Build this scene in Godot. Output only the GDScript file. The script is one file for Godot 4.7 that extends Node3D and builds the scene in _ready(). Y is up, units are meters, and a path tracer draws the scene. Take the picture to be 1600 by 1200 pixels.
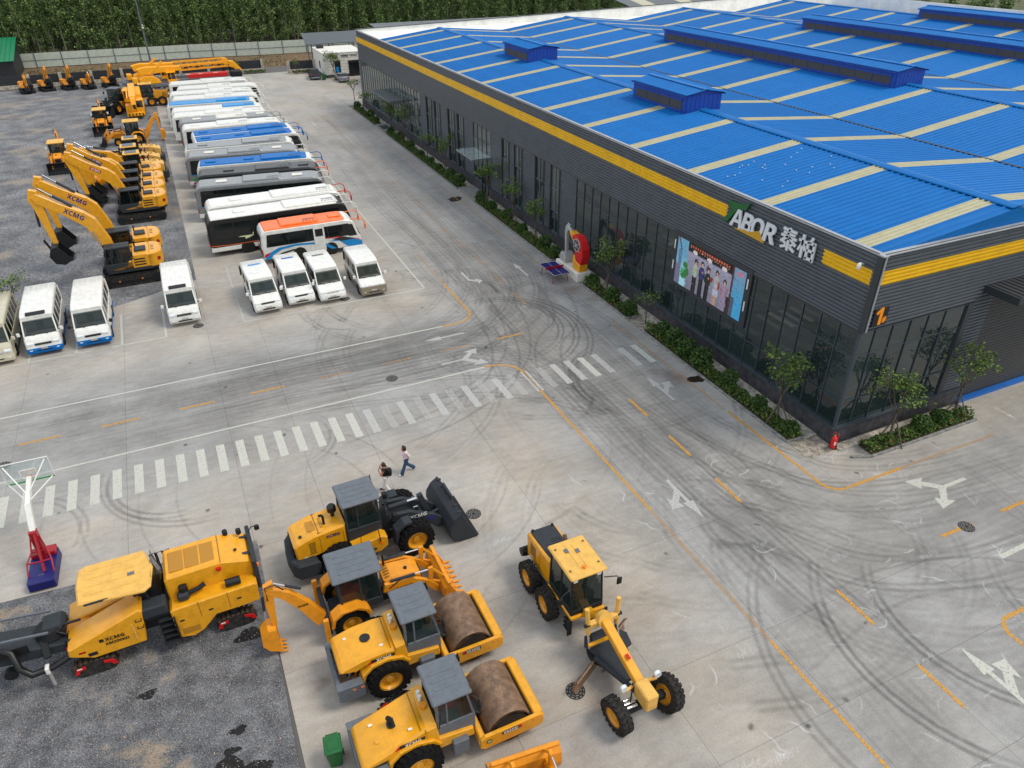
extends Node3D
# Yard of a machinery dealer seen from the air: hall, coaches, excavators, rollers, grader, planters and poplars.
var M := {}
var used := {}
var rng := RandomNumberGenerator.new()
var cache := {}

class MB:
	var st := SurfaceTool.new()
	var xf := Transform3D()
	var col = null
	func _init():
		st.begin(Mesh.PRIMITIVE_TRIANGLES)
	func v(p, uv = null):
		if uv != null: st.set_uv(uv)
		if col != null: st.set_color(col)
		st.add_vertex(xf * p)
	func tri(a, b, c, n, g := -1):
		st.set_smooth_group(g)
		if (a - c).cross(a - b).dot(n) < 0.0:
			v(a); v(c); v(b)
		else:
			v(a); v(b); v(c)
	func quad(a, b, c, d, n, g := -1):
		tri(a, b, c, n, g); tri(a, c, d, n, g)
	func uquad(a, b, c, d, n, ua, ub, uc, ud):
		st.set_smooth_group(-1)
		if (a - c).cross(a - b).dot(n) < 0.0:
			v(a, ua); v(c, uc); v(b, ub); v(a, ua); v(d, ud); v(c, uc)
		else:
			v(a, ua); v(b, ub); v(c, uc); v(a, ua); v(c, uc); v(d, ud)
	func box(c: Vector3, s: Vector3, bev := 0.0, rot := Basis()):
		var h = s * 0.5
		if bev <= 0.0:
			for ax in 3:
				for sg in [-1.0, 1.0]:
					var n = Vector3(); n[ax] = sg
					var u = Vector3(); u[(ax + 1) % 3] = h[(ax + 1) % 3]
					var w = Vector3(); w[(ax + 2) % 3] = h[(ax + 2) % 3]
					var o = n * h[ax]
					quad(c + rot * (o - u - w), c + rot * (o + u - w), c + rot * (o + u + w), c + rot * (o - u + w), rot * n)
			return
		bev = min(bev, min(h.x, min(h.y, h.z)) * 0.9)
		var p = func(ax, sx, sy, sz):   # corner vertex lying on the face of axis ax
			var r = Vector3(sx * (h.x - bev), sy * (h.y - bev), sz * (h.z - bev))
			r[ax] += bev * [sx, sy, sz][ax]
			return c + rot * r
		for ax in 3:
			for sg in [-1, 1]:
				var s4 = []
				for k in [[-1, -1], [1, -1], [1, 1], [-1, 1]]:
					var sv = [0, 0, 0]; sv[ax] = sg; sv[(ax + 1) % 3] = k[0]; sv[(ax + 2) % 3] = k[1]
					s4.append(p.call(ax, sv[0], sv[1], sv[2]))
				var n = Vector3(); n[ax] = sg
				quad(s4[0], s4[1], s4[2], s4[3], rot * n)
			var b = (ax + 1) % 3; var d = (ax + 2) % 3
			for sb in [-1, 1]:
				for sd in [-1, 1]:
					var q = []
					for e in [[b, -1], [b, 1], [d, 1], [d, -1]]:
						var sv = [0, 0, 0]; sv[ax] = e[1]; sv[b] = sb; sv[d] = sd
						q.append(p.call(e[0], sv[0], sv[1], sv[2]))
					var n = Vector3(); n[b] = sb; n[d] = sd
					quad(q[0], q[1], q[2], q[3], rot * n)
		for sx in [-1, 1]:
			for sy in [-1, 1]:
				for sz in [-1, 1]:
					tri(p.call(0, sx, sy, sz), p.call(1, sx, sy, sz), p.call(2, sx, sy, sz), rot * Vector3(sx, sy, sz))
	func beam(a: Vector3, b: Vector3, w: float, h: float, bev := 0.0, up := Vector3.UP):
		var x = (b - a).normalized()
		var z = x.cross(up)
		if z.length() < 0.01: z = x.cross(Vector3.RIGHT)
		z = z.normalized()
		box((a + b) * 0.5, Vector3((b - a).length(), h, w), bev, Basis(x, z.cross(x), z))
	func prism(pts, z0: float, z1: float, bev := 0.0, g := -1):
		var P = PackedVector2Array(pts)
		var area = 0.0
		for i in P.size(): area += P[i].cross(P[(i + 1) % P.size()])
		if area < 0: P.reverse()
		var n = P.size()
		var I = P.duplicate()
		if bev > 0.0:
			for i in n:
				var e0 = (P[i] - P[(i + n - 1) % n]).normalized(); var e1 = (P[(i + 1) % n] - P[i]).normalized()
				var n0 = Vector2(-e0.y, e0.x); var n1 = Vector2(-e1.y, e1.x)
				var m = (n0 + n1); m = m / max(0.35, m.length_squared() * 0.5)
				I[i] = P[i] + m * bev
		var rings = [[I, z0], [P, z0 + bev], [P, z1 - bev], [I, z1]] if bev > 0.0 else [[P, z0], [P, z1]]
		for k in rings.size() - 1:
			for i in n:
				var j = (i + 1) % n
				var a = rings[k][0]; var b = rings[k + 1][0]
				var e = P[j] - P[i]
				var nz = 0.0
				if bev > 0.0 and k == 0: nz = -e.length()
				if bev > 0.0 and k == 2: nz = e.length()
				quad(Vector3(a[i].x, a[i].y, rings[k][1]), Vector3(a[j].x, a[j].y, rings[k][1]), Vector3(b[j].x, b[j].y, rings[k + 1][1]), Vector3(b[i].x, b[i].y, rings[k + 1][1]), Vector3(e.y, -e.x, nz), g if k == (rings.size() - 1) / 2 else -1)
		var T = Geometry2D.triangulate_polygon(I)
		for t in range(0, T.size(), 3):
			for s in [[z0, -1.0], [z1, 1.0]]:
				tri(Vector3(I[T[t]].x, I[T[t]].y, s[0]), Vector3(I[T[t + 1]].x, I[T[t + 1]].y, s[0]), Vector3(I[T[t + 2]].x, I[T[t + 2]].y, s[0]), Vector3(0, 0, s[1]))
	func lathe(prof, o: Vector3, ax: Vector3, n := 16, g := 1):   # prof: [radius, along]
		var u = ax.cross(Vector3.UP if abs(ax.y) < 0.9 else Vector3.RIGHT).normalized(); var w = ax.cross(u)
		for k in prof.size() - 1:
			var a = prof[k]; var b = prof[k + 1]
			for i in n:
				var t0 = TAU * i / n; var t1 = TAU * (i + 1) / n
				var d0 = u * cos(t0) + w * sin(t0); var d1 = u * cos(t1) + w * sin(t1)
				var nn = (d0 + d1) * (b[1] - a[1]) - ax * 2.0 * (b[0] - a[0])
				if a[0] < 1e-5: tri(o + ax * a[1], o + ax * b[1] + d0 * b[0], o + ax * b[1] + d1 * b[0], nn, g + k if g >= 10 else g)
				elif b[0] < 1e-5: tri(o + ax * a[1] + d0 * a[0], o + ax * b[1], o + ax * a[1] + d1 * a[0], nn, g + k if g >= 10 else g)
				else: quad(o + ax * a[1] + d0 * a[0], o + ax * b[1] + d0 * b[0], o + ax * b[1] + d1 * b[0], o + ax * a[1] + d1 * a[0], nn, g + k if g >= 10 else g)
	func cyl(a: Vector3, b: Vector3, r: float, r2 := -1.0, n := 10):
		if r2 < 0: r2 = r
		var L = (b - a).length()
		lathe([[0, 0], [r, 0], [r2, L], [0, L]], a, (b - a) / L, n, 10)
	func tube(pts, r: float, n := 6):
		var R = []
		for i in pts.size():
			var t = (pts[min(i + 1, pts.size() - 1)] - pts[max(i - 1, 0)]).normalized()
			var u = t.cross(Vector3.UP if abs(t.y) < 0.95 else Vector3.RIGHT).normalized(); var w = t.cross(u)
			var ring = []
			for k in n: ring.append(pts[i] + (u * cos(TAU * k / n) + w * sin(TAU * k / n)) * r)
			R.append(ring)
		loft(R, 1)
	func loft(R, g := 1, caps := true):
		for i in R.size() - 1:
			var m = R[0].size()
			var c = Vector3()
			for p in R[i]: c += p
			for p in R[i + 1]: c += p
			c /= 2.0 * m
			for k in m:
				var j = (k + 1) % m
				var qc = (R[i][k] + R[i][j] + R[i + 1][k] + R[i + 1][j]) * 0.25
				quad(R[i][k], R[i][j], R[i + 1][j], R[i + 1][k], qc - c, g)
		if caps:
			for s in [[0, 1], [R.size() - 1, R.size() - 2]]:
				var c = Vector3(); var d = Vector3()
				for p in R[s[0]]: c += p / R[0].size()
				for p in R[s[1]]: d += p / R[0].size()
				for k in R[0].size(): tri(c, R[s[0]][k], R[s[0]][(k + 1) % R[0].size()], c - d, -1)
	func ribbon(pts, w: float, y: float):
		for i in pts.size() - 1:
			var q = []
			for k in [i, i + 1]:
				var t = (pts[min(k + 1, pts.size() - 1)] - pts[max(k - 1, 0)]).normalized() * w * 0.5
				q.append([Vector3(pts[k].x + t.y, y, pts[k].y - t.x), Vector3(pts[k].x - t.y, y, pts[k].y + t.x)])
			quad(q[0][0], q[0][1], q[1][1], q[1][0], Vector3.UP)
	func flat(pts, y: float):
		var P = PackedVector2Array(pts)
		var T = Geometry2D.triangulate_polygon(P)
		for t in range(0, T.size(), 3):
			tri(Vector3(P[T[t]].x, y, P[T[t]].y), Vector3(P[T[t + 1]].x, y, P[T[t + 1]].y), Vector3(P[T[t + 2]].x, y, P[T[t + 2]].y), Vector3.UP)
	func mesh() -> ArrayMesh:
		st.generate_normals()
		return st.commit()

func rr(x, cy, cz, hy, hz, r, k := 3):   # ring of a rounded rectangle in the plane x
	var o = []
	for q in 4:
		for i in k + 1:
			var a = PI / 2 * (q + float(i) / k)
			o.append(Vector3(x, cy + (hy - r) * [1, -1, -1, 1][q] + r * cos(a), cz + (hz - r) * [1, 1, -1, -1][q] + r * sin(a)))
	return o

func V(x, y, z): return Vector3(x, y, z)

func numbered(s):
	var k = used.get(s, 0); used[s] = k + 1
	return s if k == 0 else "%s_%03d" % [s, k]

func tag(o, label, category, group := ""):
	o.set_meta("label", label); o.set_meta("category", category)
	if group != "": o.set_meta("group", group)
	return o

func thing(called, label, category, at := Vector3.ZERO, yaw := 0.0, group := ""):
	var o = Node3D.new(); o.name = numbered(called); add_child(o)
	o.position = at; o.rotation.y = yaw
	return tag(o, label, category, group)

func part(parent, called, b, m, at := Vector3.ZERO):
	var o = MeshInstance3D.new(); o.name = called
	o.mesh = b.mesh() if b is MB else b
	o.material_override = M[m] if m is String else m
	o.position = at
	parent.add_child(o, true)
	return o

func solo(called, label, category, b, m, at := Vector3.ZERO, group := ""):
	var o = part(self, numbered(called), b, m, at)
	return tag(o, label, category, group)

func struct(called, b, m, at := Vector3.ZERO):
	var o = part(self, numbered(called), b, m, at)
	o.set_meta("kind", "structure")
	return o

func dup(root, label, at, yaw, group := ""):
	var r = root.duplicate(); r.name = numbered(str(root.name).rstrip("0123456789_")); add_child(r)
	r.position = at; r.rotation.y = yaw
	return tag(r, label, root.get_meta("category"), group)

func kids(o, called):   # all parts and sub-parts whose name starts so
	var r = []
	for c in o.get_children():
		if str(c.name).begins_with(called): r.append(c)
		r += kids(c, called)
	return r

func words(parent, called, text, size, m, xf, bold := true, depth := 0.01):
	var key = "txt%s%s%s" % [text, size, bold]
	if not cache.has(key):
		var t = TextMesh.new(); var f = SystemFont.new(); f.font_names = PackedStringArray(["Droid Sans"]); f.font_weight = 700 if bold else 400
		t.font = f; t.text = text; t.font_size = 32; t.pixel_size = size / 24.0; t.depth = depth; t.curve_step = 3.0
		cache[key] = t
	var o = MeshInstance3D.new(); o.name = called; o.mesh = cache[key]; o.material_override = M[m]; o.transform = xf
	parent.add_child(o, true)
	return o

func mk(n, c: Color, rough := 0.6, metal := 0.0, grime := 0.0, tscale := 0.5, spec := 0.5):
	var m = StandardMaterial3D.new(); m.resource_name = n; m.albedo_color = c; m.roughness = rough; m.metallic = metal; m.metallic_specular = spec
	if grime > 0.0:
		m.albedo_texture = grime_tex("c" if grime == 0.4 else "a" if grime < 0.5 else "b"); m.uv1_triplanar = true; m.uv1_world_triplanar = true; m.uv1_scale = Vector3.ONE * tscale
	M[n] = m
	return m

func grime_tex(kind):
	if cache.has("g" + kind): return cache["g" + kind]
	var a = noise_img(256, 0.02, 5, 11); var b = noise_img(256, 0.09, 3, 5)
	var d = a.get_data(); var e = b.get_data()
	var o = PackedByteArray(); o.resize(256 * 256 * 3)
	for i in 65536:
		var t = d[i] / 255.0 * 0.6 + e[i] / 255.0 * 0.4
		var s = 1.0 - clampf((t - (0.40 if kind == "a" else 0.3)) * (0.22 if kind == "a" else 0.8), 0.0, 0.07 if kind == "a" else (0.3 if kind == "c" else 0.38))
		o[i * 3] = int(s * 255); o[i * 3 + 1] = int(s * 252); o[i * 3 + 2] = int(s * 246)
	cache["g" + kind] = ImageTexture.create_from_image(Image.create_from_data(256, 256, false, Image.FORMAT_RGB8, o))
	return cache["g" + kind]

func noise_img(n, freq, oct := 4, sd := 1, seam := true) -> Image:
	var f = FastNoiseLite.new(); f.seed = sd; f.frequency = freq; f.fractal_octaves = oct; f.noise_type = FastNoiseLite.TYPE_SIMPLEX_SMOOTH
	return f.get_seamless_image(n, n) if seam else f.get_image(n, n)
func _ready():
	rng.seed = 7
	# camera
	var cam = Camera3D.new(); cam.name = "camera"
	var yaw = 0.428436251; var pitch = 0.560428556; var roll = -0.00432378703
	var fw = Vector3(sin(yaw) * cos(pitch), -sin(pitch), -cos(yaw) * cos(pitch))
	var rt = Vector3(cos(yaw), 0, sin(yaw)); var up = rt.cross(fw)
	cam.transform = Transform3D(Basis(rt * cos(roll) + up * sin(roll), up * cos(roll) - rt * sin(roll), -fw), Vector3(0, 23.5, 0))
	cam.fov = 55.4833; cam.far = 3000.0; cam.near = 0.1
	add_child(cam)
	# sky, sun, exposure
	var env = Environment.new(); env.background_mode = Environment.BG_SKY
	var sm = ProceduralSkyMaterial.new()
	sm.sky_top_color = Color(0.70, 0.735, 0.78); sm.sky_horizon_color = Color(0.90, 0.90, 0.89); sm.sky_curve = 0.2
	sm.ground_horizon_color = Color(0.5, 0.5, 0.47); sm.ground_bottom_color = Color(0.3, 0.3, 0.28)
	var sky = Sky.new(); sky.sky_material = sm; env.sky = sky
	env.tonemap_mode = Environment.TONE_MAPPER_LINEAR; env.tonemap_exposure = 1.82
	env.sdfgi_enabled = true; env.ssao_enabled = true; env.ssil_enabled = true
	var we = WorldEnvironment.new(); we.name = "environment"; we.environment = env; add_child(we)
	var sun = DirectionalLight3D.new(); sun.name = "sun"; sun.light_energy = 0.4; sun.light_angular_distance = 20.0
	sun.light_color = Color(1.0, 0.965, 0.91); sun.shadow_enabled = true
	sun.transform = Transform3D(Basis.looking_at(Vector3(-0.50, -0.85, -0.28), Vector3.UP), Vector3(0, 60, 0)); add_child(sun)
	materials()
	ground()
	markings()
	hall()
	surroundings()
	vehicles()
	plants()

func materials():
	mk("yellow", Color(0.875, 0.62, 0.06), 0.42, 0.0, 0.2, 0.35)
	mk("yellow_pale", Color(0.86, 0.68, 0.33), 0.5, 0.0, 0.2, 0.35)
	mk("yellow_orange", Color(0.88, 0.57, 0.08), 0.45, 0.0, 0.2, 0.35)
	mk("crane_yellow", Color(0.96, 0.66, 0.02), 0.42, 0.0, 0.2, 0.4)
	mk("dark", Color(0.135, 0.145, 0.16), 0.55, 0.0, 0.2, 0.5)
	mk("charcoal", Color(0.20, 0.22, 0.245), 0.5, 0.0, 0.2, 0.5)
	mk("slate", Color(0.37, 0.40, 0.44), 0.5, 0.0, 0.3, 0.5)
	mk("rubber", Color(0.105, 0.105, 0.11), 0.9, 0.0, 0.8, 0.6)
	mk("rubber_dusty", Color(0.23, 0.225, 0.22), 0.9, 0.0, 0.8, 0.6)
	mk("black", Color(0.06, 0.06, 0.065), 0.5)
	mk("hose", Color(0.05, 0.05, 0.05), 0.45)
	mk("chrome", Color(0.86, 0.87, 0.88), 0.18, 0.9)
	mk("steel", Color(0.70, 0.71, 0.72), 0.4, 0.35, 0.3, 0.6)
	mk("red", Color(0.74, 0.06, 0.07), 0.45)
	mk("seat_red", Color(0.62, 0.06, 0.08), 0.7)
	mk("seat_grey", Color(0.42, 0.42, 0.40), 0.8)
	mk("white", Color(0.87, 0.88, 0.88), 0.3, 0.0, 0.2, 0.3)
	mk("white_matt", Color(0.86, 0.86, 0.85), 0.7, 0.0, 0.3, 0.2)
	mk("silver", Color(0.54, 0.56, 0.58), 0.3, 0.35, 0.2, 0.3)
	mk("silver_dark", Color(0.20, 0.21, 0.22), 0.35, 0.2, 0.2, 0.3)
	mk("cream", Color(0.74, 0.73, 0.66), 0.35, 0.0, 0.2, 0.3)
	mk("champagne", Color(0.55, 0.51, 0.44), 0.3, 0.3)
	mk("bus_blue", Color(0.0, 0.40, 0.71), 0.45, 0.0, 0.2, 0.3)
	mk("sky_blue", Color(0.03, 0.54, 0.83), 0.35, 0.0, 0.2, 0.3)
	mk("orange", Color(0.95, 0.44, 0.15), 0.35, 0.0, 0.2, 0.3)
	mk("purple", Color(0.12, 0.10, 0.44), 0.5)
	mk("green", Color(0.06, 0.55, 0.20), 0.45)
	mk("magenta", Color(0.60, 0.16, 0.50), 0.45)
	mk("bin_green", Color(0.05, 0.36, 0.16), 0.5, 0.0, 0.2, 0.6)
	mk("hoop_blue", Color(0.075, 0.085, 0.40), 0.4, 0.0, 0.2, 0.5)
	mk("hoop_red", Color(0.60, 0.05, 0.10), 0.4)
	mk("amber", Color(0.95, 0.48, 0.03), 0.3)
	mk("lamp", Color(0.9, 0.92, 0.93), 0.15, 0.3)
	mk("tail_red", Color(0.62, 0.03, 0.04), 0.25)
	mk("plate", Color(0.85, 0.78, 0.15), 0.5)
	mk("glass_dark", Color(0.085, 0.105, 0.11), 0.06, 0.0)
	mk("rust", Color(0.55, 0.44, 0.355), 0.55, 0.15, 0.4, 0.4)
	mk("brown_strip", Color(0.50, 0.33, 0.08), 0.7)
	mk("vent_gold", Color(0.66, 0.46, 0.10), 0.6)
	for g in [["glass", Color(0.10, 0.17, 0.15, 0.58)], ["glass_tint", Color(0.05, 0.08, 0.075, 0.82)], ["glass_pale", Color(0.72, 0.80, 0.80, 0.25)]]:
		var m = mk(g[0], g[1], 0.04); m.transparency = BaseMaterial3D.TRANSPARENCY_ALPHA
	# the hall
	mk("clad", Color(0.33, 0.36, 0.40), 0.42, 0.1, 0.2, 0.12)
	mk("clad_yellow", Color(0.90, 0.72, 0.08), 0.42, 0.0, 0.2, 0.12)
	mk("trim", Color(0.20, 0.215, 0.235), 0.45, 0.1)
	mk("mullion", Color(0.24, 0.28, 0.31), 0.4, 0.2)
	mk("mullion_pale", Color(0.40, 0.45, 0.47), 0.4, 0.3)
	mk("coping", Color(0.62, 0.64, 0.67), 0.45, 0.2, 0.3, 0.2)
	mk("plinth", Color(0.28, 0.28, 0.31), 0.7, 0.0, 0.8, 0.3)
	for i in 3: mk("pane%d" % i, [Color(0.14, 0.185, 0.19), Color(0.155, 0.20, 0.205), Color(0.125, 0.165, 0.17)][i], 0.02, 0.0, 0.0, 1.0, 0.7)
	mk("pane_curtain", Color(0.30, 0.33, 0.32), 0.05, 0.0)
	for i in 3: mk("roof%d" % i, [Color(0.05, 0.41, 0.71), Color(0.055, 0.42, 0.725), Color(0.045, 0.40, 0.695)][i], 0.55, 0.0, 0.3, 0.1, 0.25)
	for i in 3: M["roof%d" % i].uv1_scale = V(0.05, 0.3, 0.5)
	M["bus_blue"].metallic_specular = 0.3
	mk("roof_shaded", Color(0.01, 0.25, 0.63), 0.45, 0.0, 0.2, 0.2)  # roof blue deepened: the shade on the monitor walls is put into the colour
	mk("skylight", Color(0.68, 0.67, 0.56), 0.4, 0.0, 0.3, 0.2)
	mk("louvre", Color(0.25, 0.25, 0.25), 0.6, 0.1)
	mk("membrane", Color(0.90, 0.91, 0.91), 0.7, 0.0, 0.3, 0.05)
	mk("sign_white", Color(0.80, 0.82, 0.84), 0.4)
	mk("sign_green", Color(0.06, 0.36, 0.16), 0.45)
	mk("sign_gold", Color(0.74, 0.56, 0.13), 0.45)
	mk("sign_amber", Color(0.93, 0.56, 0.05), 0.45)
	mk("dock_blue", Color(0.04, 0.38, 0.72), 0.5, 0.0, 0.3, 0.5)
	mk("door_grey", Color(0.24, 0.25, 0.265), 0.5, 0.1, 0.2, 0.3)
	# surroundings
	mk("fence_panel", Color(0.72, 0.76, 0.73), 0.6, 0.0, 0.3, 0.2)
	mk("fence_post", Color(0.34, 0.38, 0.40), 0.5, 0.3)
	mk("wall_dark", Color(0.13, 0.15, 0.18), 0.6, 0.0, 0.2, 0.3)
	mk("render_pale", Color(0.74, 0.72, 0.68), 0.8, 0.0, 0.8, 0.3)
	mk("green_roof", Color(0.03, 0.47, 0.31), 0.45, 0.0, 0.3, 0.2)
	mk("grey_roof", Color(0.33, 0.36, 0.38), 0.5, 0.2, 0.3, 0.2)
	mk("kerb", Color(0.56, 0.57, 0.57), 0.85, 0.0, 0.8, 0.6)
	mk("kerb_pale", Color(0.66, 0.63, 0.59), 0.85, 0.0, 0.8, 0.4)
	mk("bird", Color(0.80, 0.84, 0.66), 0.5)
	mk("soil", Color(0.30, 0.24, 0.18), 0.95, 0.0, 0.8, 0.7)
	mk("bark", Color(0.40, 0.37, 0.33), 0.9, 0.0, 0.8, 1.0)
	mk("bark_pale", Color(0.50, 0.50, 0.44), 0.9, 0.0, 0.8, 0.8)
	mk("dirt", Color(0.50, 0.41, 0.31), 0.95, 0.0, 0.8, 0.15)
	mk("field", Color(0.34, 0.36, 0.22), 0.95, 0.0, 0.8, 0.05)
	mk("joint", Color(0.36, 0.35, 0.34), 0.9)
	mk("iron", Color(0.13, 0.13, 0.135), 0.6, 0.4)
	mk("skin", Color(0.68, 0.46, 0.36), 0.6)
	mk("hair", Color(0.03, 0.025, 0.025), 0.6)
	mk("hair_short", Color(0.16, 0.11, 0.09), 0.7)
	mk("denim", Color(0.15, 0.26, 0.38), 0.85)
	mk("pink_cloth", Color(0.86, 0.77, 0.79), 0.85)
	mk("white_cloth", Color(0.86, 0.85, 0.84), 0.85)
	mk("black_cloth", Color(0.03, 0.03, 0.033), 0.8)
	mk("shoe_brown", Color(0.34, 0.12, 0.10), 0.6)
	for n in ["rubber", "rubber_dusty", "dark", "charcoal"]: M[n].metallic_specular = 0.3
	M["yellow"].clearcoat_enabled = true; M["yellow"].clearcoat = 0.3; M["yellow"].clearcoat_roughness = 0.2

# --- ground -------------------------------------------------------------
func brush(px, c: Color, hard := 0.3) -> Image:
	var n = max(3, int(px) | 1)
	var im = Image.create(n, n, false, Image.FORMAT_RGBA8)
	for y in n:
		for x in n:
			var d = Vector2(x - n / 2, y - n / 2).length() / (n * 0.5)
			im.set_pixel(x, y, Color(c.r, c.g, c.b, c.a * clampf((1.0 - d) / (1.0 - hard), 0.0, 1.0)))
	return im

func fillet(a: Vector2, c: Vector2, b: Vector2, r: float, n := 16):
	var u = (a - c).normalized(); var w = (b - c).normalized()
	var half = acos(clampf(u.dot(w), -1, 1)) / 2.0
	var t = r / tan(half)
	var o = c + (u + w).normalized() * r / sin(half)
	var p = c + u * t; var q = c + w * t
	var a0 = (p - o).angle(); var da = wrapf((q - o).angle() - a0, -PI, PI)
	var out = [a]
	for i in n + 1: out.append(o + Vector2.from_angle(a0 + da * i / n) * r)
	out.append(b)
	return out

func stroke(T, pts, w: float, c: Color, fade := true, hard := 0.35):
	var s = T.s; var im: Image = T.im
	var br = brush(w * s, c, hard)
	var half = br.get_width() / 2
	var step = max(1.0, w * s * 0.35)
	var total = 0.0
	for i in pts.size() - 1: total += (pts[i + 1] - pts[i]).length()
	var gone = 0.0
	var br2 = brush(w * s, Color(c.r, c.g, c.b, c.a * 0.45), hard)
	for i in pts.size() - 1:
		var L = (pts[i + 1] - pts[i]).length()
		var n = int(L * s / step) + 1
		for k in n:
			var p = (pts[i].lerp(pts[i + 1], float(k) / n) - T.o) * s
			var f = (gone + L * k / n) / total
			if p.x < -half or p.y < -half or p.x > im.get_width() + half or p.y > im.get_height() + half: continue
			im.blend_rect(br2 if fade and (f < 0.15 or f > 0.8) else br, Rect2i(0, 0, br.get_width(), br.get_height()), Vector2i(int(p.x) - half, int(p.y) - half))
		gone += L

func shift(pts, d):
	var o = []
	for i in pts.size():
		var t = (pts[min(i + 1, pts.size() - 1)] - pts[max(i - 1, 0)]).normalized()
		o.append(pts[i] + Vector2(-t.y, t.x) * d)
	return o

func lane_amount(p: Vector2) -> float:   # how much traffic has greyed the concrete here
	var a = clampf(1.0 - (absf(p.x - 20.8) - 4.0) / 3.5, 0, 1) * clampf((p.y + 118.0) / 30.0, 0.25, 1)
	var b = clampf(1.0 - (absf(p.y + 39.5) - 4.5) / 4.0, 0, 1) * clampf(1.0 - (p.x - 18.0) / 6.0, 0, 1)
	var c = clampf(1.0 - (absf(p.y + 12.0) - 5.0) / 4.0, 0, 1) * clampf((p.x - 14.0) / 6.0, 0, 1)
	return max(a, max(b, c))

func ground_tex(o: Vector2, size: Vector2, px: Vector2i):
	var w = px.x / 4; var h = px.y / 4
	var na = noise_img(512, 0.012, 5, 21).get_data(); var nb = noise_img(512, 0.05, 4, 8).get_data(); var nc = noise_img(512, 0.006, 3, 33).get_data()
	var d = PackedByteArray(); d.resize(w * h * 4)
	for y in h:
		for x in w:
			var p = o + Vector2(x * size.x / w, y * size.y / h)
			var i = ((y * 2) % 512) * 512 + (x * 2) % 512
			var j = ((y * 6) % 512) * 512 + (x * 2 + 77) % 512   # stretched along the lanes
			var t = lane_amount(p)
			var v = 156.0 + (na[i] - 128) * 0.09 + (nb[j] - 128) * 0.07 + (nc[i] - 128) * 0.05 - 12.0 * t
			var warm = (1.0 - t) * (0.7 + (nc[j] - 128) / 260.0)
			var k = (y * w + x) * 4
			d[k] = int(v + 8.0 * warm + 1.5); d[k + 1] = int(v + 1.2 * warm); d[k + 2] = int(v - 7.0 * warm - 2.5); d[k + 3] = 255
	var im = Image.create_from_data(w, h, false, Image.FORMAT_RGBA8, d)
	im.resize(px.x, px.y, Image.INTERPOLATE_BILINEAR)
	var T = {"im": im, "o": o, "s": px.x / size.x}
	# grain
	var g = Image.create(256, 256, false, Image.FORMAT_RGBA8)
	var r = RandomNumberGenerator.new(); r.seed = 3
	for y in 256:
		for x in 256:
			var q = r.randf_range(-1, 1)
			g.set_pixel(x, y, Color(1, 1, 1, q * 0.06) if q > 0 else Color(0, 0, 0, -q * 0.07))
	for y in range(0, px.y, 256):
		for x in range(0, px.x, 256): im.blend_rect(g, Rect2i(0, 0, 256, 256), Vector2i(x, y))
	marks(T, r)
	im.convert(Image.FORMAT_RGB8)
	return ImageTexture.create_from_image(im)

func pair(T, pts, a, w := 0.34, gap := 0.9, dual := true):
	for s in [-gap, gap]:
		if dual:
			for e in [-0.17, 0.17]: stroke(T, shift(pts, s + e), w, Color(0.10, 0.10, 0.105, a), true, 0.05)
		else: stroke(T, shift(pts, s), w, Color(0.10, 0.10, 0.105, a))

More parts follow.
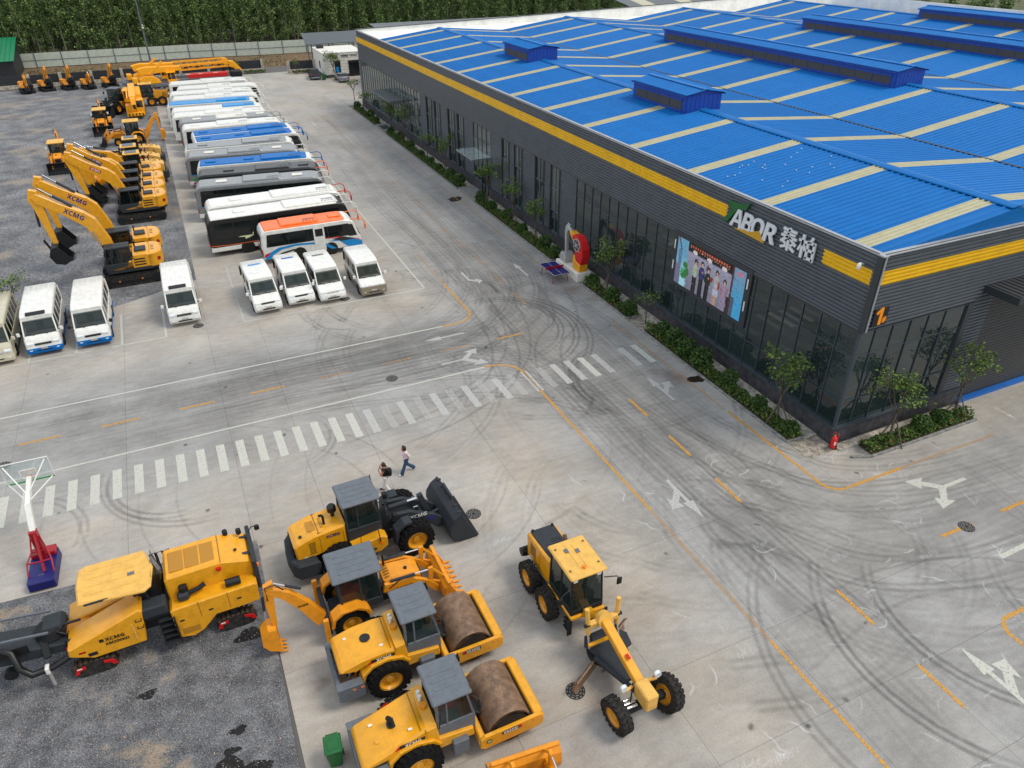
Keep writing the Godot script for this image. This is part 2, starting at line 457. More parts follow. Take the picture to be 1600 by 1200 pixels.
func marks(T, r):
	# broad, faint wear along the lanes and through the bends
	for i in 30:
		var zx = r.randf_range(-43, -37); var xl = r.randf_range(17.5, 24)
		stroke(T, fillet(Vector2(-20, zx), Vector2(xl, zx + r.randf_range(-1, 1)), Vector2(xl + r.randf_range(-1, 1), -75), r.randf_range(5, 10)), r.randf_range(0.6, 2.0), Color(0.2, 0.2, 0.205, 0.006))
	for i in 34:
		var x = r.randf_range(18, 24.5)
		stroke(T, [Vector2(x, -120), Vector2(x + r.randf_range(-1.5, 1.5), -60), Vector2(x + r.randf_range(-1, 1), -2)], r.randf_range(0.5, 1.8), Color(0.2, 0.2, 0.205, 0.006))
	for i in 22:
		var z = r.randf_range(-42.5, -37)
		stroke(T, [Vector2(-20, z), Vector2(0, z + r.randf_range(-1, 1)), Vector2(19, z + r.randf_range(-2, 2))], r.randf_range(0.5, 1.6), Color(0.2, 0.2, 0.205, 0.006))
	for i in 26:
		var xl = r.randf_range(18, 24); var z = r.randf_range(-16.5, -8)
		stroke(T, fillet(Vector2(xl, -60), Vector2(xl, z), Vector2(60, z + r.randf_range(-1, 1)), r.randf_range(4, 8)), r.randf_range(0.5, 1.6), Color(0.2, 0.2, 0.205, 0.006))
	# lorry tracks
	for i in 15:
		var zx = r.randf_range(-42.5, -37.5); var xl = r.randf_range(17.8, 24)
		pair(T, fillet(Vector2(r.randf_range(-20, 4), zx + r.randf_range(-1, 1)), Vector2(xl, zx), Vector2(xl + r.randf_range(-2, 2), r.randf_range(-95, -56)), r.randf_range(4, 14)), r.randf_range(0.012, 0.042))
	for i in 12:
		var zx = r.randf_range(-42, -37.5); var xl = r.randf_range(17.2, 20)
		pair(T, fillet(Vector2(r.randf_range(-16, 6), zx), Vector2(xl, zx), Vector2(xl + r.randf_range(-1, 2), r.randf_range(-26, -12)), r.randf_range(4, 8)), r.randf_range(0.012, 0.04))
	for i in 12:
		var xl = r.randf_range(18, 24); var z = r.randf_range(-16.5, -8)
		pair(T, fillet(Vector2(xl + r.randf_range(-1.5, 1.5), r.randf_range(-60, -30)), Vector2(xl, z), Vector2(r.randf_range(34, 55), z + r.randf_range(-1, 1)), r.randf_range(4.5, 8)), r.randf_range(0.012, 0.038))
	for i in 26:
		var x = r.randf_range(17.5, 24.5); var z = r.randf_range(-120, -20)
		pair(T, [Vector2(x, z), Vector2(x + r.randf_range(-0.6, 0.6), z + 10), Vector2(x + r.randf_range(-1.5, 1.5), z + r.randf_range(16, 34))], r.randf_range(0.02, 0.06))
	for i in 16:
		var x = r.randf_range(-14, 8); var z = r.randf_range(-43.5, -36.5)
		pair(T, [Vector2(x, z), Vector2(x + 8, z + r.randf_range(-0.5, 0.5)), Vector2(x + r.randf_range(14, 22), z + r.randf_range(-2, 2))], r.randf_range(0.015, 0.045))
	# tight, dark turning circles at the crossing
	for c in [[17.4, -41, 4.6, -1.5, 1.3, 0.11], [17.2, -40.5, 5.6, -1.2, 1.5, 0.12], [18.3, -42, 3.6, -1.8, 0.9, 0.09], [16.6, -40, 6.8, -1.0, 1.2, 0.09], [23.5, -31.5, 4.6, 2.6, 4.4, 0.12], [24.2, -31, 5.3, 2.5, 4.2, 0.09], [26, -10, 7.0, 2.3, 4.0, 0.13], [27.2, -10.5, 5.4, 2.2, 3.9, 0.12], [25, -9, 9.4, 2.6, 4.2, 0.07], [33, -8, 6.2, 2.6, 3.9, 0.07], [-3.2, -33.5, 3.3, 1.6, 3.6, 0.09], [-2.2, -33.9, 4.6, 1.5, 3.4, 0.07], [2, -34, 2.6, -0.6, 1.2, 0.06], [-11, -31, 3.4, -1.2, 0.4, 0.06]]:
		var pts = []
		for k in 15:
			var a = lerpf(c[3], c[4], k / 14.0)
			pts.append(Vector2(c[0] + cos(a) * c[2], c[1] + sin(a) * c[2]))
		for e in [-0.17, 0.17]: stroke(T, shift(pts, e), 0.25, Color(0.08, 0.08, 0.085, c[5]))
	for q in [[[8, -33.2], [14, -34.6], [18.5, -39.5], [20.3, -50]], [[5, -31.5], [12, -33], [16.5, -37], [18.2, -46]], [[-2, -37.6], [8, -36.5], [17, -32.5], [22, -24]], [[23, -29], [24.6, -22.5], [28.5, -18], [38, -16.6]], [[20.5, -29], [22.6, -22], [27, -17.4], [38, -15.8]], [[22, -33], [23.6, -24.5], [28, -19.2], [37, -17.3]], [[9, -29.5], [13, -33], [14.5, -37.5], [13, -42]], [[18, -52], [22.5, -46], [24.4, -39], [24, -31]], [[24, -50], [21.5, -44], [17, -40.5], [8, -39.6]], [[19.5, -60], [20.2, -50], [17.5, -43.5], [10, -41.5]], [[17.5, -31], [19.5, -37], [23, -41], [24.5, -48]], [[33, -5], [30, -10], [24, -12.8], [17, -12]], [[19, -26], [21, -17], [26.5, -12.4], [38, -11.5]]]:
		var cv = Curve2D.new(); var n = q.size()
		for k in n:
			var tn = (Vector2(q[min(k + 1, n - 1)][0], q[min(k + 1, n - 1)][1]) - Vector2(q[max(k - 1, 0)][0], q[max(k - 1, 0)][1])) * 0.22
			cv.add_point(Vector2(q[k][0], q[k][1]), -tn, tn)
		pair(T, cv.tessellate(4, 3), r.randf_range(0.05, 0.1), 0.28, r.randf_range(0.8, 1.0), r.randf() < 0.6)
	for i in 40:
		var c = Vector2(r.randf_range(14, 25), r.randf_range(-60, -14)); var R = r.randf_range(4, 10); var a0 = r.randf_range(0, TAU); var pts = []
		for k in 10: pts.append(c + Vector2.from_angle(a0 + k * r.randf_range(0.08, 0.14)) * R)
		pair(T, pts, r.randf_range(0.02, 0.06))
	for i in 10:   # near the walkers and beyond the crosswalk
		var c = Vector2(r.randf_range(-6, 12), r.randf_range(-34, -28)); var R = r.randf_range(5, 12); var a0 = r.randf_range(0, TAU); var pts = []
		for k in 10: pts.append(c + Vector2.from_angle(a0 + k * 0.09) * R)
		pair(T, pts, r.randf_range(0.02, 0.055), 0.22, 0.85, false)
	# chalky scuffs by the lower right, rusty stains, oil
	for i in 150:
		var c = Vector2(r.randf_range(12.5, 34), r.randf_range(-24, -5)); var a = r.randf_range(0, TAU); var pts = [c]
		for k in r.randi_range(2, 5):
			a += r.randf_range(-0.9, 0.9); pts.append(pts[-1] + Vector2.from_angle(a) * r.randf_range(0.1, 0.4))
		stroke(T, pts, r.randf_range(0.04, 0.09), Color(0.86, 0.87, 0.88, r.randf_range(0.1, 0.34)), true, 0.1)
	for i in 26:
		var c = Vector2(r.randf_range(9, 30), r.randf_range(-24, -5))
		for k in 8: stroke(T, [c + Vector2(k * 0.12, r.randf_range(-0.1, 0.1)), c + Vector2(k * 0.12 - 0.1, r.randf_range(0.1, 0.3))], 0.06, Color(0.85, 0.86, 0.88, 0.18), false, 0.1)
	for s in [[25.4, -44.3, 1.3, 0.12], [26.0, -42.6, 1.0, 0.10], [25.2, -30.6, 1.2, 0.12], [24.6, -31.4, 0.9, 0.08], [3.6, -49.5, 0.8, 0.05], [2, -57.6, 1.6, 0.07], [3.5, -58.4, 1.2, 0.06], [1.2, -73.5, 1.2, 0.07], [9.6, -13.2, 0.9, 0.09], [4.7, -22.7, 0.7, 0.1], [0.6, -18.3, 0.5, 0.1], [11.6, -9.2, 1.1, 0.06], [8, -12, 1.5, 0.05], [-4.5, -53, 1.0, 0.06]]:
		for k in 7: stroke(T, [Vector2(s[0], s[1]) + Vector2(r.randf_range(-1, 1), r.randf_range(-1, 1)) * s[2] * 0.7, Vector2(s[0], s[1]) + Vector2(r.randf_range(-1, 1), r.randf_range(-1, 1)) * s[2] * 0.7], s[2] * r.randf_range(0.5, 1.1), Color(0.36, 0.25, 0.18, s[3] * 0.55), false, 0.0)
	for i in 90:
		var c = Vector2(r.randf_range(-14, 34), r.randf_range(-60, -5))
		stroke(T, [c, c + Vector2(r.randf_range(-0.2, 0.2), r.randf_range(-0.2, 0.2))], r.randf_range(0.08, 0.3), Color(0.08, 0.08, 0.08, r.randf_range(0.1, 0.5)), false, 0.0)
	for i in 70:   # pale dusty blooms
		var c = Vector2(r.randf_range(-2, 16), r.randf_range(-29, -5))
		stroke(T, [c, c + Vector2(r.randf_range(-1.2, 1.2), r.randf_range(-0.6, 0.6))], r.randf_range(0.3, 1.2), Color(0.72, 0.70, 0.67, 0.03), false, 0.0)

func ground():
	struct("ground", mbox(V(0, -0.5, -300), V(1800, 0.6, 1600)), "field")
	struct("dirt_strip", mbox(V(4, -0.17, -171), V(84, 0.2, 34)), "dirt")
	var yard = struct("yard", mbox(V(22, -0.13, -82), V(96, 0.2, 160)), "joint")
	var near_tex = ground_tex(Vector2(-14, -62), Vector2(60, 58), Vector2i(2048, 1980))
	var far_tex = ground_tex(Vector2(-16, -162), Vector2(50, 107), Vector2i(1024, 2048))
	for k in 3:
		for q in [["near", near_tex], ["far", far_tex]]:
			var m = mk("%s%d" % [q[0], k], [Color(1, 1, 1), Color(0.985, 0.985, 0.987), Color(0.993, 0.988, 0.98)][k], 0.82)
			m.albedo_texture = q[1]; m.texture_repeat = false
	var xs = [-34, -28, -22.6, -16.8, -11.2, -5.75, -0.56, 2.8, 6.25, 11.88, 17.1, 21.05, 26.45]
	var zs = [-4.2, -6.1, -9.63, -13.3, -19.2]
	for i in 18: zs.append(-26.4 - i * 7.55)
	for i in xs.size() - 1:
		for j in zs.size() - 1:
			var x0 = xs[i]; var x1 = xs[i + 1]; var z1 = zs[j]; var z0 = zs[j + 1]
			if x1 < 0.0 and (z0 > -26.7 or z1 < -57.5): continue
			if x0 < -17 and z0 > -40: continue
			slab(yard, x0, x1, z0, z1)
	var xe = [26.45, 32, 37.5, 43, 49, 55]
	for i in 5:
		for j in 4: slab(yard, xe[i], xe[i + 1], [-8.2, -12.5, -16, -20.9][j], [-4.2, -8.2, -12.5, -16][j])
	for j in 6: slab(yard, 26.45, 38, -152 + j * 5.6, -146.4 + j * 5.6)
	for k in 2: slab(yard, 38 + k * 6, 44 + k * 6, -22, -20.9)
	struct("pavement", mbox(V(27.45, -0.045, -69), V(1.96, 0.08, 96.4)), "kerb_pale")
	# gravel beds, with loose stones near the camera
	for q in [["gravel_yard", [[-40, -155], [-0.52, -155], [-0.52, -58.6], [-3.2, -57.4], [-6.6, -55.9], [-9, -55.3], [-40, -55]], Rect2(-40, -155, 40, 100), Vector2i(820, 2048), true], ["gravel_bed", [[-26, -28.0], [-10.6, -27.55], [-5, -27.2], [-0.45, -26.85], [-0.6, -20], [-0.8, -13], [-0.9, -6], [-26, -6]], Rect2(-26, -28, 26, 22), Vector2i(1536, 1300), false]]:
		var m = mk(q[0], Color(1, 1, 1), 0.95); m.albedo_texture = gravel_tex(q[3], q[4])
		var b = MB.new(); var P = PackedVector2Array()
		for e in q[1]: P.append(Vector2(e[0], e[1]))
		var T = Geometry2D.triangulate_polygon(P); var r: Rect2 = q[2]
		b.st.set_smooth_group(-1)
		for k in range(0, T.size(), 3):
			var a = P[T[k]]; var c = P[T[k + 1]]; var d = P[T[k + 2]]
			if (c - a).cross(d - a) < 0: var e = c; c = d; d = e
			for p in [a, c, d]: b.v(V(p.x, 0.02, p.y), (p - r.position) / r.size)
		struct(q[0], b, q[0])
	var st = MB.new(); st.box(Vector3.ZERO, V(1, 0.7, 0.8), 0.25)
	for q in [["loose_stones", 14000, [-14, -0.75, -27, -13], Color(0.36, 0.36, 0.37)]]:
		var mm = MultiMesh.new(); mm.transform_format = MultiMesh.TRANSFORM_3D; mm.use_colors = true; mm.mesh = st.mesh(); mm.instance_count = q[1]
		for i in q[1]:
			var s = rng.randf_range(0.02, 0.05) * (1.5 if rng.randf() < 0.04 else 1.0)
			mm.set_instance_transform(i, Transform3D(Basis.from_euler(V(rng.randf() * 3, rng.randf() * 6, rng.randf() * 3)).scaled(Vector3.ONE * s), V(rng.randf_range(q[2][0], q[2][1]), 0.025, rng.randf_range(q[2][2], q[2][3]))))
			var t = rng.randf_range(0.05, 0.30)
			mm.set_instance_color(i, Color(t, t * 0.99, t * 0.98) if rng.randf() < 0.9 else Color(0.40, 0.28, 0.20))
		var o = MultiMeshInstance3D.new(); o.name = q[0]; o.multimesh = mm
		var m = mk("stone", Color(1, 1, 1), 0.95); m.vertex_color_use_as_albedo = true
		o.material_override = m; o.set_meta("kind", "stuff"); o.set_meta("label", "loose grey chippings scattered over the near gravel bed"); o.set_meta("category", "gravel"); add_child(o)

func slab(yard, x0, x1, z0, z1):
	var g = 0.005
	x0 += g; x1 -= g; z0 += g; z1 -= g
	var b = MB.new()
	var far = z0 < -61.0
	var o = Vector2(-16, -162) if far else Vector2(-14, -62); var s = Vector2(50, 107) if far else Vector2(60, 58)
	var uv = func(p): return Vector2((p.x - o.x) / s.x, (p.z - o.y) / s.y)
	var a = V(x0, 0, z0); var c = V(x1, 0, z1); var d = V(x1, 0, z0); var e = V(x0, 0, z1)
	b.uquad(a, d, c, e, Vector3.UP, uv.call(a), uv.call(d), uv.call(c), uv.call(e))
	for q in [[a, d, V(0, 0, -1)], [d, c, V(1, 0, 0)], [c, e, V(0, 0, 1)], [e, a, V(-1, 0, 0)]]:
		var dn = V(0, -0.05, 0)
		b.uquad(q[0], q[1], q[1] + dn, q[0] + dn, q[2], uv.call(q[0]), uv.call(q[1]), uv.call(q[1]), uv.call(q[0]))
	part(yard, "slab", b, ("far%d" if far else "near%d") % rng.randi_range(0, 2))

func gravel_tex(px: Vector2i, far: bool):
	var na = noise_img(512, 0.010 if far else 0.008, 4, 4).get_data(); var nb = noise_img(512, 0.03, 4, 9).get_data(); var nc = noise_img(512, 0.15 if far else 0.22, 3, 2).get_data()
	var d = PackedByteArray(); d.resize(px.x * px.y * 3)
	var r = RandomNumberGenerator.new(); r.seed = 12
	for y in px.y:
		for x in px.x:
			var j = ((y / (2 if far else 3)) % 512) * 512 + (x / 4) % 512   # streaks run along x
			var k = ((y / 2) % 512) * 512 + (x / 2) % 512
			var g = r.randf()
			var v = (103.0 if far else 93.0) + (nc[((y % 512) * 512) + x % 512] - 128) * 0.2 + (g - 0.5) * (22.0 if far else 58.0) + (nb[k] - 128) * 0.2
			if g > 0.965: v += 46.0
			var t = clampf(((na[j] - 128) * 0.9 + (nb[k] - 128) * 0.5 - (40.0 if far else 62.0)) / 40.0, 0, 1) * (0.38 if far else 0.6)
			var i = (y * px.x + x) * 3; var w = (g - 0.5) * 24
			d[i] = int(clampf(lerpf(v, 152 + w, t), 0, 255)); d[i + 1] = int(clampf(lerpf(v + 1, 130 + w, t), 0, 255)); d[i + 2] = int(clampf(lerpf(v + 4, 104 + w, t), 0, 255))
	return ImageTexture.create_from_image(Image.create_from_data(px.x, px.y, false, Image.FORMAT_RGB8, d))

func mbox(c, s, bev := 0.0):
	var b = MB.new(); b.box(c, s, bev)
	return b

func paint_mat(n, c: Color, cut: float, sc := 0.5):
	var m = mk(n, c, 0.7)
	if not cache.has("wear"):
		var a = noise_img(512, 0.03, 5, 17).get_data(); var e = noise_img(512, 0.12, 3, 6).get_data(); var d = PackedByteArray(); d.resize(512 * 512 * 4)
		for i in 512 * 512:
			d[i * 4] = 255 - int((e[i]) * 0.12); d[i * 4 + 1] = d[i * 4]; d[i * 4 + 2] = d[i * 4]
			d[i * 4 + 3] = int(clampf((a[i] * 0.6 + e[i] * 0.4 - 60) * 2.2, 0, 255))
		cache["wear"] = ImageTexture.create_from_image(Image.create_from_data(512, 512, false, Image.FORMAT_RGBA8, d))
	m.albedo_texture = cache["wear"]; m.uv1_triplanar = true; m.uv1_world_triplanar = true; m.uv1_scale = Vector3.ONE * sc
	m.transparency = BaseMaterial3D.TRANSPARENCY_ALPHA_SCISSOR; m.alpha_scissor_threshold = cut

func markings():
	paint_mat("paint_white", Color(0.76, 0.76, 0.72), 0.2)
	paint_mat("paint_worn", Color(0.76, 0.76, 0.75), 0.62, 0.9)
	paint_mat("paint_half", Color(0.76, 0.76, 0.75), 0.42, 0.9)
	paint_mat("paint_yellow", Color(0.80, 0.58, 0.20), 0.36)
	paint_mat("paint_yellow_worn", Color(0.80, 0.58, 0.26), 0.68, 0.9)
	paint_mat("paint_faint", Color(0.66, 0.65, 0.63), 0.62, 0.9)
	var R = Node3D.new(); R.name = "road_markings"; R.set_meta("kind", "structure"); add_child(R)
	var line = func(n, pts, w, m):
		var b = MB.new(); b.ribbon(pts, w, 0.006); return part(R, n, b, m)
	var A = func(x, z): return Vector2(x, z)
	line.call("edge_line", [A.call(-34, -42.9), A.call(14.3, -42.93)], 0.13, "paint_white")
	line.call("edge_line", [A.call(-34, -36.2), A.call(14.8, -36.6)], 0.13, "paint_white")
	line.call("kerb_line", fillet(A.call(14.3, -42.93), A.call(16.85, -42.93), A.call(16.85, -49.6), 1.5), 0.16, "paint_yellow")
	line.call("kerb_line", [A.call(16.85, -49.6), A.call(16.9, -57)], 0.15, "paint_yellow_worn")
	line.call("kerb_line", fillet(A.call(14.8, -36.6), A.call(16.8, -36.6), A.call(16.8, -30), 1.7), 0.16, "paint_yellow")
	line.call("kerb_line", [A.call(16.8, -30), A.call(16.82, -21)], 0.14, "paint_yellow")
	line.call("kerb_line", [A.call(16.8, -20.9), A.call(16.82, -12.8)], 0.15, "paint_yellow_worn")
	line.call("kerb_line", [A.call(16.82, -12.8), A.call(16.84, -2)], 0.14, "paint_yellow")
	line.call("kerb_line", [A.call(25.2, -116), A.call(25.3, -46)], 0.13, "paint_yellow_worn")
	line.call("kerb_line", [A.call(25.3, -38.5), A.call(25.45, -26.5)], 0.14, "paint_yellow_worn")
	line.call("kerb_line", fillet(A.call(25.5, -26.2), A.call(25.55, -18.35), A.call(30.2, -18.35), 0.9), 0.16, "paint_yellow")
	line.call("kerb_line", [A.call(30.2, -18.35), A.call(37.2, -18.3)], 0.15, "paint_yellow_worn")
	line.call("kerb_line", fillet(A.call(60, -9.75), A.call(25.5, -9.75), A.call(25.5, 0), 0.7), 0.17, "paint_yellow")
	for i in 11: line.call("centre_dash", [A.call(-23 + 4 * i + 0.03 * (i % 3), -39.66), A.call(-21 + 4 * i, -39.66)], 0.15, "paint_yellow_worn" if i in [7, 8, 9] else "paint_yellow")
	for i in 3: line.call("centre_dash", [A.call(27.75 + 4 * i, -14.03), A.call(29.75 + 4 * i, -14.03)], 0.17, "paint_yellow")
	for i in 27:
		var z = -8.0 - 4.0 * i
		if i in [6, 7, 8] or (i == 2): continue
		line.call("centre_dash", [A.call(21.08, z + 0.3), A.call(21.08, z - 1.66)], 0.16, "paint_yellow" if i < 6 else "paint_yellow_worn")
	line.call("stop_line", [A.call(29.0, -12.05), A.call(31.4, -12.1)], 0.22, "paint_white")
	for i in 38:
		var x = -12.2 + 1.0 * i
		if x > 21.9 and x < 23.2: continue
		var m = "paint_white" if x < 6 else ("paint_worn" if i % 2 == 0 else "paint_half")
		if x > 19: m = "paint_white" if i % 2 == 1 else "paint_half"
		line.call("crosswalk_stripe", [A.call(x, -35.1), A.call(x + 0.02, -32.65)], 0.42, m)
	for i in 13: line.call("crosswalk_stripe", [A.call(25.0, -128.6 + i * 0.75), A.call(27.7, -128.9 + i * 0.75)], 0.34, "paint_half")
	# parking bays
	line.call("bay_line", [A.call(15.25, -118), A.call(15.25, -49.35)], 0.13, "paint_white")
	line.call("bay_line", [A.call(15.3, -49.4), A.call(7.2, -49.45)], 0.13, "paint_white")
	line.call("bay_line", [A.call(6.4, -49.45), A.call(1.95, -49.5)], 0.13, "paint_half")
	line.call("bay_line", [A.call(1.95, -49.5), A.call(1.9, -60.5)], 0.13, "paint_half")
	line.call("bay_line", [A.call(-3.15, -49.4), A.call(-6.5, -49.42)], 0.12, "paint_white")
	line.call("bay_line", [A.call(-7.6, -49.42), A.call(-30, -49.42)], 0.12, "paint_white")
	for i in 8: line.call("bay_line", [A.call(-3.15 - 2.72 * i, -49.4), A.call(-3.2 - 2.74 * i, -54.4)], 0.15, "paint_white")
	line.call("bay_line", [A.call(-3.2, -54.4), A.call(-6.1, -54.4)], 0.1, "paint_half")
	# arrows: straight, turning, forked
	var arrow = func(x, z, ang, kind, m, s := 1.0):
		var b = MB.new(); b.xf = Transform3D(Basis(Vector3.UP, ang).scaled(Vector3(s, 1, s)), V(x, 0, z))
		if kind == "straight": b.flat([A.call(-0.09, 1.5), A.call(-0.09, -0.3), A.call(-0.28, -0.3), A.call(0, -1.5), A.call(0.28, -0.3), A.call(0.09, -0.3), A.call(0.09, 1.5)], 0.006)
		elif kind == "turn":
			b.flat([A.call(-0.09, 1.5), A.call(-0.09, -0.3), A.call(-0.28, -0.3), A.call(0, -1.5), A.call(0.28, -0.3), A.call(0.09, -0.3), A.call(0.09, 0.25), A.call(0.45, -0.15), A.call(0.36, -0.5), A.call(1.02, -0.45), A.call(0.8, 0.35), A.call(0.66, 0.1), A.call(0.09, 0.75), A.call(0.09, 1.5)], 0.006)
		elif kind == "left": b.flat([A.call(-0.1, 1.4), A.call(-0.1, -0.2), A.call(-0.5, -0.55), A.call(-0.5, -0.2), A.call(-1.0, -0.85), A.call(-0.5, -1.35), A.call(-0.5, -0.95), A.call(0.1, -0.4), A.call(0.1, 1.4)], 0.006)
		else:
			b.flat([A.call(-0.1, 1.6), A.call(-0.1, 0.1), A.call(-0.75, -0.6), A.call(-0.95, -0.3), A.call(-1.1, -1.35), A.call(-0.35, -1.05), A.call(-0.55, -0.85), A.call(0.0, -0.3), A.call(0.55, -0.85), A.call(0.35, -1.05), A.call(1.1, -1.35), A.call(0.95, -0.3), A.call(0.75, -0.6), A.call(0.1, 0.1), A.call(0.1, 1.6)], 0.006)
		part(R, "lane_arrow", b, m)
	arrow.call(23.4, -29.9, 0.0, "turn", "paint_half", 0.95)
	arrow.call(23.45, -49.6, 0.0, "straight", "paint_white", 0.95)
	arrow.call(18.9, -49.7, PI, "left", "paint_half", 0.95)
	arrow.call(13.9, -41.4, PI / 2, "straight", "paint_half", 0.95)
	arrow.call(14.0, -38.05, -PI / 2, "fork", "paint_half", 0.95)
	arrow.call(18.8, -21.1, PI, "turn", "paint_half", 1.0)
	arrow.call(30.8, -16.4, PI / 2, "fork", "paint_white", 1.0)
	arrow.call(23.2, -8.0, 0.0, "turn", "paint_white", 1.05)
	arrow.call(39.6, -19.4, PI, "straight", "paint_white", 0.45)
	arrow.call(23.2, -116.0, -PI / 2, "fork", "paint_half", 0.6)
	arrow.call(19.0, -108.5, PI, "straight", "paint_half", 0.8)
	# manhole covers and grates, each a ring of slots in an iron disc
	var md = MB.new(); md.cyl(V(0, -0.03, 0), V(0, 0.012, 0), 0.36, -1, 20)
	var ms = MB.new()
	for ring in 3:
		var n = [6, 8, 12][ring]; var r0 = [0.10, 0.19, 0.28][ring]
		for k in n:
			var a0 = TAU * k / n + 0.1; var a1 = TAU * (k + 1) / n - 0.1
			var q = []
			for w in [[r0, a0], [r0 + 0.05, a0], [r0 + 0.05, a1], [r0, a1]]: q.append(V(cos(w[1]) * w[0], 0.016, sin(w[1]) * w[0]))
			ms.quad(q[0], q[1], q[2], q[3], Vector3.UP)
	mk("slot", Color(0.45, 0.44, 0.42), 0.8)
	var first = null
	for q in [[9.15, -37.76, "iron manhole cover on the road by the white edge line"], [9.1, -24.35, "iron drain cover in front of the loader bucket"], [8.9, -14.07, "iron drain cover beside the grader blade"], [29.35, -13.99, "iron drain cover with yellow dash painted across it"], [-1.04, -50.22, "iron manhole cover in front of the white minibus"], [9.26, -50.17, "iron manhole cover at the nose of the third white van"], [-11.54, -37.94, "iron manhole cover behind the basketball backboard"], [4.6, -64.6, "iron manhole cover under the black and white coach"]]:
		if first == null:
			first = thing("manhole_cover", q[2], "manhole cover", V(q[0], 0, q[1]), 0.0, "manhole covers in the yard")
			part(first, "disc", md, "iron"); part(first, "slot_ring", ms, "slot")
		else: dup(first, q[2], V(q[0], 0, q[1]), rng.randf() * 3, "manhole covers in the yard")
	mk("grit", Color(0.12, 0.12, 0.125), 0.95, 0.0, 0.8, 0.6)
	for q in [[-2.3, -15.6, 0.9], [-2.9, -16.4, 0.5], [-2.4, -17.6, 0.28], [-2.7, -16.9, 0.25], [-5.2, -20.4, 0.3], [-1.5, -21.6, 0.5]]:
		var b = MB.new(); var pts = []
		for k in 18: pts.append(Vector2(q[0], q[1]) + Vector2.from_angle(TAU * k / 18) * q[2] * Vector2(1.3, 0.7) * (0.85 + 0.2 * sin(k * 1.1 + q[0] * 9) + rng.randf_range(-0.12, 0.12)))
		b.flat(pts, 0.03); struct("asphalt_spill", b, "grit")
	for q in [[26.0, -29.8, 0.75, "puddle", "dark wet stain at the planter kerb"], [25.1, -68.6, 0.9, "puddle", "dark wet stain on the lane by the entrance"]]:
		var b = MB.new(); var pts = []
		for k in 14: pts.append(Vector2(q[0], q[1]) + Vector2.from_angle(TAU * k / 14) * q[2] * Vector2(0.9, 0.6 if q[1] > -50 else 1.0) * rng.randf_range(0.65, 1.1))
		b.flat(pts, 0.005)
		mk("wet", Color(0.17, 0.145, 0.12), 0.25)
		struct("puddle", b, "wet")
const FRONT := Transform3D(Basis(Vector3(0, 0, 1), Vector3(0, 1, 0), Vector3(-1, 0, 0)), Vector3(28.5, 0, 0))
const SIDE := Transform3D(Basis(), Vector3(0, 0, -21.5))

func clad(parent, F, u0, u1, y0, y1, m, called = "cladding_panel", step := 13.0):
	var n = max(1, int(round((u1 - u0) / step)))
	for k in n:
		var a = lerpf(u0, u1, float(k) / n); var c = lerpf(u0, u1, float(k + 1) / n)
		var b = MB.new(); b.xf = F
		var y = y0
		while y < y1 - 0.01:
			var p = [[y, 0.0], [y + 0.075, 0.0], [y + 0.095, 0.075], [y + 0.18, 0.075], [min(y + 0.2, y1), 0.0]]
			for i in 4:
				var e = Vector2(p[i + 1][0] - p[i][0], p[i + 1][1] - p[i][1])
				b.quad(V(a, p[i][0], p[i][1]), V(c, p[i][0], p[i][1]), V(c, p[i + 1][0], p[i + 1][1]), V(a, p[i + 1][0], p[i + 1][1]), V(0, -e.y, e.x))
			y += 0.2
		part(parent, called, b, m)

func curtain_wall(h, F, us, ys, mats, called, mul = "mullion"):
	var w = part(h, called, wbox(F, (us[0] + us[-1]) / 2, (ys[0] + ys[-1]) / 2, -0.06, us[-1] - us[0], ys[-1] - ys[0], 0.04), "black")
	for i in us.size() - 1:
		for j in ys.size() - 1:
			var b = MB.new(); b.xf = F
			# each pane leans a hair differently, as glazing does
			var t = rng.randf_range(-0.004, 0.004); var q = rng.randf_range(-0.004, 0.004)
			var c = [V(us[i] + 0.02, ys[j] + 0.02, t), V(us[i + 1] - 0.02, ys[j] + 0.02, -t), V(us[i + 1] - 0.02, ys[j + 1] - 0.02, -t + q), V(us[i] + 0.02, ys[j + 1] - 0.02, t + q)]
			b.quad(c[0], c[1], c[2], c[3], V(0, 0, 1))
			part(w, "pane", b, mats[rng.randi() % mats.size()])
	for u in us: part(w, "mullion", wbox(F, u, (ys[0] + ys[-1]) / 2, 0.02, 0.055, ys[-1] - ys[0], 0.08), mul)
	for y in ys: part(w, "transom", wbox(F, (us[0] + us[-1]) / 2, y, 0.016, us[-1] - us[0], 0.05, 0.06), mul)
	return w

func wbox(F, u, y, out, su, sy, so, bev := 0.0):
	var b = MB.new(); b.xf = F; b.box(V(u, y, out), V(su, sy, so), bev)
	return b

func span(a, b, n):
	var o = []
	for i in n + 1: o.append(lerpf(a, b, float(i) / n))
	return o

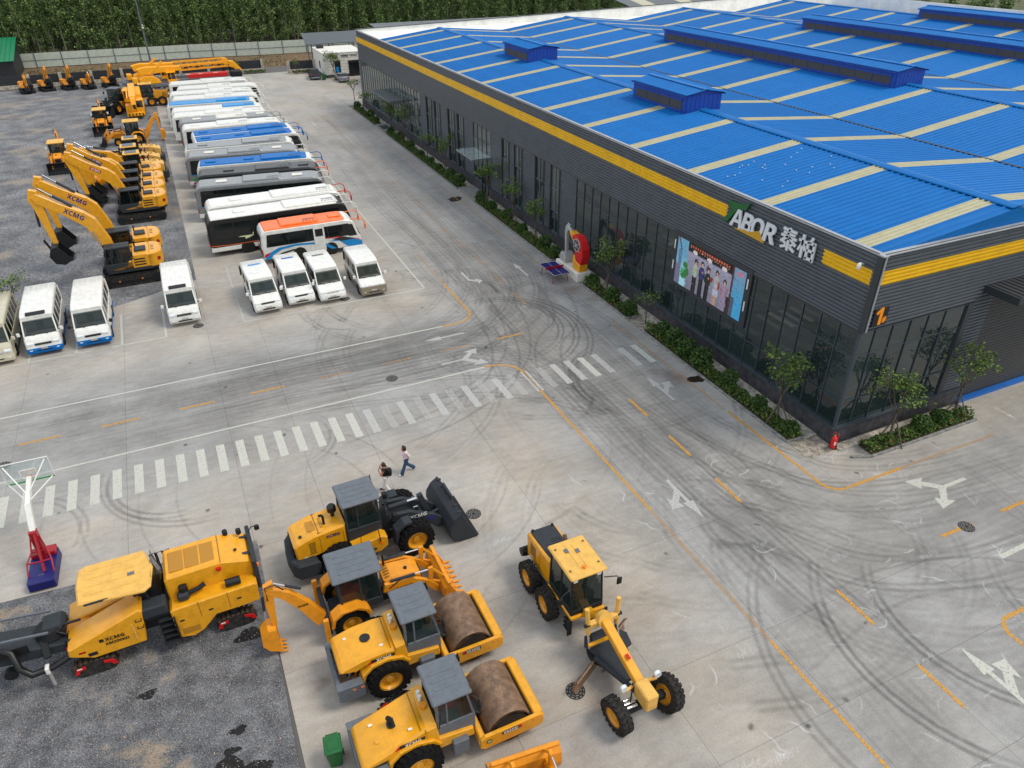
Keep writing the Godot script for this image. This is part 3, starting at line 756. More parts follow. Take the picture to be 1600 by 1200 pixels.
func hall():
	var h = thing("factory_hall", "long charcoal corrugated hall with bright blue roof, yellow stripe and glass corner", "building")
	part(h, "wall_core", mbox(V(69.3, 5.0, -69.3), V(81.2, 10.0, 95.2)), "trim")  # unseen solid filling, added behind the walls to block light
	var B = [6.65, 9.05, 9.75, 10.6]
	clad(h, FRONT, -117, -21.62, B[0], B[1], "clad"); clad(h, FRONT, -117, -21.62, B[2], B[3], "clad")
	clad(h, FRONT, -117, -32.2, B[1], B[2], "clad_yellow", "yellow_band"); clad(h, FRONT, -24.75, -21.75, B[1], B[2], "clad_yellow", "yellow_band")
	clad(h, FRONT, -32.2, -24.75, B[1], B[2], "clad"); clad(h, FRONT, -21.75, -21.62, B[1], B[2], "clad")
	var opens = [[-115.8, -88.6], [-86.2, -84.4], [-83.3, -81.5], [-78.9, -76.95], [-76.05, -74.3], [-71.6, -67.1], [-64.3, -62.75], [-61.5, -59.9], [-57.15, -55.54], [-54.2, -52.65], [-49.85, -21.5]]
	var u = -117.0
	for o in opens:
		clad(h, FRONT, u, o[0], 1.05, 6.65, "clad"); u = o[1]
	var ys = [1.05, 2.6, 5.3, 6.65]
	curtain_wall(h, FRONT, span(-115.8, -88.6, 23), ys, ["pane_curtain", "pane_curtain", "pane1", "pane0"], "window_wall", "mullion_pale")
	curtain_wall(h, FRONT, span(-49.85, -21.55, 23), ys, ["pane0", "pane1", "pane2"], "window_wall")
	curtain_wall(h, FRONT, span(-71.6, -67.1, 4), ys, ["pane_curtain", "pane1"], "entrance_glazing")
	for i in [1, 2, 3, 4, 6, 7, 8, 9]:
		var o = opens[i]
		curtain_wall(h, FRONT, [o[0], o[0] + (o[1] - o[0]) * 0.5, o[1]], [1.05, 2.9, 4.8, 6.65], ["pane0", "pane_curtain", "pane2"], "window", "mullion_pale")
		part(h, "window_reveal", wbox(FRONT, o[0] - 0.02, 3.85, 0.05, 0.12, 5.6, 0.16), "trim"); part(h, "window_reveal", wbox(FRONT, o[1] + 0.02, 3.85, 0.05, 0.12, 5.6, 0.16), "trim")
	part(h, "plinth", wbox(FRONT, -69.2, 0.5, -0.02, 95.7, 1.0, 0.3), "plinth")
	part(h, "sill", wbox(FRONT, -69.2, 1.03, 0.0, 95.7, 0.07, 0.42), "mullion")
	part(h, "head_trim", wbox(FRONT, -69.2, 6.68, 0.03, 95.5, 0.1, 0.1), "trim")
	# the short side with glazing, roller door and canopy
	clad(h, SIDE, 28.62, 110, B[0] + 0.05, B[1], "clad"); clad(h, SIDE, 28.62, 110, B[2], B[3], "clad"); clad(h, SIDE, 28.75, 110, B[1], B[2], "clad_yellow", "yellow_band")
	curtain_wall(h, SIDE, [28.55, 29.52, 30.74, 32.0, 33.25, 34.5, 36.05], ys, ["pane0", "pane1", "pane2"], "window_wall")
	part(h, "door_trim", wbox(SIDE, 36.25, 3.85, 0.03, 0.4, 5.7, 0.14), "trim")
	clad(h, SIDE, 36.45, 37.9, 1.05, 6.7, "clad"); clad(h, SIDE, 45.0, 110, 1.05, 6.7, "clad")
	part(h, "plinth", wbox(SIDE, 33.2, 0.5, -0.02, 9.4, 1.0, 0.3), "plinth"); part(h, "sill", wbox(SIDE, 33.2, 1.03, 0.0, 9.5, 0.07, 0.42), "mullion")
	var dr = part(h, "roller_door", wbox(SIDE, 41.45, 3.35, -0.12, 7.1, 6.7, 0.05), "door_grey")
	for k in 33: part(dr, "slat", wbox(SIDE, 41.45, 0.2 + k * 0.2, -0.085, 7.1, 0.15, 0.03), "door_grey")
	part(h, "door_sill", wbox(SIDE, 41.6, 0.09, 0.12, 7.3, 0.18, 0.3), "dock_blue")
	var cp = part(h, "door_canopy", wbox(SIDE, 41.6, 7.45, 0.95, 9.3, 0.2, 1.9, 0.03), "door_grey")
	for k in 24: part(cp, "canopy_rib", wbox(SIDE, 37.2 + k * 0.385, 7.57, 0.95, 0.08, 0.05, 1.88), "trim")
	part(cp, "canopy_edge", wbox(SIDE, 41.6, 7.4, 1.93, 9.4, 0.4, 0.06), "trim"); part(cp, "canopy_edge", wbox(SIDE, 36.92, 7.4, 0.95, 0.06, 0.4, 1.9), "trim")
	# corner trims, coping
	part(h, "corner_trim", mbox(V(28.5, 8.65, -21.5), V(0.26, 3.9, 0.26), 0.02), "trim"); part(h, "corner_trim", mbox(V(28.5, 3.85, -21.5), V(0.16, 5.6, 0.16)), "mullion")
	part(h, "downpipe", mbox(V(28.62, 8.65, -21.33), V(0.1, 3.9, 0.07), 0.02), "coping")
	part(h, "coping", mbox(V(28.58, 10.64, -69.25), V(0.36, 0.09, 95.9), 0.02), "coping"); part(h, "coping", mbox(V(69.5, 10.637, -21.55), V(81.5, 0.09, 0.36), 0.02), "coping")
	# roof: sheets between ribbon skylights, ridge caps and valley gutters
	var X = [28.78, 37.7, 47.2, 57.7, 68.3, 78.7, 89.0, 99.0, 109.8]; var Y = [10.45, 11.5, 10.75, 12.05, 11.1, 12.4, 11.4, 12.75, 11.5]
	var zs = [-21.72]
	for k in 13: zs += [-22.75 - 6.7 * k, -23.65 - 6.7 * k]
	zs.append(-106.4)
	for s in 8:
		var L = Vector2(X[s + 1] - X[s], Y[s + 1] - Y[s])
		for i in zs.size() - 1:
			var w = zs[i] - zs[i + 1]; var sky = i % 2 == 1
			var key = "roof%d_%d_%s" % [s, int(w * 100), sky]
			if not cache.has(key):
				var b = MB.new(); var n = max(2, int(round(w / (0.3 if sky else 0.42)))); var p = w / n; var nn = V(-L.y, L.x, 0)
				var lo = V(0, 0.02 if sky else 0.0, 0)
				for k in n:
					var z = -k * p
					var prof = [[z, 0.0], [z - p * 0.66, 0.0], [z - p * 0.76, 0.06], [z - p * 0.9, 0.06], [z - p, 0.0]]
					for j in 4:
						var d = Vector2(prof[j + 1][0] - prof[j][0], prof[j + 1][1] - prof[j][1])
						b.quad(lo + V(0, prof[j][1], prof[j][0]), lo + V(L.x, L.y + prof[j][1], prof[j][0]), lo + V(L.x, L.y + prof[j + 1][1], prof[j + 1][0]), lo + V(0, prof[j + 1][1], prof[j + 1][0]), V(0, -d.x, d.y) + nn * 0.01)
				cache[key] = b.mesh()
			part(h, "skylight_strip" if sky else "roof_sheet", cache[key], "skylight" if sky else "roof%d" % rng.randi_range(0, 2), V(X[s], Y[s], zs[i]))
	for k in 26:   # pale caps on fixings of one sheet
		var fx = rng.randf_range(0.1, 0.9); part(h, "fixing_cap", mbox(V(lerpf(X[0], X[1], fx), lerpf(Y[0], Y[1], fx) + 0.06, -31.2 - 6.0 * rng.randf()), V(0.06, 0.05, 0.06), 0.01), "white")
	var gp = [Vector2(28.7, 10.2)]
	for s in 9: gp.append(Vector2(X[s], Y[s] - 0.01))
	gp.append(Vector2(109.8, 10.2))
	for z in [-21.75, -106.42]:
		var b = MB.new(); b.prism(gp, z - 0.02, z + 0.02); part(h, "gable_flashing", b, "roof2" if z > -50 else "membrane")
	for s in [1, 3, 5, 7]:
		var sl = (Y[s] - Y[s - 1]) / (X[s] - X[s - 1])
		var b = MB.new(); b.prism([Vector2(-0.42, 0.08 - 0.42 * sl), Vector2(-0.36, 0.13 - 0.36 * sl), Vector2(0, 0.15), Vector2(0.36, 0.13 - 0.36 * sl), Vector2(0.42, 0.08 - 0.42 * sl), Vector2(0, 0.05)], -106.4, -21.72)
		part(h, "ridge_cap", b, "roof2", V(X[s], Y[s], 0))
	for s in [2, 4, 6]: part(h, "valley_gutter", mbox(V(X[s], Y[s] + 0.045, -64), V(0.2, 0.07, 84.6)), "black")
	part(h, "eave_gutter", mbox(V(28.9, 10.5, -64), V(0.3, 0.06, 84.4)), "coping")
	# white membrane deck and parapets at the far end and back
	part(h, "roof_deck", mbox(V(69.3, 10.25, -111.7), V(81, 0.3, 10.6)), "membrane")
	var b = MB.new(); b.prism([Vector2(28.5, 9.5), Vector2(110, 9.5), Vector2(110, 12.7), Vector2(90, 12.15), Vector2(60, 11.4), Vector2(28.5, 10.68)], -117.1, -116.9); part(h, "parapet", b, "membrane")
	b = MB.new(); b.prism([Vector2(28.5, 10.7), Vector2(60, 11.42), Vector2(90, 12.17), Vector2(110, 12.72), Vector2(110, 12.8), Vector2(90, 12.25), Vector2(60, 11.5), Vector2(28.5, 10.78)], -117.2, -116.8); part(h, "parapet_coping", b, "trim")
	part(h, "parapet", mbox(V(110.1, 11.6, -69.3), V(0.3, 3.6, 95.4)), "membrane")
	# roof monitors
	for q in [[37.7, 11.12, -80.6, -74.2, 12.65, 12.95, 2], [37.7, 11.12, -54.4, -47.1, 12.65, 12.95, 4], [57.7, 11.7, -79.0, -45.6, 13.15, 13.45, 17], [78.7, 11.98, -78.8, -40.0, 13.4, 13.7, 20], [99.0, 12.3, -78.4, -36, 13.7, 14.0, 20]]:
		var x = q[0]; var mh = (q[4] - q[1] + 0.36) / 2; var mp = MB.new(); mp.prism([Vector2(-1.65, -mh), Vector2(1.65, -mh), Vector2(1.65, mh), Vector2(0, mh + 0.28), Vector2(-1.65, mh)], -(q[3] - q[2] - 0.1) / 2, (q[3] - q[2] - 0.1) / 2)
		var mo = part(h, "roof_monitor", mp, "roof_shaded", V(x, (q[1] + q[4]) / 2 - 0.2, (q[2] + q[3]) / 2))
		var w = q[3] - q[2]
		part(mo, "flashing", mbox(V(-1.75, -(q[4] - q[1]) * 0.5 + 0.26, 0), V(0.35, 0.16, w + 0.1), 0.03), "roof_shaded")
		for k in q[6]:
			var pw = (w - 1.0) / q[6]
			part(mo, "louvre", mbox(V(-1.66, 0.18, -w / 2 + 0.5 + pw * (k + 0.5)), V(0.04, 0.62, pw - 0.06)), "louvre")
		part(mo, "frame", mbox(V(-1.68, 0.56, 0), V(0.08, 0.12, w - 0.9)), "roof_shaded"); part(mo, "frame", mbox(V(-1.68, -0.2, 0), V(0.08, 0.12, w - 0.9)), "roof_shaded")
		for s in [-1, 1]:
			for k in 8: part(mo, "end_rib", mbox(V(-1.4 + 0.4 * k, 0, s * (w / 2 - 0.03)), V(0.385, q[4] - q[1] + 0.35, 0.08), 0.02), "roof_shaded")
			var rs = MB.new()
			var n = int(w / 0.4)
			for k in n:
				var z = -w / 2 - 0.15 + (w + 0.3) * k / n; var z2 = -w / 2 - 0.15 + (w + 0.3) * (k + 1) / n; var zm = lerpf(z, z2, 0.75)
				for e in [[z, 0.0, zm, 0.0], [zm, 0.0, lerpf(zm, z2, 0.5), 0.06], [lerpf(zm, z2, 0.5), 0.06, z2, 0.0]]:
					rs.quad(V(0, 0.3 + e[1], e[0]), V(s * 1.82, 0.02 + e[1], e[0]), V(s * 1.82, 0.02 + e[3], e[2]), V(0, 0.3 + e[3], e[2]), V(s * 0.15, 1, (e[1] - e[3]) * 3))
			rs.quad(V(0, 0.27, -w / 2 - 0.15), V(s * 1.82, -0.01, -w / 2 - 0.15), V(s * 1.82, -0.01, w / 2 + 0.15), V(0, 0.27, w / 2 + 0.15), Vector3.DOWN)
			part(mo, "monitor_roof", rs, "roof0", V(0, (q[4] - q[1]) * 0.5 + 0.22, 0))
			part(mo, "eave", mbox(V(s * 1.8, (q[4] - q[1]) * 0.5 + 0.14, 0), V(0.05, 0.1, w + 0.3)), "roof_shaded")
		part(mo, "ridge_cap", mbox(V(0, (q[4] - q[1]) * 0.5 + 0.56, 0), V(0.5, 0.06, w + 0.3), 0.02), "roof1")
	# glass entrance canopies
	for q in [[-99.6, 4.6, 8.5, 1.9, "grey_roof"], [-69.3, 4.15, 4.4, 2.0, "glass_pale"]]:
		var ca = part(h, "entrance_canopy", wbox(FRONT, q[0], q[1], q[3] / 2 + 0.05, q[2], 0.06, q[3]), q[4])
		part(ca, "canopy_frame", wbox(FRONT, q[0], q[1] - 0.08, q[3], q[2], 0.14, 0.08), "mullion_pale")
		for e in [-0.5, 0.0, 0.5]: part(ca, "canopy_arm", wbox(FRONT, q[0] + e * (q[2] - 0.1), q[1] - 0.08, q[3] / 2 + 0.05, 0.07, 0.12, q[3] - 0.1), "mullion_pale")
	part(h, "entrance_door", wbox(FRONT, -68.4, 1.6, 0.12, 1.5, 2.7, 0.08), "pane2")
	for e in [-0.78, 0.0, 0.78]: part(h, "door_frame", wbox(FRONT, -68.4 + e, 1.6, 0.18, 0.08, 2.7, 0.06), "black")
	part(h, "entrance_step", wbox(FRONT, -69.3, 0.08, 1.0, 4.6, 0.16, 1.7, 0.02), "kerb"); part(h, "entrance_step", wbox(FRONT, -101.5, 0.08, 1.0, 4.6, 0.16, 1.7, 0.02), "kerb")
	part(h, "door_mat", wbox(FRONT, -101.5, 0.17, 1.2, 2.2, 0.02, 1.1), "black")
	signs()

func bars(b, list, o: Vector2, s: float, depth := 0.12):   # strokes of a character as slanted bars: x0,y0,x1,y1,width
	for q in list:
		var p = V(o.x + q[0] * s, o.y + q[1] * s, depth); var r = V(o.x + q[2] * s, o.y + q[3] * s, depth)
		var x = (r - p).normalized(); var y = V(-x.y, x.x, 0)
		b.box((p + r) / 2, V((r - p).length() + q[4] * s * 0.5, q[4] * s * 1.04, 0.1), 0.006, Basis(x, y, V(0, 0, 1)))

func signs():
	var s = thing("fascia_sign", "white, green and gold lettering with two characters on the hall front", "sign")
	var F = FRONT.translated_local(V(-31.9, 8.95, 0.06))
	var b = MB.new(); b.xf = F
	b.prism([Vector2(-0.42, 0.0), Vector2(0.0, 0.0), Vector2(0.76, 1.0), Vector2(1.4, 1.08), Vector2(1.66, 1.56), Vector2(1.12, 1.32), Vector2(-0.12, 1.22), Vector2(0.14, 0.84), Vector2(0.3, 0.88)], 0.05, 0.17, 0.012); part(s, "letter_t", b, "sign_green")
	for q in [["A", 0.86, 1.2], ["B", 1.68, 1.2], ["O", 2.5, 1.2], ["R", 3.45, 1.3]]:
		words(s, "letter", q[0], 0.98, "sign_white", F * Transform3D(Basis(V(q[2], 0, 0), V(0.2, 1.12, 0), V(0, 0, 1)), V(q[1], 0.44, 0.16)), true, 0.08)
	b = MB.new(); b.xf = F; b.prism([Vector2(0.7, -0.14), Vector2(3.2, -0.2), Vector2(2.75, 0.34), Vector2(2.4, 0.22), Vector2(1.95, 0.02), Vector2(1.6, 0.06)], 0.13, 0.22, 0.01); part(s, "mountain", b, "sign_gold")
	var tai = [[0.1, 0.96, 0.9, 0.96, 0.12], [0.16, 0.8, 0.84, 0.8, 0.11], [0.04, 0.64, 0.96, 0.64, 0.12], [0.5, 1.04, 0.42, 0.64, 0.13], [0.42, 0.64, 0.04, 0.34, 0.13], [0.55, 0.64, 0.96, 0.36, 0.13], [0.5, 0.46, 0.5, 0.02, 0.14], [0.2, 0.36, 0.36, 0.28, 0.11], [0.08, 0.06, 0.38, 0.18, 0.12], [0.8, 0.36, 0.62, 0.26, 0.11], [0.62, 0.2, 0.92, 0.06, 0.12]]
	var bai = [[0.02, 0.76, 0.46, 0.76, 0.12], [0.24, 1.02, 0.24, 0.0, 0.14], [0.22, 0.68, 0.03, 0.3, 0.12], [0.26, 0.68, 0.44, 0.38, 0.12], [0.56, 0.82, 0.56, 0.0, 0.13], [0.94, 0.82, 0.94, 0.0, 0.13], [0.56, 0.8, 0.94, 0.8, 0.13], [0.56, 0.44, 0.94, 0.44, 0.12], [0.56, 0.06, 0.94, 0.06, 0.13], [0.78, 1.04, 0.68, 0.82, 0.13]]
	for q in [[tai, 4.3], [bai, 5.58]]:
		b = MB.new(); b.xf = F; bars(b, q[0], Vector2(q[1], 0.0), 1.12); part(s, "character", b, "sign_white")
	s = thing("number_sign", "dark square plate with amber number one at the hall corner", "sign")
	part(s, "plate", wbox(SIDE, 29.42, 7.38, 0.09, 0.95, 0.98, 0.08, 0.01), "black")
	words(s, "digit", "1", 0.95, "sign_amber", Transform3D(Basis(), V(29.34, 7.4, -21.36)), true, 0.03)
	words(s, "hash", "#", 0.34, "sign_amber", Transform3D(Basis(), V(29.68, 7.18, -21.36)), true, 0.03)
	# the big screen
	s = thing("video_screen", "large lit video screen showing five people standing in a showroom", "screen")
	part(s, "surround", wbox(FRONT, -32.97, 5.05, 0.06, 7.5, 3.7, 0.12, 0.02), "trim")
	b = MB.new(); b.xf = FRONT
	b.uquad(V(-36.2, 3.5, 0.13), V(-29.65, 3.5, 0.13), V(-29.65, 6.6, 0.13), V(-36.2, 6.6, 0.13), V(0, 0, 1), Vector2(0, 1), Vector2(1, 1), Vector2(1, 0), Vector2(0, 0))
	var m = mk("screen_face", Color(0.03, 0.03, 0.03), 0.3); m.emission_enabled = true; m.emission_texture = screen_tex(); m.emission_operator = BaseMaterial3D.EMISSION_OP_MULTIPLY; m.emission = Color.WHITE; m.emission_energy_multiplier = 0.42
	part(s, "screen_display", b, m)
	for q in [[-36.45, 6.0], [-36.45, 4.6], [-29.42, 6.0], [-29.42, 4.6]]: part(s, "handle", wbox(FRONT, q[0], q[1], 0.16, 0.1, 0.62, 0.06, 0.02), "white")
	var c = thing("security_camera", "small white dome camera on a bracket near the roof corner", "camera")
	b = MB.new(); b.cyl(V(28.42, 9.95, -22.3), V(28.05, 10.1, -22.2), 0.045); part(c, "bracket", b, "white")
	b = MB.new(); b.lathe([[0, 0.2], [0.09, 0.16], [0.11, 0.0], [0.08, -0.12], [0, -0.18]], V(28.02, 9.92, -22.2), Vector3.UP, 12); part(c, "dome", b, "white")

func screen_tex():
	var w = 256; var h = 128; var im = Image.create(w, h, false, Image.FORMAT_RGB8)
	var ell = func(cx, cy, rx, ry, c):
		for y in range(max(0, cy - ry), min(h, cy + ry + 1)):
			for x in range(max(0, cx - rx), min(w, cx + rx + 1)):
				if Vector2(float(x - cx) / rx, float(y - cy) / ry).length() <= 1.0: im.set_pixel(x, y, c)
	for y in h:
		for x in w: im.set_pixel(x, y, Color(0.62, 0.63, 0.76).lerp(Color(0.48, 0.48, 0.6), y / 128.0))
	for y in h:
		for x in 44: im.set_pixel(x, y, Color(0.32, 0.66, 0.86).lerp(Color(0.55, 0.88, 0.95), clampf((y - 40) / 60.0, 0, 1)))
	im.fill_rect(Rect2i(0, 72, 20, 56), Color(0.45, 0.45, 0.62)); im.fill_rect(Rect2i(8, 30, 12, 44), Color(0.3, 0.5, 0.7))
	for k in 30: im.fill_rect(Rect2i(2 + k / 2, k, 4, 1), Color(0.35, 0.12, 0.12))
	im.fill_rect(Rect2i(44, 0, 166, 20), Color(0.09, 0.06, 0.07)); im.fill_rect(Rect2i(44, 20, 166, 4), Color(0.2, 0.17, 0.18))
	for k in 17: im.fill_rect(Rect2i(50 + k * 9, 5, 6, 7), Color(0.92, 0.34, 0.18))
	for k in 14: im.fill_rect(Rect2i(64 + k * 10, 14, 6, 2), Color(0.8, 0.5, 0.4))
	for x in [70, 126, 182]: ell.call(x, 20, 10, 6, Color(0.85, 0.8, 0.82))
	im.fill_rect(Rect2i(210, 0, 6, 128), Color(0.35, 0.13, 0.14))
	for y in h:
		for x in range(216, w): im.set_pixel(x, y, Color(0.42, 0.60, 0.78).lerp(Color(0.12, 0.66, 0.95), clampf((y - 10) / 80.0, 0, 1)))
	im.fill_rect(Rect2i(216, 78, 12, 50), Color(0.25, 0.38, 0.5)); ell.call(236, 12, 12, 6, Color(0.85, 0.45, 0.6))
	for q in [[38, 66, 10, 9], [34, 92, 12, 14], [46, 84, 8, 12]]: ell.call(q[0], q[1], q[2], q[3], Color(0.12, 0.5, 0.2))
	ell.call(28, 84, 6, 7, Color(0.1, 0.75, 0.35))
	for k in 9: ell.call(84 + (k * 37) % 110, 34 + (k * 13) % 22, 4, 3, [Color(0.75, 0.45, 0.6), Color(0.4, 0.3, 0.42), Color(0.6, 0.55, 0.6)][k % 3])
	# five people: trousers or skirt, top, head, hair
	for q in [[78, 0.16, Color(0.12, 0.11, 0.13), Color(0.62, 0.72, 0.62), 0], [104, 0.1, Color(0.11, 0.1, 0.13), Color(0.2, 0.2, 0.5), 0], [128, 0.2, Color(0.1, 0.1, 0.11), Color(0.13, 0.17, 0.13), 0], [160, 0.12, Color(0.75, 0.55, 0.45), Color(0.66, 0.68, 0.72), 0], [190, 0.32, Color(0.58, 0.52, 0.68), Color(0.66, 0.5, 0.64), 1]]:
		var y0 = int(q[1] * 60) + 30
		im.fill_rect(Rect2i(q[0] - 7, y0 + 40, 15, 60), q[2]); im.fill_rect(Rect2i(q[0], y0 + 46, 1, 54), q[2].lightened(0.25))
		if q[4] == 1:
			for k in 60: im.fill_rect(Rect2i(q[0] - 8 - k / 10, y0 + 40 + k, 17 + k / 5, 1), q[2])
		ell.call(q[0], y0 + 28, 11, 18, q[3]); ell.call(q[0] - 9, y0 + 30, 3, 10, q[3].darkened(0.15)); ell.call(q[0] + 9, y0 + 30, 3, 10, q[3].darkened(0.15))
		ell.call(q[0] + 3, y0 + 24, 3, 3, Color(0.78, 0.55, 0.45)); ell.call(q[0], y0 + 3, 6, 8, Color(0.15, 0.1, 0.1)); ell.call(q[0], y0 + 6, 4, 6, Color(0.8, 0.6, 0.52))
	im.fill_rect(Rect2i(168, 62, 5, 18), Color(0.7, 0.12, 0.14)); im.fill_rect(Rect2i(140, 60, 6, 12), Color(0.7, 0.14, 0.16)); im.fill_rect(Rect2i(152, 84, 20, 18), Color(0.7, 0.72, 0.82)); im.fill_rect(Rect2i(202, 84, 8, 44), Color(0.15, 0.18, 0.14))
	var rn = RandomNumberGenerator.new(); rn.seed = 5
	for k in 900: var px = rn.randi_range(0, w - 6); var py = rn.randi_range(0, h - 4); var cc = im.get_pixel(px, py); im.fill_rect(Rect2i(px, py, rn.randi_range(1, 5), rn.randi_range(1, 3)), cc.lightened(rn.randf() * 0.22) if rn.randf() < 0.5 else cc.darkened(rn.randf() * 0.25))
	im.resize(112, 56, Image.INTERPOLATE_CUBIC); im.resize(420, 210, Image.INTERPOLATE_CUBIC)
	for y in 210:
		for x in 420: var c = im.get_pixel(x, y); var l = c.get_luminance(); im.set_pixel(x, y, c.lerp(Color(l, l, l), 0.3))
	return ImageTexture.create_from_image(im)
# --- short hands for parts ----------------------------------------------
const PLAN := Basis(Vector3(1, 0, 0), Vector3(0, 0, -1), Vector3(0, 1, 0))
func v3(a): return a if a is Vector3 else Vector3(a[0], a[1], a[2])
func bx(p, n, m, c, s, bev := 0.02): return part(p, n, mbox(v3(c), v3(s), bev), m)
func pts2(f):
	var o = []
	for i in range(0, f.size(), 2): o.append(Vector2(f[i], f[i + 1]))
	return o
func pr(p, n, m, f, z0, z1, bev := 0.03, g := -1):
	var b = MB.new(); b.prism(pts2(f), z0, z1, bev, g); return part(p, n, b, m)
func plan(p, n, m, f, y0, y1, bev := 0.03, g := -1):
	var b = MB.new(); b.xf = Transform3D(PLAN, Vector3.ZERO); b.prism(pts2(f), y0, y1, bev, g); return part(p, n, b, m)
func cy(p, n, m, a, c, r, r2 := -1.0, k := 12):
	var b = MB.new(); b.cyl(v3(a), v3(c), r, r2, k); return part(p, n, b, m)
func bm(p, n, m, a, c, w, h, bev := 0.01):
	var b = MB.new(); b.beam(v3(a), v3(c), w, h, bev); return part(p, n, b, m)
func tb(p, n, m, q, r, k := 6):
	var b = MB.new(); var a = []
	for e in q: a.append(v3(e))
	b.tube(a, r, k); return part(p, n, b, m)
func ram(p, a, c, r):   # hydraulic cylinder: barrel and bright rod
	var A = v3(a); var C = v3(c); var d = A.lerp(C, 0.58)
	var o = cy(p, "cylinder", "charcoal", A, d, r); cy(o, "rod", "chrome", d, C, r * 0.55); return o
func on_side(x, y, z, s):   # frame for lettering on a side wall: s = 1 faces +z
	return Transform3D(Basis() if s > 0 else Basis(Vector3.UP, PI), V(x, y, z))

func wheel(p, at, R, w, lug := false, rim := "yellow", out := 1, rub := "rubber"):
	var key = "tyre%s_%s_%s" % [R, w, lug]
	if not cache.has(key):
		var b = MB.new(); var r = R * (0.95 if lug else 1.0)
		b.lathe([[R * 0.5, -w * 0.42], [R * 0.62, -w * 0.5], [r * 0.88, -w * 0.5], [r * 0.97, -w * 0.42], [r, -w * 0.25], [r, w * 0.25], [r * 0.97, w * 0.42], [r * 0.88, w * 0.5], [R * 0.62, w * 0.5], [R * 0.5, w * 0.42]], Vector3.ZERO, V(0, 0, 1), 28)
		if lug:
			var n = 20
			for i in n:
				for s in [-1, 1]:
					var a = TAU * (i + 0.25 * s) / n
					var B = Basis(V(0, 0, 1), a)
					b.box(B * V(0, R * 0.965, s * w * 0.25), V(R * 0.15, R * 0.075, w * 0.5), 0.012, B * Basis(V(0, 1, 0), s * 0.5))
					b.box(B * V(-0.04 * R, R * 0.90, s * w * 0.49), V(R * 0.12, R * 0.14, 0.04), 0.01, B)
		cache[key] = b.mesh()
		b = MB.new()
		var rp = [[0, 0.30], [R * 0.15, 0.30], [R * 0.2, 0.20], [R * 0.34, 0.16], [R * 0.46, 0.22], [R * 0.53, 0.46], [R * 0.56, 0.43]]; var q2 = []
		for e in rp: q2.append([e[0], -e[1] * w])
		for k in range(rp.size() - 1, -1, -1): q2.append([rp[k][0], rp[k][1] * w])
		b.lathe(q2, Vector3.ZERO, V(0, 0, 1), 24, 10)
		for k in 8:
			for s in [-1, 1]: b.box(V(cos(TAU * k / 8) * R * 0.27, sin(TAU * k / 8) * R * 0.27, s * w * 0.2), V(0.04, 0.04, 0.05))
		cache[key + "r"] = b.mesh()
	var o = part(p, "wheel", cache[key], rub, v3(at)); part(o, "rim", cache[key + "r"], rim)
	return o

# glazed cab: solid to yb, glass to y1; lean = how far the roof's front edge leans back
func cab(p, x0, x1, y0, yb, y1, w, fm, rm, o := {}):
	var lean = o.get("lean", 0.1); var z = w / 2; var gl = o.get("glass", "glass"); var zc = o.get("zc", 0.0)
	var zz = func(s): return zc + s * z
	var c = bx(p, "cab", fm, [(x0 + x1) / 2, (y0 + yb) / 2, zc], [x1 - x0, yb - y0, w], 0.03)
	var tl = x0 + o.get("back", 0.03); var tr = x1 - lean
	for s in [-1, 1]:
		bm(c, "pillar", fm, [x0 + 0.04, yb - 0.02, zz.call(s) - s * 0.04], [tl + 0.04, y1, zz.call(s) - s * 0.07], 0.08, 0.08); bm(c, "pillar", fm, [x1 - 0.05, yb - 0.02, zz.call(s) - s * 0.04], [tr - 0.05, y1, zz.call(s) - s * 0.07], 0.07, 0.07)
		var xm = lerpf(x0, x1, o.get("mid", 0.42)); bm(c, "pillar", fm, [xm, yb - 0.02, zz.call(s) - s * 0.035], [xm + 0.02, y1, zz.call(s) - s * 0.06], 0.05, 0.09)
		var b = MB.new(); b.quad(V(x0 + 0.05, yb, zz.call(s) - s * 0.03), V(x1 - 0.05, yb, zz.call(s) - s * 0.03), V(tr - 0.05, y1, zz.call(s) - s * 0.06), V(tl + 0.05, y1, zz.call(s) - s * 0.06), V(0, 0, s)); part(c, "window", b, gl)
	for e in [[x0 + 0.03, tl + 0.03, -1], [x1 - 0.03, tr - 0.03, 1]]:
		var b = MB.new(); b.quad(V(e[0], yb, zc - z + 0.06), V(e[0], yb, zc + z - 0.06), V(e[1], y1, zc + z - 0.08), V(e[1], y1, zc - z + 0.08), V(e[2], 0, 0)); part(c, "window" if e[2] < 0 else "windscreen", b, gl)
	var ov = o.get("over", 0.12)
	var r = bx(c, "roof", rm, [(tl + tr) / 2 + o.get("rx", 0.0), y1 + 0.07, zc], [tr - tl + 2 * ov, 0.15, w + ov], 0.05)
	for k in o.get("ribs", 4): bx(r, "rib", rm, [(tl + tr) / 2 + o.get("rx", 0.0), y1 + 0.15, zc + (k - (o.get("ribs", 4) - 1) / 2.0) * w * 0.2], [(tr - tl) * 0.82, 0.03, w * 0.08], 0.012)
	bx(c, "seat", o.get("seat", "black"), [lerpf(x0, x1, 0.42), yb + 0.02, zc], [0.5, 0.16, 0.52], 0.05)
	bx(c, "seat_back", o.get("seat", "black"), [lerpf(x0, x1, 0.42) - 0.26, yb + 0.38, zc], [0.14, 0.66, 0.48], 0.05)
	bx(c, "console", "dark", [x1 - 0.28, yb + 0.1, zc], [0.22, 0.4, 0.4], 0.04)
	bx(c, "wiper", "black", [x1 - lean * 0.5 + 0.01, (yb + y1) / 2, zc + 0.1], [0.02, (y1 - yb) * 0.55, 0.03], 0.0)
	return c

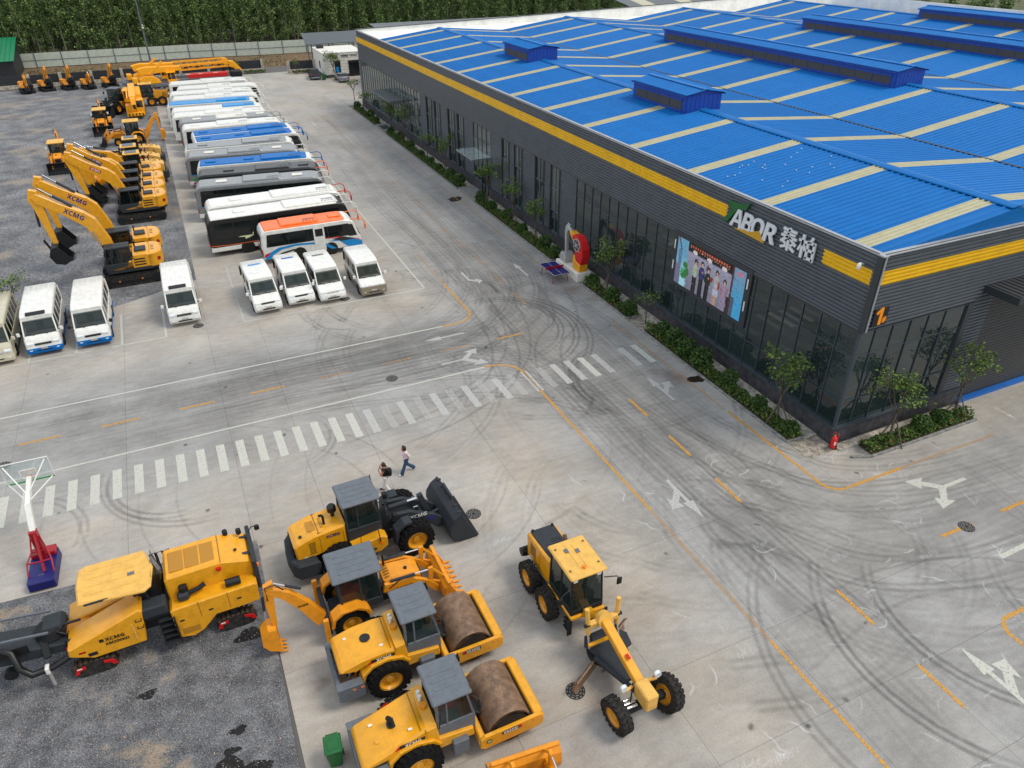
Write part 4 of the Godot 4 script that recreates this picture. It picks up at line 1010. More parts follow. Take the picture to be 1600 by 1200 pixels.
func decal(p, at, s, text, size, m, back = null, w := 0.0):
	if back != null: bx(p, "decal", back, [at[0], at[1], at[2]], [w, size * 1.5, 0.012], 0.0)
	words(p, "lettering", text, size, m, on_side(at[0], at[1], at[2] + s * 0.012, s), true, 0.006)

func bucket_shell(p, m, f, thick, w, zc := 0.0):   # f: open outline of the bowl, x,y pairs; walled at both ends
	var P = pts2(f); var Q = P.duplicate()
	for i in range(P.size() - 1, -1, -1):
		var t = (P[min(i + 1, P.size() - 1)] - P[max(i - 1, 0)]).normalized()
		Q.append(P[i] + Vector2(-t.y, t.x) * thick)
	var b = MB.new(); b.prism(Q, zc - w / 2, zc + w / 2, 0.0)
	for s in [-1, 1]: b.prism(P, zc + s * w / 2 - 0.03, zc + s * w / 2 + 0.03, 0.01)
	return part(p, "bucket", b, m)

# --- wheel loader: x forward ---------------------------------------------
func wheel_loader(label, at, yaw, c := {}, group := ""):
	var t = thing("wheel_loader", label, "loader", at, yaw, group)
	var hm = c.get("hood", "yellow"); var am = c.get("arm", "charcoal"); var cm = c.get("cab", "charcoal")
	for q in [[-1.6, 1], [-1.6, -1], [1.66, 1], [1.66, -1]]: wheel(t, [q[0], 0.82, q[1] * 1.08], 0.82, 0.64, true, "yellow", q[1])
	pr(t, "rear_frame", "dark", [-3.4, 0.65, -3.4, 1.15, -0.2, 1.25, 0.2, 0.9, 0.2, 0.6, -2.4, 0.55], -0.55, 0.55)
	plan(t, "counterweight", "charcoal", [-2.45, 1.18, -3.35, 1.12, -3.58, 0.8, -3.68, 0.0, -3.58, -0.8, -3.35, -1.12, -2.45, -1.18, -2.6, -0.6, -2.6, 0.6], 0.5, 1.3, 0.07, 1)
	var h = pr(t, "hood", hm, [-3.3, 1.05, -3.36, 1.95, -3.2, 2.08, -2.5, 2.3, -1.16, 2.42, -1.16, 1.25, -2.2, 1.25], -0.72, 0.72, 0.07)
	bx(h, "rear_grille", "dark", [-3.37, 1.52, 0], [0.05, 0.75, 1.05], 0.02)
	for k in 2: bx(h, "vent", "vent_gold", [-2.5 + 0.42 * k, 2.315 + 0.035 * k, 0.05], [0.3 - 0.18 * k, 0.02, 0.62], 0.0)
	for k in 8:
		for s in [-1, 1]: bx(h, "louvre", "black", [-2.62, 1.42 + k * 0.08, s * 0.725], [0.26, 0.022, 0.012], 0.0)
	for s in [-1, 1]:
		for x in [-2.28, -1.3]: bx(h, "seam", "brown_strip", [x, 1.75, s * 0.721], [0.018, 0.85, 0.01], 0.0)
		bx(h, "sticker", "white", [-2.95, 1.3, s * 0.722], [0.16, 0.07, 0.01], 0.0); bx(h, "grab_rail", "black", [-1.9, 2.32, s * 0.62], [0.9, 0.03, 0.03], 0.01)
	bx(h, "seam", "brown_strip", [-2.28, 2.345, 0], [0.02, 0.02, 1.36], 0.0)
	cy(h, "filler_cap", "black", [-3.0, 2.12, 0.35], [-3.0, 2.2, 0.35], 0.07)
	tb(h, "exhaust_pipe", "dark", [[-1.95, 2.3, 0.2], [-1.95, 2.75, 0.2], [-2.0, 2.83, 0.2], [-2.12, 2.85, 0.2]], 0.06)
	var b = MB.new(); b.lathe([[0, 0.62], [0.14, 0.6], [0.19, 0.54], [0.19, 0.3], [0.08, 0.26], [0.08, 0.0]], V(-1.5, 2.36, -0.1), Vector3.UP, 14, 10); part(h, "air_cleaner", b, "black")
	for s in [-1, 1]: decal(h, [-1.72, 2.08, s * 0.725], s, "XCMG", 0.15, "white" if hm == "yellow_pale" else "purple", "red" if hm == "yellow_pale" else null, 0.75)
	for s in [-1, 1]:
		var f = pr(t, "side_tank", hm, [-1.15, 0.95, -1.1, 1.45, 0.25, 1.6, 0.42, 1.45, 0.42, 0.95, 0.1, 0.75, -0.95, 0.75], s * 0.95 - 0.25, s * 0.95 + 0.25, 0.05)
		for k in 3: bx(f, "step", "dark", [-0.35, 0.45 + k * 0.3, s * 1.24], [0.5, 0.04, 0.12], 0.01)
		tb(f, "handrail", "black", [[-0.75, 1.3, s * 1.24], [-0.7, 2.0, s * 1.22], [0.05, 2.05, s * 1.22], [0.1, 1.35, s * 1.24]], 0.025)
		cy(f, "side_lamp", "amber", [0.15, 1.25, s * 1.2], [0.15, 1.25, s * 1.22], 0.07)
	cab(t, -1.16, 0.35, 1.4, 2.05, 3.25, 1.5, cm, c.get("roof", "slate"), {"lean": 0.05, "over": 0.1, "glass": "glass", "mid": 0.35})
	if c.has("roof_panel"): bx(t, "roof_panel", c.roof_panel, [-0.4, 3.42, 0], [1.1, 0.05, 1.15], 0.02)
	pr(t, "front_frame", "dark", [0.3, 0.6, 0.3, 1.35, 0.8, 1.75, 1.5, 1.8, 2.4, 1.0, 2.4, 0.6], -0.5, 0.5)
	for s in [-1, 1]:
		pr(t, "fender", am, [0.74, 0.8, 0.8, 1.6, 1.2, 1.86, 1.55, 1.86, 1.55, 1.73, 1.26, 1.71, 0.95, 1.48, 0.88, 0.8], s * 0.98 - 0.25, s * 0.98 + 0.25, 0.01)
		var a = pr(t, "lift_arm", am, [0.85, 1.6, 0.95, 1.95, 1.7, 1.85, 2.8, 1.25, 3.35, 0.75, 3.3, 0.4, 2.9, 0.45, 2.3, 1.05, 1.4, 1.5], s * 0.48 - 0.1, s * 0.48 + 0.1, 0.02)
		decal(a, [2.05, 1.5, s * 0.59], s, "XCMG", 0.2, "white")
		bx(a, "name_plate", "purple" if am == "charcoal" else "black", [2.65, 1.15, s * 0.585], [0.36, 0.16, 0.01], 0.0)
		ram(t, [0.7, 1.1, s * 0.48], [2.3, 1.25, s * 0.3], 0.09)
		bx(t, "work_lamp", "dark", [0.95, 2.05, s * 0.75], [0.2, 0.3, 0.24], 0.03)
		tb(t, "mirror_arm", "black", [[0.25, 3.1, s * 0.75], [0.5, 3.15, s * 1.05], [0.5, 2.9, s * 1.1]], 0.02); bx(t, "mirror", "charcoal", [0.5, 2.8, s * 1.12], [0.07, 0.36, 0.26], 0.02)
	ram(t, [0.9, 1.95, 0], [2.35, 2.0, 0], 0.1); pr(t, "bell_crank", am, [2.2, 2.15, 2.45, 2.2, 2.75, 1.2, 2.65, 0.7, 2.45, 0.75, 2.45, 1.3], -0.1, 0.1, 0.02); bm(t, "link", am, [2.6, 0.8, 0], [3.25, 0.95, 0], 0.14, 0.14)
	cy(t, "cross_tube", am, [2.3, 1.15, -0.5], [2.3, 1.15, 0.5], 0.12)
	var bu = bucket_shell(t, c.get("bucket", "charcoal"), [3.75, 1.55, 3.4, 1.3, 3.18, 0.95, 3.15, 0.6, 3.3, 0.25, 3.6, 0.1, 4.45, 0.06], -0.05, 2.95)
	for k in 6: bx(bu, "rim_tab", c.get("bucket", "charcoal"), [3.72, 1.56, -1.25 + 0.5 * k], [0.2, 0.1, 0.1], 0.02)
	bx(bu, "cutting_edge", "dark", [4.4, 0.09, 0], [0.22, 0.05, 2.98], 0.01); bx(bu, "spill_guard", c.get("bucket", "charcoal"), [3.72, 1.68, -0.2], [0.12, 0.26, 1.0], 0.03)
	return t

# --- backhoe loader -------------------------------------------------------
func backhoe_loader(label, at, yaw, c := {}, group := ""):
	var t = thing("backhoe_loader", label, "backhoe", at, yaw, group)
	var ym = c.get("body", "yellow_orange")
	for s in [-1, 1]:
		wheel(t, [-0.75, 0.7, s * 0.9], 0.7, 0.46, true, "yellow", s); wheel(t, [1.65, 0.48, s * 0.85], 0.48, 0.36, true, "yellow", s)
		pr(t, "mudguard", ym, [-1.55, 0.85, -1.45, 1.3, -1.1, 1.55, -0.4, 1.55, -0.05, 1.3, 0.05, 1.0, -0.08, 0.98, -0.2, 1.25, -0.5, 1.44, -1.0, 1.44, -1.33, 1.22, -1.43, 0.85], s * 0.92 - 0.26, s * 0.92 + 0.26, 0.02)
		var a = pr(t, "loader_arm", ym, [0.65, 1.35, 0.75, 1.75, 1.9, 1.65, 2.6, 1.2, 3.05, 0.6, 2.95, 0.4, 2.8, 0.45, 2.35, 1.05, 1.8, 1.4], s * 0.62 - 0.08, s * 0.62 + 0.08, 0.02)
		ram(a, [1.0, 1.8, s * 0.62], [2.7, 1.75, s * 0.62], 0.055); pr(a, "linkage", ym, [2.55, 1.85, 2.75, 1.85, 2.7, 1.1, 2.55, 1.05], s * 0.62 - 0.06, s * 0.62 + 0.06, 0.01); bm(a, "link", ym, [2.7, 1.75, s * 0.62], [3.15, 1.15, s * 0.62], 0.09, 0.09); bm(a, "link", ym, [2.6, 1.15, s * 0.62], [3.15, 0.8, s * 0.62], 0.09, 0.09)
		bx(t, "mirror", "charcoal" if not c.has("lamp") else "lamp", [0.55, 2.3, s * 1.0], [0.08, 0.3, 0.22], 0.03)
	bx(t, "chassis", "dark", [0.3, 0.75, 0], [3.4, 0.4, 0.7], 0.03)
	var h = pr(t, "hood", ym, [0.78, 0.95, 0.78, 1.7, 1.1, 1.78, 2.05, 1.66, 2.28, 1.5, 2.32, 0.8, 1.1, 0.8], -0.46, 0.46, 0.07)
	bx(h, "grille", "black", [2.33, 1.15, 0], [0.03, 0.5, 0.6], 0.01)
	for k in 5: bx(h, "vent", "brown_strip", [0.98, 1.775 - 0.008 * absf(k - 2), -0.3 + 0.15 * k], [0.22, 0.015, 0.07], 0.0)
	cy(h, "filler_cap", "dark", [1.75, 1.7, 0.1], [1.75, 1.76, 0.1], 0.07); tb(h, "exhaust_pipe", "black", [[1.0, 1.7, -0.38], [1.0, 2.3, -0.38]], 0.045)
	cab(t, -1.0, 0.6, 0.95, 1.35, 2.7, 1.55, c.get("frame", "charcoal"), c.get("roof", "slate"), {"lean": 0.08, "back": -0.04, "over": 0.18, "seat": c.get("seat", "seat_red"), "mid": 0.5})
	bx(t, "rear_seat", c.get("seat", "seat_red"), [-0.62, 1.55, 0.25], [0.5, 0.5, 0.5], 0.06)
	var bu = bucket_shell(t, c.get("bucket", ym), [3.25, 1.15, 3.05, 0.95, 2.98, 0.6, 3.05, 0.25, 3.3, 0.08, 3.75, 0.05], -0.04, 2.3)
	bx(bu, "top_edge", c.get("bucket", ym), [3.24, 1.16, 0], [0.16, 0.1, 2.3], 0.02)
	for k in 8: pr(bu, "tooth", c.get("bucket", ym), [3.68, 0.1, 3.98, 0.06, 3.68, 0.03], -1.05 + 0.3 * k - 0.05, -1.05 + 0.3 * k + 0.05, 0.0)
	# digging end
	for s in [-1, 1]:
		tb(t, "hose", "hose", [[0.9, 1.5, s * 0.7], [1.4, 1.85, s * 0.72], [2.0, 1.75, s * 0.72]], 0.025); bx(t, "roof_lamp", "dark", [0.5, 2.72, s * 0.6], [0.1, 0.12, 0.18], 0.02); bx(t, "roof_lamp", "dark", [-1.05, 2.7, s * 0.6], [0.1, 0.12, 0.18], 0.02)
	var z = c.get("z", 0.45)
	bx(t, "slide_frame", "charcoal" if not c.has("lamp") else "dark", [-1.6, 0.75, 0], [0.16, 0.6, 2.1], 0.03)
	for s in [-1, 1]: bx(t, "stabiliser_leg", ym, [-1.7, 0.75, s * 1.08], [0.2, 1.3, 0.16], 0.02)
	var bo = pr(t, "boom", ym, [-1.75, 0.75, -1.6, 1.15, -2.05, 1.95, -2.7, 2.85, -3.38, 3.28, -3.52, 3.1, -3.0, 2.6, -2.5, 1.8, -2.12, 0.95, -1.95, 0.65], z - 0.13, z + 0.13, 0.02)
	ram(bo, [-1.75, 1.25, z], [-2.6, 2.35, z + 0.02], 0.06); ram(bo, [-2.3, 2.75, z], [-3.2, 3.42, z], 0.055)
	decal(bo, [-2.35, 2.0, z + 0.135], 1, "XCMG", 0.1, "black")
	var sk = pr(t, "dipper", ym, [-3.2, 3.55, -3.55, 3.42, -3.62, 2.5, -3.55, 1.35, -3.38, 1.35, -3.3, 2.5], z - 0.11, z + 0.11, 0.02)
	tb(sk, "hose", "black", [[-2.9, 3.1, z + 0.14], [-3.15, 3.5, z + 0.2], [-3.5, 3.5, z + 0.2], [-3.5, 2.8, z + 0.14]], 0.025); ram(sk, [-3.66, 2.9, z], [-3.75, 1.75, z], 0.05)
	var bk = bucket_shell(t, ym, [-3.45, 1.4, -3.75, 1.45, -4.02, 1.15, -4.05, 0.75, -3.85, 0.4, -3.4, 0.15], 0.03, 0.62, z)
	for k in 4: pr(bk, "tooth", ym, [-3.45, 0.22, -3.2, 0.05, -3.42, 0.1], z - 0.27 + 0.18 * k - 0.03, z - 0.27 + 0.18 * k + 0.03, 0.0)
	return t

# --- single drum roller ---------------------------------------------------
func road_roller(label, at, yaw, c := {}, group := ""):
	var t = thing("road_roller", label, "roller", at, yaw, group)
	for s in [-1, 1]: wheel(t, [-1.35, 0.8, s * 0.93], 0.8, 0.58, true, "yellow", s)
	var sh = c.get("round", false)
	var f = [-3.05, 1.15, -3.1, 1.3, -2.95, 1.42, -0.98, 2.08, -0.9, 1.95, -0.9, 1.35, -2.0, 1.3]
	if sh: f = [-3.0, 1.58, -2.98, 1.72, -2.85, 1.8, -2.2, 1.97, -1.4, 2.02, -0.98, 1.97, -0.9, 1.85, -0.9, 1.5, -1.2, 1.45, -1.6, 1.62, -2.1, 1.55, -2.4, 1.42, -2.7, 1.5]
	var h = pr(t, "hood", "yellow", f, -0.82, 0.82, 0.09, 1)
	cy(h, "intake_well", "black", [-1.85, 1.66 if not sh else 1.85, -0.05], [-1.85, 1.815 if not sh else 2.02, -0.05], 0.17, 0.19, 16)
	if not sh: tb(h, "exhaust_pipe", "dark", [[-1.9, 1.7, -0.05], [-1.9, 2.05, -0.05], [-1.98, 2.15, -0.05]], 0.08)
	cy(h, "filler_cap", "yellow" if not sh else "black", [-2.45, 1.55 if not sh else 1.8, 0.25], [-2.45, 1.62 if not sh else 1.89, 0.25], 0.07)
	if sh: bx(h, "rear_hatch", "yellow_orange", [-2.72, 1.79, 0], [0.32, 0.03, 1.2], 0.01)
	bx(h, "seam", "brown_strip", [-1.12, 2.045 if not sh else 2.0, 0], [0.02, 0.02, 1.5], 0.0)
	for q in [[-2.5, -0.4], [-1.4, 0.5]]: bx(h, "sticker", "white", [q[0], (1.605 if q[0] < -2 else 1.97) if not sh else (1.895 if q[0] < -2 else 2.022), q[1]], [0.13, 0.012, 0.08], 0.0)
	for s in [-1, 1]:
		tb(t, "handrail", "black", [[-0.55, 1.9, s * 0.85], [-0.5, 2.5, s * 0.88], [-0.45, 2.55, s * 0.8]], 0.02); tb(t, "brake_hose", "hose", [[0.6, 1.0, s * 0.3], [0.85, 1.3, s * 0.35], [1.1, 1.05, s * 0.4]], 0.03); bx(t, "roof_lamp", "dark", [0.6, 3.0, s * 0.6], [0.1, 0.12, 0.18], 0.02)
		bx(h, "decal", "black", [-1.45, 1.72, s * 0.825], [0.85, 0.16, 0.012], 0.0); pr(h, "decal_flash", "red", [-2.05, 1.62, -1.85, 1.8, -1.75, 1.8, -1.85, 1.62], s * 0.822 - 0.006, s * 0.822 + 0.006, 0.0)
		words(h, "lettering", "XCMG", 0.14, "white", on_side(-1.42, 1.72, s * 0.838, s), true, 0.006)
		pr(t, "mudguard", "yellow", [-2.35, 0.9, -2.25, 1.3, -1.9, 1.62, -1.3, 1.72, -0.75, 1.55, -0.5, 1.2, -0.65, 1.2, -0.85, 1.4, -1.35, 1.56, -1.85, 1.46, -2.12, 1.2, -2.2, 0.9], s * 0.74 - 0.2, s * 0.74 + 0.2, 0.03)
		pr(t, "rear_skirt", "slate", [-3.15, 0.5, -3.2, 1.2, -2.3, 1.2, -2.22, 0.85, -2.2, 0.5], s * 0.95 - 0.16, s * 0.95 + 0.16, 0.03)
		for k in 2: bx(t, "reflector", "amber", [-2.62 + 0.28 * k, 1.0, s * 1.115], [0.12, 0.06, 0.012], 0.0)
	bx(t, "rear_bumper", "slate", [-3.1, 0.8, 0], [0.16, 0.75, 2.1], 0.04)
	if sh:
		bx(t, "engine_block", "dark", [-2.2, 1.15, 0], [1.1, 0.6, 0.9], 0.05); bx(t, "bay_floor", "rust", [-2.55, 0.9, 0], [0.9, 0.06, 1.6], 0.0)
		for k in 4: tb(t, "engine_pipe", ["steel", "yellow_orange", "black", "steel"][k], [[-2.7 + 0.22 * k, 0.95, 0.55], [-2.65 + 0.22 * k, 1.25, 0.62], [-2.5 + 0.22 * k, 1.42, 0.5]], 0.045)
	var pl = pr(t, "deck", "yellow", [-1.0, 1.25, -0.98, 2.05, -0.62, 2.1, -0.55, 1.4, 0.6, 1.25, 0.65, 0.85, -0.6, 0.85], -0.86, 0.86, 0.04)
	for k in 2: cy(pl, "canister", "white", [-0.82, 2.1, -0.42 + 0.17 * k], [-0.82, 2.34, -0.42 + 0.17 * k], 0.07)
	cy(pl, "cap", "yellow_orange", [-0.8, 2.08, -0.02], [-0.8, 2.18, -0.02], 0.13)
	cab(t, -0.6, 0.72, 1.05, 1.85, 2.95, 1.5, "slate", "slate", {"lean": 0.2, "over": 0.12, "seat": c.get("seat", "black"), "mid": 0.28, "ribs": 3})
	if c.get("seat", "") == "seat_red":
		var b = MB.new(); b.quad(V(0.66, 1.4, 0.05), V(0.66, 1.4, 0.7), V(0.5, 2.75, 0.66), V(0.62, 1.9, 0.05), V(1, 0, 0)); part(t, "cover_sheet", b, "seat_red")
	for s in [-1, 1]:
		bx(t, "step_box", "slate", [0.1, 0.75, s * 0.9], [0.55, 0.7, 0.3], 0.04); bx(t, "mirror", "dark", [0.8, 2.5, s * 0.95], [0.08, 0.26, 0.2], 0.03); tb(t, "mirror_arm", "black", [[0.62, 2.8, s * 0.75], [0.8, 2.75, s * 0.95], [0.8, 2.6, s * 0.95]], 0.02)
	bx(t, "joint", "dark", [0.85, 0.8, 0], [0.6, 0.5, 0.6], 0.05)
	for s in [-1, 1]:
		var fr = pr(t, "frame_side", "yellow", [0.68, 0.55, 0.7, 0.98, 0.85, 1.1, 2.85, 1.12, 2.98, 1.0, 2.98, 0.6, 2.8, 0.5, 0.85, 0.45], s * 1.2 - 0.07, s * 1.2 + 0.07, 0.03)
		cy(fr, "hub_plate", "dark", [1.85, 0.8, s * 1.1], [1.85, 0.8, s * 1.13], 0.62, -1, 24)
		bx(fr, "decal", "black", [1.75, 0.95, s * 1.275], [0.62, 0.15, 0.012], 0.0); words(fr, "lettering", c.get("name", "XS223J"), 0.13, "white", on_side(1.75, 0.95, s * 1.285, s), true, 0.006)
		bx(fr, "decal_flash", "red", [1.4 if not c.get("flip") else 2.1, 0.95, s * 1.276], [0.1, 0.15, 0.012], 0.0)
		for e in [2.6, 2.78]: bx(fr, "lifting_eye", "amber", [e, 1.0, s * 1.28], [0.05, 0.09, 0.03], 0.01)
		cy(fr, "round_sticker", "bin_green", [0.98, 0.82, s * 1.272], [0.98, 0.82, s * 1.28], 0.1); words(fr, "sticker_print", "M", 0.1, "white", on_side(0.98, 0.82, s * 1.284, s), true, 0.004)
	bx(t, "frame_front", "yellow", [2.82, 0.85, 0], [0.34, 0.55, 2.3], 0.04); bx(t, "frame_rear", "yellow", [0.78, 0.8, 0], [0.2, 0.5, 2.3], 0.04)
	bx(t, "scraper", "dark", [2.56, 0.98, 0], [0.1, 0.08, 2.1], 0.01)
	var d = MB.new(); d.lathe([[0.0, -0.95], [0.7, -0.95], [0.74, -1.06], [0.79, -1.065], [0.8, -1.05], [0.8, 1.05], [0.79, 1.065], [0.74, 1.06], [0.7, 0.95], [0.0, 0.95]], V(1.8, 0.8, 0), V(0, 0, 1), 40, 10)
	part(t, "drum", d, c.get("drum", "rust"))
	return t

# --- motor grader ---------------------------------------------------------
func motor_grader(label, at, yaw, c := {}, group := ""):
	var t = thing("motor_grader", label, "grader", at, yaw, group)
	for s in [-1, 1]:
		for x in [-3.6, -2.05]: wheel(t, [x, 0.68, s * 0.98], 0.68, 0.42, true, "yellow", s, "rubber_dusty")
		bx(t, "tandem_case", "dark", [-2.8, 0.72, s * 0.68], [2.0, 0.42, 0.16], 0.04)
		var w = wheel(t, [3.3, 0.68, s * 1.02], 0.68, 0.42, true, "yellow", s, "rubber_dusty"); w.rotation = V(-0.28, 0.12, 0)
		w.rotation = V(0.16 * s - 0.1, 0.1, 0.0)
	var h = pr(t, "hood", "yellow", [-4.55, 1.0, -4.62, 2.05, -4.5, 2.18, -2.6, 2.28, -2.55, 1.1, -3.0, 1.0], -0.64, 0.64, 0.05)
	bx(h, "top_panel", "charcoal", [-3.55, 2.235, 0], [1.9, 0.07, 1.05], 0.02)
	for k in 7:
		for s in [-1, 1]: bx(h, "louvre", "black", [-4.0, 1.35 + 0.09 * k, s * 0.645], [0.5, 0.03, 0.012], 0.0)
	for k in 6: bx(h, "slot", "black", [-3.7 + 0.12 * k, 2.275, -0.2], [0.04, 0.012, 0.4], 0.0)
	tb(h, "exhaust_pipe", "rust", [[-2.95, 2.2, -0.25], [-2.95, 2.9, -0.25], [-3.05, 3.02, -0.25]], 0.09, 10)
	var b = MB.new(); b.lathe([[0, 0.42], [0.15, 0.4], [0.17, 0.2], [0.1, 0.15], [0.1, 0.0]], V(-2.95, 2.25, 0.15), Vector3.UP, 14, 10); part(h, "air_cleaner", b, "black")
	for s in [-1, 1]: cy(h, "beacon_base", "dark", [-4.45, 2.15, s * 0.45], [-4.45, 2.32, s * 0.45], 0.06)
	bx(t, "rear_bumper", "dark", [-4.7, 1.0, 0], [0.2, 0.5, 1.5], 0.05); cy(t, "rear_winch", "black", [-4.72, 1.0, 0.5], [-4.72, 1.0, 0.85], 0.2)
	cab(t, -2.45, -0.62, 1.1, 1.5, 3.12, 1.4, "dark", "yellow_pale", {"lean": 0.12, "over": 0.14, "mid": 0.5, "seat": "black", "ribs": 2})
	bx(t, "cab_sill", "yellow", [-1.5, 1.18, 0], [1.96, 0.16, 1.48], 0.03)
	for s in [-1, 1]:
		for k in 2: cy(t, "roof_lamp", "rust", [-2.2 + 1.2 * k, 3.26, s * 0.6], [-2.2 + 1.2 * k, 3.31, s * 0.6], 0.04)
		for k in 3: bx(t, "step", "dark", [-0.75, 0.55 + 0.22 * k, s * 0.75], [0.4, 0.04, 0.2], 0.01)
		bx(t, "ladder_frame", "dark", [-0.55, 0.75, s * 0.78], [0.05, 0.8, 0.2], 0.01)
		tb(t, "mirror_arm", "black", [[-0.7, 2.7, s * 0.7], [-0.5, 2.75, s * 1.15], [-0.5, 2.6, s * 1.25]], 0.022); bx(t, "mirror", "dark", [-0.5, 2.45, s * 1.27], [0.08, 0.34, 0.22], 0.03)
	for s in [-1, 1]:
		bx(h, "seam", "brown_strip", [-3.4, 1.6, s * 0.642], [0.018, 0.95, 0.01], 0.0); tb(t, "hose", "hose", [[0.1, 1.7, s * 0.2], [0.3, 1.9, s * 0.45], [0.5, 1.6, s * 0.55], [0.6, 1.2, s * 0.5]], 0.028); tb(t, "hose", "hose", [[2.9, 1.45, s * 0.2], [3.15, 1.2, s * 0.4], [3.25, 0.95, s * 0.5]], 0.026); bx(t, "cab_lamp", "lamp", [-0.75, 2.95, s * 0.5], [0.08, 0.12, 0.18], 0.02)
	cy(t, "beacon", "amber", [-0.95, 3.26, 0.05], [-0.95, 3.38, 0.05], 0.07)
	for s in [-0.2, 0.2]: bx(t, "roof_hatch", "slate", [-1.9 - s * 0.4, 3.3, 0.05 + s], [0.2, 0.02, 0.14], 0.0)
	var g = pr(t, "main_frame", "yellow", [-0.75, 1.0, -0.75, 1.4, -0.3, 1.55, 0.2, 2.0, 0.7, 2.15, 3.1, 1.6, 3.1, 1.3, 0.7, 1.85, 0.35, 1.75, -0.1, 1.15], -0.17, 0.17, 0.03)
	cy(g, "saddle", "yellow_pale", [0.42, 2.0, -0.02], [0.66, 2.1, -0.02], 0.3, -1, 16)
	bx(g, "reflector", "red", [2.2, 1.9, 0.0], [0.22, 0.02, 0.12], 0.0); bx(t, "nose_weight", "yellow_pale", [3.42, 1.35, 0], [0.8, 0.7, 0.48], 0.05)
	for s in [-1, 1]:
		var ra = cy(t, "lift_cylinder", "yellow_pale", [0.5, 1.5, s * 0.6], [0.42, 2.75, s * 0.66], 0.085); cy(ra, "rod", "chrome", [0.5, 1.5, s * 0.6], [0.7, 0.95, s * 0.62], 0.05); bm(ra, "lift_arm", "yellow_pale", [0.5, 1.95, s * 0.14], [0.48, 1.95, s * 0.6], 0.22, 0.26, 0.04)
		cy(ra, "pin", "dark", [0.5, 1.98, s * 0.55], [0.5, 1.98, s * 0.78], 0.07)
		bm(t, "drawbar", "charcoal", [3.0, 1.05, s * 0.1], [1.1, 0.85, s * 0.62], 0.16, 0.16, 0.02); bm(t, "lean_cylinder", "yellow_pale", [2.95, 1.35, s * 0.25], [3.1, 1.5, s * 0.62], 0.1, 0.1, 0.02); cy(t, "head_lamp", "lamp", [3.0, 1.62, s * 0.68], [3.12, 1.62, s * 0.68], 0.13)
	bm(t, "side_cylinder", "yellow", [0.85, 1.35, -0.15], [0.8, 1.25, 0.75], 0.13, 0.13, 0.03)
	plan(t, "circle_plate", "charcoal", [0.05, 0.5, 0.1, -0.5, 0.45, -0.7, 1.0, -0.55, 2.4, -0.16, 2.4, 0.16, 1.2, 0.55, 1.1, 0.95, 0.6, 1.05, 0.3, 0.8], 0.72, 0.9, 0.04)
	cy(t, "circle_gear", "dark", [0.85, 0.6, 0.0], [0.85, 0.74, 0.0], 0.72, -1, 24)
	bm(t, "front_axle", "dark", [3.3, 0.75, -0.9], [3.3, 0.75, 0.9], 0.3, 0.28, 0.05)
	for k in 3: cy(t, "axle_cylinder", "chrome", [3.1 + 0.14 * k, 0.95, 0.3], [3.1 + 0.14 * k, 0.95, 0.8], 0.05)
	var bl = MB.new(); bl.xf = Transform3D(Basis(Vector3.UP, 0.5), V(0.85, 0, 0.1)); bl.prism(pts2([-0.12, 0.12, -0.2, 0.35, -0.16, 0.6, -0.02, 0.78, 0.02, 0.76, -0.1, 0.58, -0.14, 0.35, -0.05, 0.1]), -1.8, 1.8, 0.0); part(t, "blade", bl, "rust")
	return t

